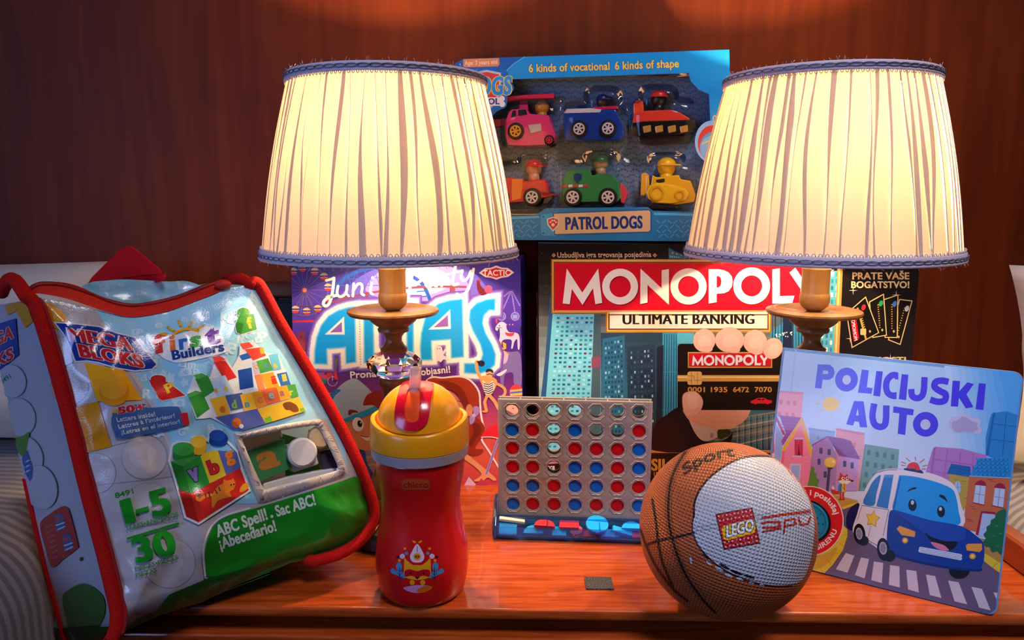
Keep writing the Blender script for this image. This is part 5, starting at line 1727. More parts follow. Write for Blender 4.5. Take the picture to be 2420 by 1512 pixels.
for ox, oy in ((0, 0), (172, 26)):
    A.smooth([(1836 + ox, 250 + oy), (1842 + ox, 222 + oy), (1880 + ox, 205 + oy), (1918 + ox, 222 + oy), (1926 + ox, 258 + oy)], '9a2040', 4).poly([(1836 + ox, 248 + oy), (1926 + ox, 258 + oy), (1910 + ox, 425 + oy), (1816 + ox, 402 + oy)], 'bcd0f0').line([(1880 + ox, 252 + oy), (1862 + ox, 415 + oy)], 5, '7a90c0').line([(1828 + ox, 325 + oy), (1918 + ox, 338 + oy)], 5, '7a90c0').line([(1812 + ox, 406 + oy), (1912 + ox, 428 + oy)], 9, '9a2040')
for x, y in ((1945, 200), (1970, 215), (1790, 440), (1800, 460), (1755, 555), (1770, 570), (2110, 375)): A.line([(x, y), (x + 40, y + 3)], 6, '9a3c34')
A.poly('1885 480 2010 490 2020 520 1890 510 1860 700 1835 690', '9a2040').poly('1898 500 2010 512 1990 720 1862 710', 'a8c4ec')
A.poly('1870 720 2078 830 2075 960 1890 860', 'b89048').poly('1890 865 1905 850 2070 955 2065 1045 1895 920', 'e0c83a').line('1990 985 2010 960 2030 950', 5, 'a08a20', curve=3)
A.smooth('2110 480 2060 474 2020 500 2010 540 1975 560 1965 600 1935 620 1932 660 1905 690 1925 730 1900 760 1930 800 1960 800 1985 850 2030 840 2075 868 2090 700', '1f6a44', 4)
for x, y in ((2010, 610), (2050, 680), (1985, 700), (2020, 790)): A.line([(x, y), (x + 22, y + 4)], 6, '5a9a3a')
# street
A.poly('640 440 790 420 1100 900 1900 920 2060 1045 2040 1180 2020 1370 1960 1432 1830 1424 470 1042 560 960 640 850 690 700', '6a5c7c')
A.poly('560 330 780 385 790 405 640 455 540 420', 'c89a4c').poly('640 445 790 398 794 412 650 468', 'e0c83a')
A.poly('640 600 690 640 692 700 650 830 560 960 480 1040 350 1010 420 860 600 760', 'e0c83a').smooth('380 880 480 870 600 800 560 900 470 980 372 1000', 'd0a83a', 4)
for p in ('640 700 690 690', '625 770 660 800', '560 850 605 860', '500 900 540 950', '430 950 470 1030'): A.line(p, 5, 'b09a24')
for q in ('678 858 750 882 690 1028 592 998', '815 898 880 912 842 1078 762 1050', '930 934 1008 946 996 1120 908 1096', '1075 966 1152 978 1156 1160 1064 1136', '1220 1008 1304 1020 1326 1204 1236 1178', '1396 1050 1472 1064 1526 1252 1430 1228', '1594 1104 1682 1120 1756 1310 1650 1284', '1802 1160 1890 1178 1966 1364 1870 1340', '2000 1210 2034 1214 2028 1280'):
    p = pxs(q); A.line(p, 6, 'cfc8d4', True).poly(p, 'cfc8d4')
# small fox
A.smooth('560 280 545 300 555 325 590 330 620 328 622 305 590 300', 'c83828', 4).poly('548 270 562 250 574 270 576 290 560 290', 'e8d8c0')
A.smooth('604 210 618 185 628 138 650 160 672 165 690 148 698 180 716 195 740 212 722 222 700 235 650 230', 'd03a2c', 3).poly('608 212 640 205 700 208 726 218 690 240 640 236', 'f0e4dc').ell(652, 190, 14, 15, 'f4f0ec').ell(688, 190, 13, 15, 'f4f0ec').ell(654, 190, 6, 8, '201418').ell(690, 188, 6, 8, '201418').ell(734, 212, 11, 8, '201418')
A.ell(632, 275, 26, 40, '3a88c0').poly('640 236 676 236 674 310 640 315', 'e8c030').line('640 245 625 300', 7, '2a5aa0').line('664 240 668 300 655 270', 8, 'c83828')
A.rect(622, 310, 638, 378, 'c83828').rect(646, 310, 662, 376, 'c83828').ell(628, 378, 18, 6, 'a82820').ell(654, 376, 16, 6, 'a82820')
# car: body, panels, face
A.smooth('700 480 745 430 800 420 800 600 760 660 690 635 680 560', '1a1c54', 4)
A.ell(1690, 1015, 92, 72, '191924')
A.smooth('738 660 780 500 830 330 900 200 960 140 1060 108 1180 112 1380 130 1560 190 1660 270 1700 400 1725 610 1400 640 1100 900 940 800 830 720', 'e6e0ea', 5)
A.line('960 128 1050 105 1180 108', 8, 'c8c0dc', curve=4).line('960 136 1050 116 1130 115', 5, '5a6aa0', curve=4)
A.smooth('990 160 920 215 880 290 830 410 928 432 950 330', '2f7cc8', 3).poly('1022 156 1104 156 1052 462 948 438', '2f7cc8')
A.poly('1022 156 1104 156 1100 180 1018 182', '4a98dc')
A.smooth('1150 180 1165 162 1300 175 1480 220 1620 280 1660 350 1684 480 1684 604 1420 560 1180 490 1094 468 1120 330', '1f9aea', 4).poly('1160 172 1170 180 1112 468 1096 468', '1768b4')
A.line('820 430 1060 470 1010 700', 5, '6a6474').line('822 432 780 560', 4, '6a6474').line('900 610 878 710', 4, '6a6474').line('830 715 960 790', 6, '5a5466')
A.poly('932 470 944 520 984 540 950 570 948 626 908 598 866 608 876 560 858 508 904 512', 'c88a1c').poly('931 480 941 525 974 541 945 566 942 614 908 591 874 600 882 558 866 516 906 518', 'f0cc28')
A.smooth('1060 530 1090 472 1190 492 1420 560 1700 614 1840 700 1905 770 1912 900 1885 985 1860 1020 1620 985 1300 920 1110 870 1045 760', '163c9c', 5)
A.smooth('1090 480 1200 500 1420 566 1700 620 1750 660 1750 730 1690 750 1560 745 1400 690 1240 570', '1c48b0', 4).line('1100 480 1180 540 1300 640 1380 690', 4, '0e2a74', curve=4).line('1750 640 1756 700 1740 735 1680 752', 4, '0e2a74', curve=3)
A.smooth('1090 860 1300 915 1620 980 1860 1000 1885 985 1876 1018 1620 1000 1300 940 1100 880', '102c7c', 3)
A.ell(800, 685, 52, 92, '17161c', -6).ell(838, 745, 44, 44, '17161c').ell(796, 682, 30, 54, 'b8b0c8', -6).ell(796, 682, 22, 42, '8e86a0', -6)
A.ell(1012, 822, 56, 102, '17161c', -6).ell(1068, 880, 50, 52, '17161c').ell(1010, 812, 34, 58, 'b8b0c8', -6).ell(1010, 812, 25, 46, '8e86a0', -6)
for cx_, cy_ in ((796, 682), (1010, 812)):
    for k in range(5):
        a = k * 1.256; A.ell(cx_ + 16 * math.cos(a), cy_ + 29 * math.sin(a), 4, 6, '6a6280')
A.line('1140 640 1160 620 1290 668 1286 705 1180 690', 14, 'e8a040', True).poly('1140 640 1160 620 1290 668 1286 705 1180 690', 'e8a040').ell(1206, 743, 28, 28, 'c88a24').ell(1206, 743, 20, 20, 'f0c050').ell(1206, 741, 8, 9, 'f8e8a8')
A.poly('1752 790 1770 776 1888 775 1890 825 1870 842 1760 828', 'e8a040').line('1752 790 1770 776 1888 775 1890 825 1870 842 1760 828', 8, 'e8a040', True).ell(1808, 884, 30, 28, 'c88a24').ell(1808, 884, 21, 20, 'f0c050').ell(1808, 882, 8, 9, 'f8e8a8')
A.smooth('1385 675 1450 715 1560 748 1670 755 1650 805 1605 832 1540 822 1460 775', '14101c', 4).smooth('1436 758 1500 768 1560 790 1598 832 1540 832 1476 805', 'd87a9c', 4)
A.line('1345 815 1700 880', 32, 'c8d8f0').line('1340 835 1700 905', 30, 'c8d8f0')
for k in range(3): A.line([(1345, 812 + k * 15), (1700, 878 + k * 15)], 3.5, '7a90b8')
A.ell(1272, 428, 37, 53, '151320', -4).ell(1527, 484, 35, 52, '151320', -4).ell(1272, 404, 15, 20, 'c4d0e8').ell(1522, 462, 14, 18, 'c4d0e8')
A.smooth('1228 310 1245 285 1300 266 1302 284 1262 292', '14121c', 4).smooth('1512 350 1520 334 1560 350 1588 404 1560 380', '14121c', 4)
A.smooth('1195 112 1215 96 1290 98 1345 112 1368 145 1280 130', '24306c', 3).smooth('1226 98 1236 62 1280 44 1322 60 1338 118 1280 104', 'd83a34', 4).line('1262 70 1268 96', 4, 'b02028').line('1290 66 1300 100', 4, 'b02028')
for p in ('1172 42 1212 58', '1174 72 1208 76', '1214 8 1250 36', '1296 0 1300 30', '1380 16 1338 48', '1402 72 1362 80', '1390 104 1360 104'): A.line(p, 8, 'd0603c')
# siren button print
bcx, bcy = 345, 570
A.ell(bcx, bcy, 314, 314, 'f0d8d0', 0, 56).ell(bcx, bcy, 304, 306, 'd8242c', 0, 56)
def ringtext(A, s_, cx_, cy_, rx_, ry_, a0, a1, h, col, flip=False, bold=0.035):
    vs, fs = text_mesh(s_, 0.026)
    lo, hi = min(v[0] for v in vs), max(v[0] for v in vs)
    ch = cap_h(0.026)
    P = []
    for x, y in vs:
        t = (x - lo) / (hi - lo)
        a = math.radians(a0 + (a1 - a0) * t)
        r_ = y / ch * h * (-1 if flip else 1)
        P.append((cx_ + (rx_ + r_) * math.cos(a), cy_ + (ry_ + r_) * math.sin(a)))
    A._emit(P, fs, col)
ringtext(A, 'Pritisni i poslušaj', bcx, bcy, 232, 232, -150, -14, 50, 'f4ece8')
ringtext(A, 'SIRENU', bcx, bcy, 268, 268, 74, 18, 44, 'f4ece8', True)
A.take('printed_cover', ink('book_print', 0.25, 0.5, 0.25), book)['label'] = 'cover printed with a smiling police car in a town street'
# raised siren button
def pb_(x, y): return PB.hit(1820 + x / 3.78, 1080 + y / 3.78)
cc = pb_(345, 570)
rr_ = (pb_(345, 400) - cc).length
b = MB()
b.disc(cc + bn * 0.0006, bn, rr_ * 1.12, 0.0012, 48)
bo = b.build('button_rim', mat('rim_black', '14141a', 0.4), book, auto=40)
b = MB()
b.disc(cc + bn * 0.0016, bn, rr_ * 1.0, 0.0016, 48)
ob = b.build('siren_button', mat('button_teal', '1787b0', 0.35), book, auto=40)
b = MB()
for k in range(26):
    r_, a = (rr_ * 0.28, k * 1.047) if k < 6 else (rr_ * 0.52, k * 0.571) if k < 17 else (rr_ * 0.76, k * 0.7)
    b.disc(cc + bn * 0.00245 + bx * (r_ * math.cos(a)) + bu * (r_ * math.sin(a)), bn, 0.0006, 0.0002, 8)
b.disc(cc + bn * 0.00245, bn, rr_ * 0.88, 0.0002, 40, rr_ * 0.865)
b.build('speaker_holes', mat('rim_black', '14141a', 0.4), ob)

# ============================================================ boxed toy cars
tb0 = at_y(1100, 566, 0.895)
tb1 = at_y(1731, 571, 0.835)
tbx = (tb1 - tb0).normalized()
tbn = V((tbx.y, -tbx.x, 0.045)).normalized()
PT = Plane(tb0, tbn)
toy = thing('toy_car_box', 'bright blue window box of six little toy vehicles on top of the black game box', 'toy box', ((tb0 + tb1) / 2).to_tuple())
OUT = [(1073, 152), (1096, 139), (1724, 117), (1733, 571), (1098, 566)]
WIN = [(1150, 190), (1212, 186.5), (1628, 172), (1633, 192), (1652, 212), (1676, 222), (1691, 503), (1543, 499), (1531, 490), (1290, 493), (1270, 507), (1160, 511)]
q3 = lambda p, d=0.0: PT.hit(*p) - PT.n * d
M_TB = mat('toy_box_blue', '1a56a8', 0.35)
TD = 0.040
sh = MB()
n_, m_ = len(OUT), len(WIN)
tri = tessellate_polygon([[V((x, y, 0)) for x, y in OUT], [V((x, y, 0)) for x, y in WIN]])
F_ = [q3(p, 0.0003) for p in OUT + WIN]
B_ = [q3(p, 0.0010) for p in OUT + WIN]
N_ = len(F_)
sh.add(F_ + B_, [tuple(t) for t in tri] + [tuple(i + N_ for i in reversed(t)) for t in tri] + [(i, (i + 1) % n_, (i + 1) % n_ + N_, i + N_) for i in range(n_)] + [(n_ + i, n_ + (i + 1) % m_, n_ + (i + 1) % m_ + N_, n_ + i + N_) for i in range(m_)])
sh.build('front_panel', M_TB, toy)
bx4 = [q3(p, 0.0010) - tbx * 0 for p in OUT]
wv = []
for p in OUT: wv += [q3(p, 0.0011), q3(p, 0.0011) - PT.n * TD]
wl = MB().add(wv, [(2 * i, 2 * ((i + 1) % n_), 2 * ((i + 1) % n_) + 1, 2 * i + 1) for i in range(n_)])
wl.build('box_sides', M_TB, toy)
back = MB().prism([q3(p, 0.0011) - PT.n * (TD - 0.0012) for p in OUT], -PT.n * 0.0012)
back.build('box_back', M_TB, toy)
CD = 0.032
PCARD = Plane(tb0 - PT.n * CD, tbn)
ins = [(1110, 150), (1720, 128), (1722, 560), (1108, 558)]
card_front = [V(q3(p, 0.0)) - PT.n * (CD + 0.0003) for p in ins]
inner = MB().prism(card_front, -PT.n * 0.001).build('backing_card', mat('backing_blue', '1d2f4c', 0.45), toy)
A = Art(PCARD, 3e-5)
A.poly([(1120, 160), (1718, 140), (1720, 555), (1115, 552)], '6a86a8')
P_, T_, = [], []
for i in range(44):
    for j in range(30):
        x, y = 1130 + i * 14 + (j % 2) * 7, 165 + j * 13.2
        if x > 1712 or y > 548: continue
        a = 0.6 if (i + j) % 2 else -0.6
        c, s_ = math.cos(a), math.sin(a)
        for u, v, w, h in ((0, 0, 5.0, 1.1), (-4.6, 0, 1.6, 2.2), (4.6, 0, 1.6, 2.2)):
            k = len(P_)
            P_ += [(x + (u + dx * w) * c - (v + dy * h) * s_, y + (u + dx * w) * s_ + (v + dy * h) * c) for dx, dy in ((-1, -1), (1, -1), (1, 1), (-1, 1))]
            T_.append((k, k + 1, k + 2, k + 3))
A._emit(P_, T_, '4c6a90')
A.take('card_pattern', ink('toy_print', 0.35, 0.5, 0.1), inner)
A = Art(PT)
INK_T = ink('toy_print', 0.35, 0.5, 0.1)
A.holed(OUT, WIN, '1f5fb8')
A.poly([(1240, 134.2), (1723, 117.3), (1728, 330), (1690, 480), (1676, 222), (1652, 212), (1633, 192), (1628, 172), (1212, 186.5), (1180, 188), (1205, 158)], '1a94de')
A.line('1240 134 1208 156 1180 188', 2, '6ac0f0', curve=4)
A.line(WIN[1:-1], 1.8, '2f80c8')
A.text('6 kinds of vocational', 1249.5, 170.5, 1441, 165, 19, 'f4d460', 0.035, 0, ('1c3c94', 0.045)).text('6 kinds of shape', 1453, 164.5, 1605, 158.5, 19, 'f4d460', 0.035, 0, ('1c3c94', 0.045))
A.poly('1095 140 1180 137 1180 153 1176 157 1100 159 1095 156', 'e8904a').text('Age: 3 years old', 1098, 154, 1175, 151, 10, 'f8dcc0', 0.02)
# shield logo with name letters and bone
A.smooth('1112 168 1135 166 1152 160 1172 166 1196 166 1205 190 1215 210 1200 226 1196 252 1176 262 1160 275 1140 262 1110 240', '1b6cc0', 4)
A.poly('1116 172 1150 165 1184 172 1184 215 1172 245 1152 263 1130 245 1116 215', 'c8c8d0').poly('1121 176 1150 170 1179 176 1179 213 1168 240 1152 256 1134 240 1121 213', 'd8382c')
A.text('DOGS', 1100, 226, 1208, 222, 42, '2a9ae8', 0.05, 0.1, ('f0c838', 0.06))
for dx, dy in ((0, 0), (-5, -7), (1, -10), (7, -6)): A.ell(1141 + dx, 207 + dy, 4 if dy == 0 else 2.2, 3.6 if dy == 0 else 2.6, 'e8f0f8')
A.rect(1096, 230, 1184, 250, 'f0ece8', 6).ell(1186, 233, 7, 7, 'f0ece8').ell(1187, 246, 7, 7, 'f0ece8').text('PATROL', 1104, 247, 1181, 246, 14, '2a3f8c', 0.045)
# bottom tread strip and name plate
A.poly('1160 512 1270 508 1290 494 1531 491 1543 500 1692 504 1733 510 1733 571 1098 566 1098 512', '2a7cb4').poly('1165 514 1272 510 1276 515 1165 520', '5ab4e0').poly('1545 502 1692 506 1692 511 1545 508', '5ab4e0')
P_, T_ = [], []
for i in range(46):
    for j in range(4):
        x, y = 1110 + i * 13.5 + (j % 2) * 6, 524 + j * 11
        if 1268 < x < 1550 and y < 558: continue
        a = 0.7 if (i + j) % 2 else -0.7
        k = len(P_)
        c, s_ = math.cos(a), math.sin(a)
        P_ += [(x + u * c - v * s_, y + u * s_ + v * c) for u, v in ((-6, -1.3), (6, -1.3), (6, 1.3), (-6, 1.3))]
        T_.append((k, k + 1, k + 2, k + 3))
A._emit(P_, T_, '57a4d0')
A.smooth('1280 507 1300 505 1318 502 1318 553 1300 556 1282 556 1278 540 1278 520', '3f9cd0', 3).poly('1306 502 1536 494 1540 500 1540 544 1534 550 1310 556', '2a5c94').poly('1309 505 1534 497 1537 501 1537 543 1533 547 1312 553', 'dcb88c')
for x, y in ((1284, 512), (1284, 551)): A.ell(x, y, 2, 2, '1c4a80')
A.poly('1292 517 1307 512 1322 517 1321 532 1307 547 1294 532', 'd8d4d4').poly('1295 519 1307 515 1319 519 1318 531 1307 543 1297 531', 'd03a2c')
for dx, dy, r_ in ((0, 4, 4), (-6, -2, 2.2), (-2, -6, 2.3), (3, -6, 2.3), (7, -2, 2.2)): A.ell(1307 + dx, 527 + dy, r_, r_, 'f0d8d0')
A.text('PATROL DOGS', 1336, 542, 1519, 538.5, 29, '1f3a80', 0.055)
# round badge on the right edge
A.ell(1682, 335, 40, 50, '8ab8e4').ell(1683, 338, 34, 42, 'c83a34').ell(1685, 346, 31, 34, '5a94c8').ell(1685, 350, 31, 30, '7ab0dc').line('1660 340 1700 322', 3, 'e8c040').ell(1689, 281, 5, 9, 'e8b840').ell(1689, 281, 3, 6, '5aa0d8')
A.take('panel_print', INK_T, toy)['label'] = 'front print with yellow words and cream name plate'

# ---- six little vehicles, each a thing of its own
PV = Plane(tb0 - PT.n * 0.020, tbn)
def side(pts, w=0.020, d=0.0):
    """outline in photo pixels swept through the vehicle's width"""
    if isinstance(pts, str): pts = pxs(pts)
    return [PV.hit(x, y) + PT.n * (w / 2 + d) for x, y in pts], -PT.n * w
def vehicle(name, label, px, py):
    return thing(name, label, 'toy vehicle', PV.hit(px, py).to_tuple(), 'toy vehicles in the window box')
def wheel(t, px, py, r, hub, w=0.006, d=0.011):
    c = PV.hit(px, py) + PT.n * d
    R_ = r / F_PX * 0.86
    o = MB().disc(c, PT.n, R_, w, 28).build('wheel', mat('tyre', '14120f', 0.5), t, auto=40)
    b = MB()
    b.disc(c + PT.n * (w / 2), PT.n, R_ * 0.68, 0.0012, 24, R_ * 0.52)
    b.disc(c + PT.n * (w / 2), PT.n, R_ * 0.2, 0.0014, 14)
    u = tbx
    v = PT.n.cross(tbx)
    for k in range(6):
        a = k * math.pi / 3 + 0.2
        dd = u * math.cos(a) + v * math.sin(a)
        ss = PT.n.cross(dd)
        p = [c + PT.n * (w / 2 + 0.0003) + dd * (R_ * f_) + ss * (R_ * g_) for f_, g_ in ((.1, -.08), (.56, -.1), (.56, .1), (.1, .08))]
        b.prism(p, PT.n * 0.0006)
    b.build('hub', mat('hub_' + hub, hub, 0.35), o)
    for d2 in (-d,):
        MB().disc(PV.hit(px, py) + PT.n * d2, PT.n, R_, w, 24).build('wheel', mat('tyre', '14120f', 0.5), t, auto=40)
def part(t, name, pts, c, w=0.020, d=0.0, bev=0.0014, rough=0.25):
    b = MB()
    f, dv = side(pts, w, d)
    b.prism(f, dv)
    return b.build(name, mat('toy_' + c, c, rough, coat=0.3), t, bevel=bev, seg=3)
def driver(t, px, py, r, head, hat, hatname='helmet', up=0.55):
    R_ = r / F_PX * 0.86
    c = PV.hit(px, py)
    o = MB().ball(c, R_, (1, 0.9, 1), 18, 12).tube([c - V((0, 0, R_ * 0.6)), c - V((0, 0, R_ * 1.7))], R_ * 0.7, 12).build('driver', mat('toy_' + head, head, 0.35), t, smooth=True)
    if hat:
        b = MB()
        v, f = [], []
        pr = [(R_ * 0.25, R_ * 1.16), (R_ * 0.32, R_ * 1.12)] + [(R_ * (0.3 + 0.85 * math.sin(a)), R_ * 1.06 * math.cos(a)) for a in [math.pi / 2 * k / 8 for k in range(8)]] + [(R_ * 1.15, R_ * 0.02)]
        b.lathe([(c.z + z, rr) for z, rr in pr], c.x, c.y, 20)
        if hatname == 'cap':
            b.disc(c + V((0, 0, R_ * 0.28)) + tbx * (R_ * 0.5), (0, 0, 1), R_ * 1.15, R_ * 0.16, 20)
        b.build(hatname, mat('toy_' + hat, hat, 0.3), o, smooth=False, auto=50)
# pink rotor truck
t = vehicle('toy_helicopter_truck', 'pink toy truck with a rotor bar, upper left in the window box', 1255, 350)
part(t, 'body', '1196 296 1208 268 1214 262 1248 260 1256 272 1300 276 1308 300 1316 322 1314 336 1292 344 1240 346 1206 344 1197 322', 'e0357c', 0.022)
part(t, 'window', '1212 281 1216 265 1224 264 1224 278', '1a1420', 0.0225, 0.0004, 0.0005); part(t, 'window', '1229 277 1229 263 1247 262 1250 274', '1a1420', 0.0225, 0.0004, 0.0005)
part(t, 'mast', '1227 262 1229 238 1248 238 1249 262', 'c82a66', 0.008)
part(t, 'rotor_bar', '1196 232 1240 226 1312 222 1312 234 1240 238 1197 243', 'd02a48', 0.009, 0.003)
part(t, 'tail', '1160 283 1200 280 1200 298 1164 302', 'b82a5c', 0.009)
part(t, 'nose_vent', '1252 298 1282 295 1284 312 1258 318', 'c8b8c0', 0.0226, 0.0006, 0.0005)
driver(t, 1281, 254, 17, 'b8802c', None)
wheel(t, 1224, 313, 20, 'e8a02c'); wheel(t, 1302, 334, 12, 'c82a48', 0.005)
# blue patrol truck
t = vehicle('toy_police_truck', 'dark blue toy truck with white side stripe, upper middle of the window box', 1405, 330)
part(t, 'body', '1334 322 1335 272 1342 262 1396 258 1406 262 1456 262 1474 300 1478 326 1464 334 1340 334', '1c3c9c', 0.022)
part(t, 'stripe', '1336 271 1342 261 1398 259 1424 262 1420 269', 'd0ccd8', 0.0224, 0.0004, 0.0004)
part(t, 'roof_bar', '1402 255 1460 252 1464 260 1404 263', 'c8284c', 0.016)
part(t, 'roof_box', '1362 258 1366 249 1384 249 1388 257', '1a2c70', 0.012)
driver(t, 1424, 240, 15, '3a3020', '16286c', 'cap')
wheel(t, 1372, 308, 20, 'd8ccdc'); wheel(t, 1439, 307, 20, 'd8ccdc')
# red hovercraft
t = vehicle('toy_hovercraft', 'red and black toy hovercraft, upper right in the window box', 1570, 330)
part(t, 'hull', '1495 292 1500 270 1530 264 1586 262 1606 268 1630 282 1632 290 1500 298', 'e0402c', 0.020)
part(t, 'fan_housing', '1498 288 1497 250 1503 240 1514 237 1521 244 1524 284', 'e8502c', 0.017)
sk = part(t, 'skirt', '1494 294 1520 290 1640 286 1646 300 1640 314 1600 322 1530 326 1500 322 1492 308', '17130f', 0.024)
for x in (1530, 1558, 1588, 1616): part(t, 'skirt_pad', [(x - 11, 302), (x + 9, 298), (x + 10, 314), (x - 8, 318)], 'b88a3c', 0.0245, 0.0006, 0.0012)
part(t, 'stand', '1506 326 1620 322 1626 338 1540 344 1510 340', '2a2018', 0.018)
driver(t, 1557, 235, 19, '1c1618', 'd83028', 'helmet')
# red fire truck
t = vehicle('toy_fire_truck', 'red toy fire truck with a capped driver, lower left in the window box', 1245, 485)
part(t, 'body', '1168 470 1170 434 1180 424 1216 420 1236 430 1292 424 1298 440 1300 466 1282 470 1236 478 1180 480', 'd8242c', 0.022)
part(t, 'flame_panel', '1214 424 1240 424 1240 440 1236 470 1214 476', 'f0802c', 0.0226, 0.0006, 0.0006)
part(t, 'bumper', '1288 468 1308 452 1310 470 1300 482 1284 484', '2a2a34', 0.018)
driver(t, 1262, 398, 19, 'd8a080', 'd82430', 'cap')
wheel(t, 1262, 467, 22, 'd8ccd0'); wheel(t, 1190, 466, 20, 'd8ccd0')
# green recycling truck
t = vehicle('toy_recycling_truck', 'green toy truck with red and white stripe, lower middle of the window box', 1400, 485)
part(t, 'body', '1332 478 1331 432 1340 410 1350 402 1396 400 1400 416 1420 412 1452 416 1464 430 1470 468 1460 478', '3a8a50', 0.022)
for k in range(5): part(t, 'stripe', [(1334 + k * 12, 438), (1344 + k * 12, 437), (1344 + k * 12, 443), (1334 + k * 12, 444)], 'd83a3c' if k % 2 == 0 else 'e8e0dc', 0.0224, 0.0004, 0.0002)
part(t, 'badge', '1358 414 1368 410 1378 414 1377 424 1368 434 1360 424', '24407c', 0.0225, 0.0005, 0.0003)
part(t, 'front_guard', '1466 434 1474 436 1486 458 1482 466 1476 482 1468 480', 'd83a54', 0.020)
driver(t, 1420, 386, 17, 'b09878', '3a6a44', 'helmet')
wheel(t, 1357, 467, 22, 'e0d0d4'); wheel(t, 1439, 467, 22, 'e0d0d4')
# yellow bulldozer
t = vehicle('toy_bulldozer', 'yellow toy bulldozer, lower right in the window box', 1575, 490)
part(t, 'body', '1538 440 1542 414 1552 420 1604 414 1608 424 1632 428 1644 462 1640 478 1600 484 1540 480', 'e8b018', 0.018)
part(t, 'track', '1526 456 1534 440 1552 432 1590 438 1622 446 1630 460 1620 476 1590 482 1550 480 1532 472', 'f0bc20', 0.023, 0, 0.003)
for x, y, r_ in ((1553, 457, 17), (1606, 462, 11)):
    c = PV.hit(x, y) + PT.n * 0.0118
    MB().disc(c, PT.n, r_ / F_PX * 0.86, 0.002, 24, r_ / F_PX * 0.62).build('track_wheel', mat('toy_e0a410', 'e0a410', 0.3), t, auto=40)
part(t, 'lift_arm', '1514 462 1516 412 1524 408 1534 414 1536 446 1524 464', 'e8a81c', 0.014)
part(t, 'name_badge', '1551 426 1571 423 1571 431 1551 434', '3a2a18', 0.0184, 0.0004, 0.0002)
part(t, 'tracks_base', '1518 478 1540 484 1600 486 1606 494 1524 494', '2a2018', 0.020)
driver(t, 1575, 396, 21, 'e8b41c', 'f0b820', 'cap')
# clear blister over the vehicles
BUMPS = [(1255, 300, 66, 60), (1405, 295, 78, 52), (1568, 290, 80, 56), (1238, 440, 72, 56), (1403, 440, 78, 58), (1578, 445, 70, 62), (1262, 400, 40, 40), (1420, 392, 40, 40), (1575, 400, 42, 40), (1424, 246, 40, 38), (1556, 244, 42, 40)]
def blister(x, y):
    h = 0.0
    for cx_, cy_, rx_, ry_ in BUMPS:
        q = ((x - cx_) / rx_) ** 4 + ((y - cy_) / ry_) ** 4
        h = max(h, 1.0 / (1.0 + q * q * 0.6))
    return h
vs, fs = [], []
nx_, ny_ = 120, 80
for j in range(ny_ + 1):
    for i in range(nx_ + 1):
        x, y = 1142 + (1695 - 1142) * i / nx_, 165 + (514 - 165) * j / ny_
        e = min(1.0, min(i, nx_ - i, j, ny_ - j) / 3.0)
        vs.append(PT.hit(x, y) - PT.n * (0.0016 + (1 - e) * 0.0 + 0.014 * (1 - blister(x, y)) * e) )
for j in range(ny_):
    for i in range(nx_):
        a0 = j * (nx_ + 1) + i
        fs.append((a0, a0 + 1, a0 + nx_ + 2, a0 + nx_ + 1))
mesh_obj('clear_blister', vs, fs, clear_film('clear_plastic', (0.93, 0.95, 0.97, 1), 1.4, 0.06, 0.7), toy, True)

# ============================================================ soft bag of toy blocks
bag = thing('toy_bag', 'white, blue and green zipped bag of building blocks with red piping, at the left', 'bag', (-0.25, 0.64, 0))
g0, g1, g2 = at_y(275, 1490, 0.535), at_y(870, 1230, 0.645), at_y(95, 705, 0.575)
gn = (g1 - g0).cross(g2 - g0).normalized()
OUTB = pxs('95 705 150 714 230 733 291 748 330 748 397 736 463 712 500 697 536 682 575 674 600 674 615 690 660 775 720 875 780 980 826 1070 856 1140 872 1200 868 1232 842 1268 800 1298 745 1312 690 1322 630 1345 560 1383 475 1424 400 1444 290 1494 274 1480 272 1430 262 1385 245 1310 220 1220 190 1110 165 1000 135 900 108 800')
def seg_dist(px, py, P):
    best = 1e9
    for (ax, ay), (bx_, by_) in zip(P, P[1:] + P[:1]):
        dx, dy = bx_ - ax, by_ - ay
        t = max(0.0, min(1.0, ((px - ax) * dx + (py - ay) * dy) / (dx * dx + dy * dy + 1e-9)))
        d = (px - ax - t * dx) ** 2 + (py - ay - t * dy) ** 2
        if d < best: best = d
    return math.sqrt(best)
HC = {}
def bag_h(px, py):
    """relief sampled on a 4-pixel grid, bilinear in between"""
    i, j = math.floor(px / 4), math.floor(py / 4)
    u, v = px / 4 - i, py / 4 - j
    g = lambda a, b: HC[(a, b)] if (a, b) in HC else HC.setdefault((a, b), bag_h0(a * 4.0, b * 4.0))
    return (g(i, j) * (1 - u) + g(i + 1, j) * u) * (1 - v) + (g(i, j + 1) * (1 - u) + g(i + 1, j + 1) * u) * v
rnd_abs = lambda q: math.sqrt(q * q + 0.012) - 0.11
def bag_h0(px, py):
    d = seg_dist(px, py, OUTB)
    e = min(1.0, d / 150.0)
    e = math.sin(e * math.pi / 2)
    h = 0.017 * e
    n = noise.noise(V((px / 150.0, py / 150.0, 3.1))) * 0.0045 * e
    n += noise.noise(V((px / 60.0 + 4, py / 75.0, 7.7))) * 0.0016 * min(1, d / 40)
    n -= rnd_abs(noise.noise(V((px / 95.0 + py / 200.0, py / 95.0 - px / 260.0, 1.3)))) * 0.0042 * min(1, d / 50)
    # crumpled corners
    for cx_, cy_, r_ in ((810, 1180, 120), (330, 1400, 130)):
        q = max(0.0, 1 - math.hypot(px - cx_, py - cy_) / r_)
        n += q * (0.0060 * noise.noise(V((px / 44.0, py / 60.0, cx_))) - 0.003 * rnd_abs(noise.noise(V((px / 34.0 - py / 70.0, py / 50.0, cy_)))))
    # the fold along the bottom edge rolls under
    t = (py - (1494 - (px - 290) * 0.345)) / 1.0
    if t > -60: h -= 0.016 * min(1.0, (t + 60) / 60.0) ** 1.6
    return h + n
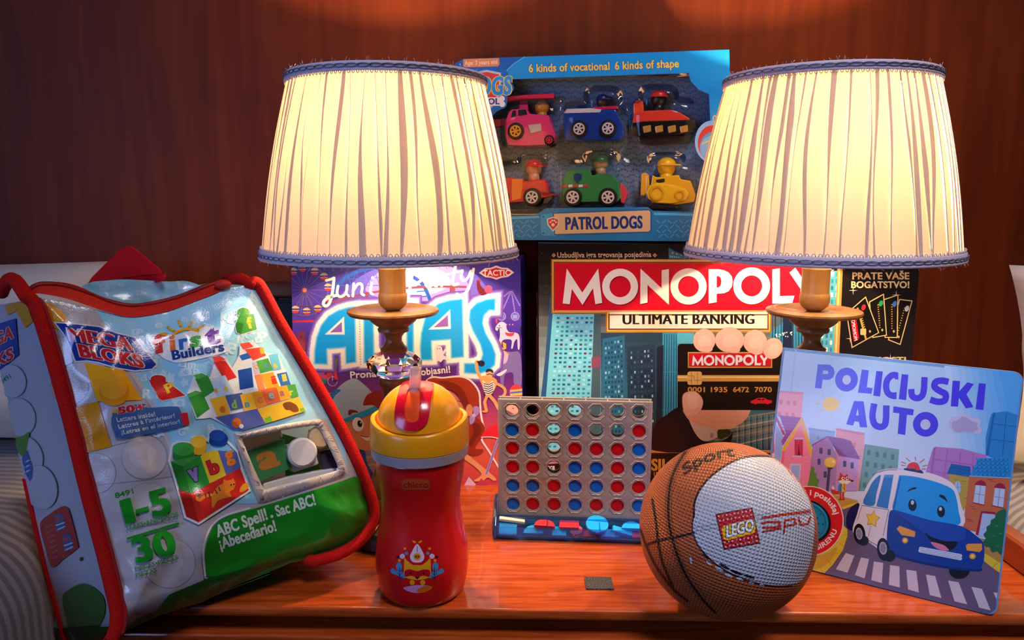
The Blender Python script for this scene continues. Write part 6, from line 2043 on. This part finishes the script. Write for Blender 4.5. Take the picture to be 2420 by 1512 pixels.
PF = Relief(g0, gn, bag_h, 4.6)
WINO = spline(pxs('552 1036 566 1024 650 1006 748 990 768 992 778 1004 818 1104 814 1122 800 1132 640 1184 618 1188 604 1176'), 4, True)
WINI = spline(pxs('574 1042 584 1034 660 1018 738 1006 750 1010 760 1022 795 1094 794 1108 782 1116 650 1150 630 1154 618 1144'), 4, True)
WINM = [((a[0] * 0.5 + b[0] * 0.5), (a[1] * 0.5 + b[1] * 0.5)) for a, b in zip(WINI, [min(WINO, key=lambda w: math.dist(w, q)) for q in WINI])]
def inside(x, y, q):
    c = False
    for (ax, ay), (bx_, by_) in zip(q, q[1:] + q[:1]):
        if (ay > y) != (by_ > y) and x < (bx_ - ax) * (y - ay) / (by_ - ay) + ax: c = not c
    return c
def sheet(outer, hole, step):
    """triangulated sheet in pixel space following an outline, with an optional hole"""
    def dense(P):
        o = []
        for a, b in zip(P, P[1:] + P[:1]):
            n = max(1, int(math.dist(a, b) / step))
            o += [(a[0] + (b[0] - a[0]) * k / n, a[1] + (b[1] - a[1]) * k / n) for k in range(n)]
        return o
    o, h = dense(outer), dense(hole) if hole else []
    inn = []
    y = min(p[1] for p in o) + step / 2
    r = 0
    while y < max(p[1] for p in o):
        x = min(p[0] for p in o) + (step / 2 if r % 2 else 0)
        while x < max(p[0] for p in o):
            if inside(x, y, outer) and not (hole and inside(x, y, hole)): inn.append((x, y))
            x += step
        y += step * 0.87
        r += 1
    co = [V(p) for p in o + h + inn]
    ed = [(i, (i + 1) % len(o)) for i in range(len(o))] + [(len(o) + i, len(o) + (i + 1) % len(h)) for i in range(len(h))]
    vv, _, ff, _, _, _ = delaunay_2d_cdt(co, ed, [], 0, 1e-5)
    ok = []
    for t in ff:
        cx_, cy_ = sum(vv[i][0] for i in t) / len(t), sum(vv[i][1] for i in t) / len(t)
        if inside(cx_, cy_, outer) and not (hole and inside(cx_, cy_, hole)): ok.append(tuple(t))
    return vv, ok
M_BAG = ink('laminated_fabric', 0.2, 0.6, 0.2)
add_bump(M_BAG, 900, 0.22, 0.0005, detail=1)
add_bump(M_BAG, 60, 0.16, 0.002, detail=3)
vv, ff = sheet(OUTB, WINI, 6)
mesh_obj('front_panel', [PF.lift(p[0], p[1], 0) for p in vv], ff, M_BAG, bag, True, [hexc('b8b3b8')] * len(ff))
A = Art(PF, 1.6e-4, 5e-5)
A.mask = lambda x, y: 540 < x < 830 and 980 < y < 1195 and inside(x, y, WINM)
C_, D_ = '98d6f0', 'c6e8f6'
A.poly(pxs('228 735 291 749 330 749 397 737 463 713 500 698 536 683 575 675 600 675 615 691 660 776 720 876 780 981 815 1052 822 1120 600 1190 470 1190 440 1150 406 1047 367 957 300 850 245 762'), C_)
A.poly('245 762 300 850 367 957 406 1047 425 1095 415 1098 394 1048 356 960 290 855 236 764', 'c4c2c8')
rl = random.Random(5)
for k in range(150):
    x, y = rl.uniform(255, 690), rl.uniform(700, 1030)
    if not inside(x, y, OUTB) or x < 255 + (y - 762) * 0.42 or x < 280 or seg_dist(x, y, OUTB) < 24: continue
    t_, s_ = rl.random(), rl.uniform(9, 15)
    a = rl.uniform(-0.3, 0.3)
    if t_ < 0.3:
        q = [(x + u * s_ * math.cos(a) - v * s_ * math.sin(a), y + u * s_ * math.sin(a) + v * s_ * math.cos(a)) for u, v in ((-1, -.7), (1, -.7), (1, .7), (-1, .7))]
        A.poly(q, D_).ell(x, y, s_ * .45, s_ * .4, C_)
    elif t_ < 0.8:
        A.text(rl.choice('aBdeGkmoPRs'), x - s_ * .8, y + s_ * .7 + a * 8, x + s_ * .8, y + s_ * .7 - a * 8, s_ * 1.6, D_, 0.05)
    else:
        A.smooth([(x + s_ * (1 if i % 2 else .6) * math.cos(i * .63), y + s_ * (1 if i % 2 else .6) * math.sin(i * .63)) for i in range(10)], D_, 3)
# white block studs and orange squares at the left
for x, y, rx, ry in ((178, 760, 26, 24), (165, 912, 45, 44), (210, 870, 40, 36), (227, 1118, 47, 48), (341, 1080, 54, 52), (352, 1190, 55, 50), (150, 830, 34, 34), (400, 1330, 62, 60)):
    A.ell(x, y, rx, ry, 'a09ca2').ell(x, y, rx - 1.4, ry - 1.4, 'bfbabf').ell(x - 4, y - 4, rx * .6, ry * .55, 'c8c3c8')
for p in ('180 1075 390 1020', '196 1150 410 1125', '300 1250 420 1230', '150 960 230 950'): A.line(p, 1.2, 'a39fa5')
A.poly('104 714 122 718 142 730 158 750 160 768 152 784 132 776 110 770 100 740', 'e39a1a').poly('118 722 142 731 158 750 150 762 128 752', 'f0ae36')
A.poly('200 857 292 874 336 945 231 948 214 905', 'f0a81e').ell(270, 925, 36, 34, 'e2921a').ell(268, 915, 32, 28, 'efa428')
A.poly('146 970 231 948 263 1055 170 1078', 'd88f12').ell(205, 1010, 40, 38, 'cc8210').ell(203, 1002, 34, 30, 'd98f14')
# banner logo
BN = pxs('131 763 185 767 235 773 275 788 318 798 338 824 369 861 359 871 318 875 275 868 232 855 205 851 179 853 165 815 150 786')
A.line(BN, 6, 'e4e0e8', True).poly(BN, '1c3a96')
UPB = (-0.26, -0.966)
A.text('MEGA', 166, 805, 318, 831, 31, 'd42430', 0.06, 0.0, ('efd8c0', 0.06), arc=3, up=UPB)
A.text('BLOKS', 190, 842, 342, 869, 31, 'd42430', 0.06, 0.0, ('efd8c0', 0.06), arc=1, up=UPB)
A.ell(301, 799, 4, 4, 'c8c8dc').ell(301, 799, 2.8, 2.8, '1c3a96')
# first builders
A.smooth('352 795 372 788 420 790 470 775 505 772 530 800 528 815 534 832 430 856 400 852 380 842 356 815', 'e4eef4', 4)
for ch, x0, y0, x1, y1, h, c in (('f', 362, 836, 397, 829, 44, 'd83038'), ('i', 402, 830, 416, 827, 38, 'f0702c'), ('r', 424, 826, 446, 822, 36, '3a6ec0'), ('s', 449, 821, 478, 815, 36, '3aaa48'), ('t', 486, 816, 522, 808, 44, '7a48a8')):
    A.text(ch, x0, y0, x1, y1, h, c, 0.06, up=(-0.1, -0.99))
A.text('Builders', 408, 850, 531, 828, 22, '21408e', 0.045)
A.line('408 791 425 781 446 777 468 782', 6, 'f0ac1e', curve=4)
for p in ('380 789 394 790', '396 773 411 782', '422 758 428 771', '453 760 447 771', '479 769 467 777'): A.line(p, 5, 'f0ac1e')
# pictured letter blocks
def block(pts, c, stud=None, sc=None, letter=None, lc='f0c428', lp=None, h=18, edge=True):
    p = pxs(pts)
    if edge:
        A.line(p, 5, 'e8eef0', True)
        if stud: A.ell(stud[0], stud[1], stud[2] + 2.5, stud[3] + 2.5, 'e8eef0')
    if stud:
        A.ell(stud[0], stud[1] + stud[3] * .5, stud[2], stud[3], sc or c).ell(stud[0], stud[1], stud[2], stud[3], c)
    A.poly(p, c)
    if letter: A.text(letter, lp[0], lp[1], lp[2], lp[3], h, lc, 0.05)
block('555 757 575 742 600 742 607 778 570 789 560 785', '3f9a3c', (575, 738, 15, 11), '2f8a30', 'f', 'f0c428', (587, 777, 600, 773), 26)
A.poly('555 757 575 765 570 789 560 785', '2f7a30')
block('352 897 360 915 395 902 438 934 384 946 376 942', 'd42a24', (374, 895, 18, 9), 'b82018', 'P', 'f0c428', (395, 930, 415, 920), 22)
A.frame(400, 640, 3.024)
for q, c in (('130 870 180 740 230 730 290 760 330 640 310 610 400 605 450 690 500 600 505 520 600 505 700 590 780 600 870 800 980 1000 690 1090 520 1140 450 1130 300 1050 190 1060', 'dfe9ee'),
             ('185 770 275 750 335 850 250 905', '3a983c'), ('172 745 230 730 278 752 200 775', '4cae4a'), ('140 900 235 865 290 985 200 1050', '358f38'), ('130 880 190 855 238 868 150 905', '48a848'),
             ('318 650 400 640 482 760 400 790', 'd8302c'), ('308 615 360 605 402 632 330 655', 'e84a40'), ('290 775 400 745 462 870 345 905', 'bcd6ea'),
             ('490 710 588 690 604 830 505 850', '2450a4'), ('500 605 560 585 592 620 520 640', '2f66c4'), ('540 560 660 545 692 605 600 640', 'e04a3a'), ('506 520 570 508 602 540 530 560', 'ea5a48'),
             ('592 655 640 640 660 725 610 740', 'c4bcd6'), ('622 645 706 622 742 708 652 732', '4aa04a'), ('712 600 775 590 800 700 745 712', '6cc4e4'), ('610 745 650 735 690 850 645 870', 'e88a50'), ('652 738 742 722 792 838 700 852', 'f2a832'), ('770 735 838 722 872 818 805 832', '2a6cc0'),
             ('290 915 400 890 440 1035 345 1045', 'f4b832'), ('400 890 520 870 560 970 440 1000', '4a62a8'), ('505 885 590 868 628 985 540 1010', 'f4c03c'), ('590 868 660 852 700 960 630 985', 'f0a030'), ('655 850 760 830 795 930 700 958', 'e06a4a'), ('765 830 845 815 870 910 795 930', 'f2b030'), ('840 815 900 810 925 895 872 910', '4aa84a'),
             ('628 990 925 900 978 1000 690 1092', 'f2c434'), ('330 1045 628 985 690 1092 520 1142 450 1130', '5666ac'), ('680 1055 720 1035 740 1075 692 1090', '7ac040'), ('930 985 960 975 975 1000 940 1008', '7ac040')):
    A.poly(q, c)
A.smooth('812 950 860 935 910 960 925 1000 890 1010 860 995 830 990', '7a4a24', 4).ell(480, 1085, 34, 36, 'e8702c').ell(515, 1110, 16, 16, 'f0ece8').ell(468, 1070, 10, 10, 'f0a040')
for ch, x, y, h, c in (('a', 325, 870, 40, 'f0a030'), ('e', 395, 860, 46, 'e8c83c'), ('e', 365, 1010, 60, 'e07030'), ('d', 450, 985, 60, '8ab84a'), ('n', 545, 975, 50, '4aa0c0'), ('c', 635, 945, 60, 'e07a50'), ('e', 715, 915, 60, '8ac0c0'), ('a', 795, 895, 50, 'b06a90'), ('r', 862, 890, 46, 'e8d040'), ('i', 735, 810, 60, 'd83a2c'), ('l', 812, 790, 50, 'f0c83c'), ('c', 685, 695, 44, '4a90d0'), ('a', 748, 695, 44, 'f0d040'), ('l', 655, 595, 44, 'f0a83c'), ('t', 612, 700, 40, 'e8b050')):
    A.text(ch, x, y, x + h * .62, y - h * .14, h, c, 0.05)
A.frame(400, 1000, 2.954)
for q in ('20 150 60 128 150 135 175 215 160 100 230 85 270 120 290 50 360 45 400 120 470 190 500 310 560 470 205 700 110 655 60 460 0 265',): A.line(q, 16, 'dce0e2', True)
A.poly('240 205 340 185 400 370 280 420 215 235', 'f2c62c').ell(205, 160, 56, 62, 'e8b81c').ell(205, 130, 54, 42, 'f4d040')
A.poly('340 190 470 200 500 310 400 370', '5868a8').ell(345, 110, 66, 52, '1c4694').ell(335, 85, 56, 40, '2858b0')
A.poly('10 268 215 225 282 420 150 490 70 462', '2f9636').poly('10 268 95 300 150 490 70 462', '237a2a').ell(100, 215, 76, 50, '2a8c32').ell(98, 180, 76, 48, '42aa48').poly('30 262 180 230 215 228 95 302 10 268', '3ea244')
A.poly('65 462 150 490 495 312 555 465 205 690 120 652', 'd02c22').poly('65 462 150 490 205 690 120 652', 'b02018')
A.text('v', 150, 412, 225, 385, 130, '8c78c0', 0.06, 0, ('2a2038', 0.03)).text('b', 288, 360, 358, 335, 100, 'd8282c', 0.06, 0, ('4a1414', 0.02)).text('g', 398, 270, 460, 250, 100, 'f0842c', 0.06)
A.smooth('300 500 340 440 375 420 380 390 400 400 430 395 445 385 462 420 450 460 420 480 435 510 400 520 340 540 310 585 298 580', 'e8842c', 4).line('300 500 250 510 215 535 195 525 205 500 218 490', 22, 'e8842c', curve=3)
for p in ('250 490 258 520', '275 480 285 515', '320 465 335 490', '345 445 355 470'): A.line(p, 6, '2a1a14')
A.ell(205, 500, 14, 12, '2a1a14').ell(432, 430, 5, 5, '2a1a14').ell(452, 425, 5, 5, '2a1a14').smooth('490 470 510 430 545 415 552 450 510 480', 'f0a030', 4)
# green band
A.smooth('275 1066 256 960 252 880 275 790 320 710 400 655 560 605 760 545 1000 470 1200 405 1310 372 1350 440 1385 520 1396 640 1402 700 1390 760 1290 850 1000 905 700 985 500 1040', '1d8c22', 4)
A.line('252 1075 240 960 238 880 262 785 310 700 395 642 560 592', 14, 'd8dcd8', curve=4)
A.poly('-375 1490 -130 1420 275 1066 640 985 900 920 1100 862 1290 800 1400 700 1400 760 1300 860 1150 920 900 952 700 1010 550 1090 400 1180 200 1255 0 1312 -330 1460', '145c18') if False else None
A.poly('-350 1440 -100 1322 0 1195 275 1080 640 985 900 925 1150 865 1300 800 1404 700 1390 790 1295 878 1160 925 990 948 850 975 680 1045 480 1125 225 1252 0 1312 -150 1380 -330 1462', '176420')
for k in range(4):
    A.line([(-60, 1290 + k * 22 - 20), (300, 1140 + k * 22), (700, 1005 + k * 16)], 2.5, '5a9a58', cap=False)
A.text('ABC Spell!', 336, 795, 690, 668, 82, 'dbe8d8', 0.045, up=(-0.26, -0.96)).ell(716, 650, 11, 11, 'dbe8d8').text('Sac ABC!', 752, 652, 1026, 566, 78, 'dbe8d8', 0.045, up=(-0.26, -0.96))
A.text('¡Abecedario!', 358, 880, 752, 748, 78, 'dbe8d8', 0.045, up=(-0.26, -0.96))
A.frame()
# ages and piece counts
GR = '1c9424'
A.text('8491', 273, 1177, 316, 1166, 12, GR, 0.005, up=UPB)
A.text('1', 296, 1237, 322, 1229, 56, GR, 0.055, up=UPB).text('-', 326, 1225, 356, 1216, 52, GR, 0.055, up=UPB).text('5', 362, 1221, 409, 1208, 60, GR, 0.055, up=UPB)
A.text('YEARS•ANS•AÑOS', 297, 1254, 422, 1219, 10, '3a9a3e', 0.02, up=UPB)
A.line('300 1273 423 1236', 5.5, GR, cap=False)
A.text('30', 322, 1330, 421, 1305, 58, GR, 0.055, up=UPB)
A.text('PIECES•PIÈCES', 320, 1350, 422, 1320, 10, '3a8a3e', 0.015, up=UPB).text('PIEZAS', 322, 1364, 372, 1350, 9, '3a8a3e', 0.015, up=UPB)
A.smooth('263 990 280 965 340 954 348 963 412 960 426 968 434 1002 415 1012 290 1036 271 1022', '44679c', 4)
A.text('50+', 279, 978, 343, 968, 16, 'd82838', 0.06, 0, ('e8d8dc', 0.05)).ell(271, 971, 6, 5, 'f0a81e').poly('425 977 443 974 448 1002 434 1006', 'd82838')
A.text('Letters inside!', 277, 997, 368, 983, 11, 'c0cce0', 0.02, up=UPB).text('Lettres à l\'intérieur!', 281, 1013, 414, 986, 10, 'c0cce0', 0.02, up=UPB).text('¡Letras en el interior!', 288, 1027, 426, 1000, 10, 'c0cce0', 0.02, up=UPB)
A.take('printed_front', M_BAG, bag)['label'] = 'front printed with letter blocks and words'

# window rim, clear pane and the pocket behind it
M_RIM = mat('window_rim', 'aea6a2', 0.4)
vv, ff = sheet(WINO, WINI, 6)
rim_h = lambda p: 0.0018 * min(1.0, min(seg_dist(p[0], p[1], WINO), seg_dist(p[0], p[1], WINI)) / 6.0) + 0.0004
rim = mesh_obj('window_rim', [PF.lift(p[0], p[1], rim_h(p)) for p in vv], ff, M_RIM, bag, True)
rb = MB()
for k in range(0, len(WINO)):
    a = WINO[k]
    j = min(range(len(WINI)), key=lambda i: math.dist(a, WINI[i]))
    b = WINI[j]
    for f_ in (0.0, 0.33, 0.66):
        a2 = WINO[(k + 1) % len(WINO)]
        aa = (a[0] + (a2[0] - a[0]) * f_, a[1] + (a2[1] - a[1]) * f_)
        rb.tube([PF.lift(aa[0] + (b[0] - aa[0]) * q, aa[1] + (b[1] - aa[1]) * q, 0.0017) for q in (0.25, 0.55, 0.85)], 0.0006, 4)
rb.build('rim_ridges', M_RIM, rim, smooth=True)
vv, ff = sheet(WINI, None, 10)
mesh_obj('clear_window', [PF.lift(p[0], p[1], 0.0002 + 0.0012 * noise.noise(V((p[0] / 25, p[1] / 25, 0)))) for p in vv], ff, clear_film('bag_window', (0.96, 0.96, 0.96, 1), 1.3, 0.12, 0.5), bag, True)

# shell: sides, bottom and back
def sheer(m):
    """the same laminate, letting some light through like thin woven plastic"""
    m = m.copy()
    m.name = 'sheer_laminate'
    nt, N, L, b = nodes(m)
    t = N.new('ShaderNodeBsdfTranslucent')
    L.new(b.inputs['Base Color'].links[0].from_socket, t.inputs[0])
    mx = N.new('ShaderNodeMixShader')
    mx.inputs[0].default_value = 0.55
    o_ = N['Material Output']
    L.new(b.outputs[0], mx.inputs[1]); L.new(t.outputs[0], mx.inputs[2])
    L.new(mx.outputs[0], o_.inputs[0])
    return m

PSIDE = None
fl = [i for i, p in enumerate(OUTB)]
wv_b, wv_t = V((-0.100, 0.072, 0.0)), V((-0.050, 0.048, -0.004))
FR = [PF.lift(x, y, 0) for x, y in OUTB]
BK = []
for (x, y), p in zip(OUTB, FR):
    t = max(0.0, min(1.0, (p.z - 0.03) / 0.2))
    q = p + wv_b * (1 - t) + wv_t * t
    BK.append(V((q.x, q.y, max(0.003, q.z if t > 0.15 else 0.003))))
BACKPX = {(274, 1480): (168, 1545, .072), (272, 1430): (150, 1500, .072), (262, 1385): (138, 1450, .07), (245, 1310): (112, 1360, .07), (220, 1220): (84, 1240, .066), (190, 1110): (60, 1130, .062), (165, 1000): (38, 1030, .058), (135, 900): (15, 930, .054), (108, 800): (-8, 830, .05), (95, 705): (-15, 722, .05)}
for i, ((x, y), p) in enumerate(zip(OUTB, FR)):
    if (x, y) in BACKPX:
        bx_, by_, dd = BACKPX[(x, y)]
        BK[i] = at_y(bx_, by_, p.y + dd)
for i, (x, y) in enumerate(OUTB):                      # bottom edge: on the tabletop to the right, hanging past its end at the left
    if 275 < x < 860 and y > 1255:
        q = BK[i]
        t = max(0.0, min(1.0, (-0.345 - q.x) / 0.04))
        BK[i] = V((q.x, q.y, 0.003 - 0.045 * t))
n_ = len(FR)
nL = next(i for i, p in enumerate(OUTB) if p == (274.0, 1480.0))
cols, fcs = [], []
for i in range(n_):
    j = (i + 1) % n_
    if i >= nL: continue
    x, y = OUTB[i]
    fcs.append((i, j, j + n_, i + n_))
    cols.append(hexc('a8d4e6' if y < 1050 and i < 18 else '17601c'))
mesh_obj('back_shell', FR + BK, fcs + [tuple(reversed([i + n_ for i in t])) for t in tessellate_polygon([BK])], sheer(M_BAG), bag, False, cols + [hexc('d8e4ea')] * (n_ - 2))
# left side panel
LI = list(range(nL, n_)) + [0]
sv, sf = [], []
for i in LI:
    sv += [FR[i], BK[i]]
for a in range(len(LI) - 1):
    sf += [(2 * a, 2 * a + 1, 2 * a + 2), (2 * a + 1, 2 * a + 3, 2 * a + 2)]
mesh_obj('side_panel', sv, sf, M_BAG, bag, True, [hexc('b4b2bc')] * len(sf))
class Side:
    """the folded strip of the side panel as a printing surface"""
    curved = 8
    def lift(s, px, py, off=0.0):
        d = ray(px, py)
        best = None
        for t in sf:
            a, b, c = (sv[i] for i in t)
            n = (b - a).cross(c - a)
            k = d.dot(n)
            if abs(k) < 1e-12: continue
            p = CAMP + d * ((a - CAMP).dot(n) / k)
            q = n.length_squared
            w0, w1 = (c - b).cross(p - b).dot(n) / q, (a - c).cross(p - c).dot(n) / q
            miss = max(0, -w0) + max(0, -w1) + max(0, w0 + w1 - 1)
            if best is None or miss < best[0]:
                n = n.normalized()
                best = (miss, p, -n if n.dot(CAMP - a) < 0 else n)
        return best[1] + best[2] * off
A = Art(Side(), 6e-4, 8e-5)
SOUT = [proj(FR[i]) for i in LI] + [proj(BK[i]) for i in reversed(LI)]
A.mask = lambda x, y: not inside(x, y, SOUT)
for x, y, rx, ry in ((48, 985, 38, 46), (62, 1080, 42, 52), (98, 1150, 40, 54), (30, 900, 34, 40)):
    A.ell(x, y, rx, ry, '9c9aa4', -15).ell(x, y, rx - 1.5, ry - 1.5, 'b9b7c0', -15)
A.poly('12 722 46 712 66 720 80 760 62 775 40 735 20 745', 'dc961c')
A.poly('-12 768 40 752 47 838 -2 878', '1c3a96')
A.text('GA', -8, 818, 36, 797, 30, 'd42430', 0.05, 0, ('efd8c0', 0.05), up=(-0.1, -0.99)).text('KS', -4, 866, 36, 846, 28, 'd42430', 0.05, 0, ('efd8c0', 0.05), up=(-0.1, -0.99))
A.text('8491', 7, 906, 30, 892, 11, '2a7a3a', 0.01)
A.smooth('38 1034 55 1030 72 1020 68 1050 60 1078 48 1070 42 1055', '4a8a24', 4).poly('55 1082 68 1062 82 1105 80 1128 74 1136 64 1118', '1f5aa0')
for y_ in (1090, 1102, 1114): A.line([(64, y_), (74, y_ - 4)], 4, 'b0c4dc')
A.smooth('98 1238 120 1214 148 1196 160 1198 168 1210 187 1284 184 1296 150 1322 126 1340 112 1300', 'a81c28', 4)
for oy, ox in ((0, 0), (48, 19)):
    A.poly([(132 + ox, 1218 + oy), (142 + ox, 1210 + oy), (152 + ox, 1216 + oy), (158 + ox, 1246 + oy), (138 + ox, 1256 + oy)], '2a5a8c').rect(136 + ox, 1220 + oy, 146 + ox, 1229 + oy, 'd03040').line([(136 + ox, 1240 + oy), (156 + ox, 1233 + oy)], 3, 'c8d0e0').line([(139 + ox, 1250 + oy), (158 + ox, 1242 + oy)], 3, 'c8d0e0')
for k in range(7): A.line([(110 + k * 3, 1246 + k * 12), (126 + k * 3, 1238 + k * 12)], 1.4, 'c86a70')
A.ell(194, 1320, 4, 5, '3a2830')
A.smooth('149 1412 165 1392 195 1378 225 1388 247 1412 250 1445 235 1480 200 1512 175 1512 160 1470', '1a6a24', 4)
A.take('side_print', M_BAG, bag)['label'] = 'narrow side print'

# piping
M_PIPE = add_bump(mat('red_piping', 'cc140c', 0.75, spec=0.2), 1400, 0.8, 0.0015)
def on_front(x, y, back=0.0):
    return PF.lift(x, y, 0.001) + V((-0.35, 0.9, 0)) * back
PL_ = spline(pxs('62 700 84 722 105 780 138 890 168 1000 194 1110 222 1220 246 1310 264 1385 276 1440 274 1482 262 1512'), 6)
p3 = [PF.hit(x, y) + PF.n * 0.002 for x, y in PL_]
tl, bl_ = p3[0], p3[-1]
arc_t = [tl + wv_t * (k / 8) + V((0, 0, 0.012 * math.sin(math.pi * k / 8))) for k in range(8, 0, -1)]
cb = BK[OUTB.index((274.0, 1480.0))]
pipe = arc_t + p3 + [bl_.lerp(cb, k / 8) + V((0, 0, -0.012 * math.sin(math.pi * k / 8))) for k in range(1, 9)]
old_pipe = [bl_ + (V((bl_.x, bl_.y, 0.008)) - bl_) * 0.0 + wv_b * (k / 10) + V((0, 0, -0.003 * math.sin(math.pi * k / 10) + max(0, 0.009 - bl_.z) * k / 10)) for k in range(1, 11)]
MB().tube(pipe, 0.0052, 12).build('piping', M_PIPE, bag, smooth=True)
MB().tube([p + V((0.0056, 0.0008, 0.0)) for p in p3[3:-3]], 0.0016, 8).build('piping_stitch', mat('red_stitch', 'a01622', 0.8), bag, smooth=True)
MB().tube([BK[i] + V((0.001, 0.001, 0.0)) for i in LI[:6]], 0.004, 10).build('piping', M_PIPE, bag, smooth=True)
PR_ = spline(pxs('590 672 604 668 620 686 662 764 722 864 782 968 830 1060 864 1140 882 1200 878 1236 850 1276 800 1308 740 1325'), 6)
pr3 = [PF.hit(x, y) + PF.n * 0.0015 for x, y in PR_]
MB().tube([pr3[0] + V((-0.03, 0.03, 0.0)), pr3[0] + V((-0.012, 0.014, 0.003))] + pr3 + [pr3[-1] + V((-0.02, 0.02, -0.006))], 0.0050, 12).build('piping', M_PIPE, bag, smooth=True)

# zip and back flap
zt = spline(pxs('70 692 99 670 149 667 198 681 231 699 288 717 330 719 390 710 463 682 500 672 534 676'), 6)
zb2 = spline(pxs('72 696 96 694 159 706 231 730 291 747 330 748 397 735 463 711 500 697 536 681 538 680'), 6)
m_ = min(len(zt), len(zb2))
zv, zf, teeth = [], [], []
for i in range(m_):
    f_ = PF.lift(zb2[i][0], zb2[i][1], 0.0012)
    yb = f_.y + 0.016
    b_ = at_y(zt[i][0], zt[i][1], yb)
    for k in range(6):
        t = k / 5
        zv.append(f_.lerp(b_, t) + V((0, 0, 0.0022 * math.sin(math.pi * t))))
    teeth.append(f_.lerp(b_, 0.62) + V((0, -0.0012, 0.0030)))
for i in range(m_ - 1):
    for k in range(5): zf.append((i * 6 + k, (i + 1) * 6 + k, (i + 1) * 6 + k + 1, i * 6 + k + 1))
zp = mesh_obj('zipper', zv, zf, add_bump(mat('red_zip', 'cf2418', 0.6), 1200, 0.4), bag, True)
tb = MB().tube(teeth, 0.0011, 6)
for a, b in zip(teeth, teeth[1:]):
    for q in (0.0, 0.33, 0.66):
        c = a.lerp(b, q)
        d = (b - a).normalized()
        n = d.cross(V((0, -0.6, 0.8)))
        tb.tube([c - n * 0.0018, c + n * 0.0018], 0.0007, 4)
tb.build('zipper_teeth', mat('zip_teeth', '9c1410', 0.45), zp, smooth=True)
MB().ball(PF.lift(520, 674, 0.004) + V((0, 0.006, 0)), 0.005, (1.4, 1.0, 0.8)).build('zipper_stop', mat('red_zip', 'cf2418', 0.6), zp, smooth=True)
FLAP = spline(pxs('190 690 212 668 250 663 288 660 340 662 400 665 440 664 478 677 510 700 500 740 380 760 260 750'), 4, True)
class FlapPlane(Relief): pass
fy = PF.hit(330, 720).y + 0.034
PFL = Relief(at_y(330, 700, fy), PF.n, lambda x, y: 0.002 * noise.noise(V((x / 30, y / 25, 0))), 12)
vv, ff = sheet(FLAP, None, 8)
fo = mesh_obj('top_flap', [PFL.lift(p[0], p[1]) for p in vv], ff, M_BAG, bag, True, [hexc('98d6f0')] * len(ff))
A = Art(PFL, 1.5e-4, 2.5e-5)
for x, y, w, h in ((245, 678, 26, 16), (330, 692, 18, 14), (390, 700, 16, 10), (362, 670, 34, 9), (430, 676, 22, 14), (300, 705, 22, 10), (285, 672, 14, 8)):
    A.poly([(x - w / 2, y - h / 2), (x + w / 2, y - h / 2 + 2), (x + w / 2 + 2, y + h / 2), (x - w / 2 + 2, y + h / 2)], 'b9deec').ell(x, y, w * .18, h * .22, '98d6f0')
A.take('flap_print', M_BAG, fo)
PH = Plane(at_y(300, 640, fy + 0.022), (-0.5, -0.85, 0.1))
M_WEB = add_bump(mat('red_webbing', 'e2141c', 0.7, spec=0.2), 1100, 0.8, 0.0012)
h1 = [PH.hit(x, y) for x, y in pxs('205 672 216 655 246 625 282 590 296 582 306 580 318 588 350 614 378 638 381 646 340 650 300 655 262 668')]
ho = MB().prism(h1, V((0.004, 0.014, 0)) * 0.12).build('carry_handle', M_WEB, bag, bevel=0.0006)
h2 = [PH.hit(x, y) + V((0.001, 0.004, 0)) for x, y in pxs('262 668 300 655 340 650 381 646 380 663 350 672 262 672')]
MB().prism(h2, V((0.004, 0.014, 0)) * 0.12).build('handle_underside', M_WEB, ho, bevel=0.0006)

# blocks showing behind the clear window: things of their own
PW = Plane(g0 - gn * (0.006 if gn.dot(CAMP - g0) > 0 else -0.006), gn)
nW = PW.n
def inblock(name, label, pts, c, depth, th=0.012, stud=None, sr=0.008, letter=None):
    t = thing(name, label, 'toy block', (PW.hit(*pxs(pts)[0]) - nW * depth).to_tuple(), 'blocks inside the bag')
    p = [PW.hit(x, y) - nW * depth for x, y in pxs(pts)]
    MB().prism(p, -nW * th).build('block_body', mat('block_' + c, c, 0.3), t, bevel=0.0012, seg=3)
    if stud:
        MB().disc(PW.hit(*stud) - nW * (depth - 0.004), nW, sr, 0.010, 28).build('stud', mat('block_' + c, c, 0.3), t, auto=40)
    if letter:
        B = Art(Plane(p[0], nW), 2e-4)
        B.text(letter[0], *letter[1:6], letter[6], 0.06)
        B.take('letter', ink('block_print', 0.35), t)
    return t
inblock('letter_block', 'green block with an orange letter a inside the bag window', '580 1070 606 1058 668 1036 686 1106 610 1140', '4a9a5c', -0.004, 0.014, None, 0, ('a', 614, 1112, 664, 1096, 58, 'd89038'))
inblock('toy_block', 'white block with a round stud in the middle of the bag window', '676 1052 736 1038 752 1096 692 1116', 'f0ece4', -0.003, 0.014, (708, 1068), 0.0125)
inblock('toy_block', 'cream block at the upper right inside the bag window', '735 1016 760 1010 782 1058 752 1066', 'e8c898', -0.001, 0.014, (752, 1032), 0.010)
inblock('toy_block', 'dark violet block at the right end of the bag window', '756 1068 784 1060 804 1104 764 1112', '4a4058', -0.001, 0.012)
inblock('toy_block', 'long white block lying along the bottom of the bag window', '618 1160 620 1142 700 1120 795 1104 800 1118 700 1142', 'f4f0ea', -0.004, 0.010)
inblock('toy_block', 'cream block at the upper left inside the bag window', '570 1034 664 1014 668 1032 606 1054 578 1064', 'e8dcc0', -0.002, 0.012)
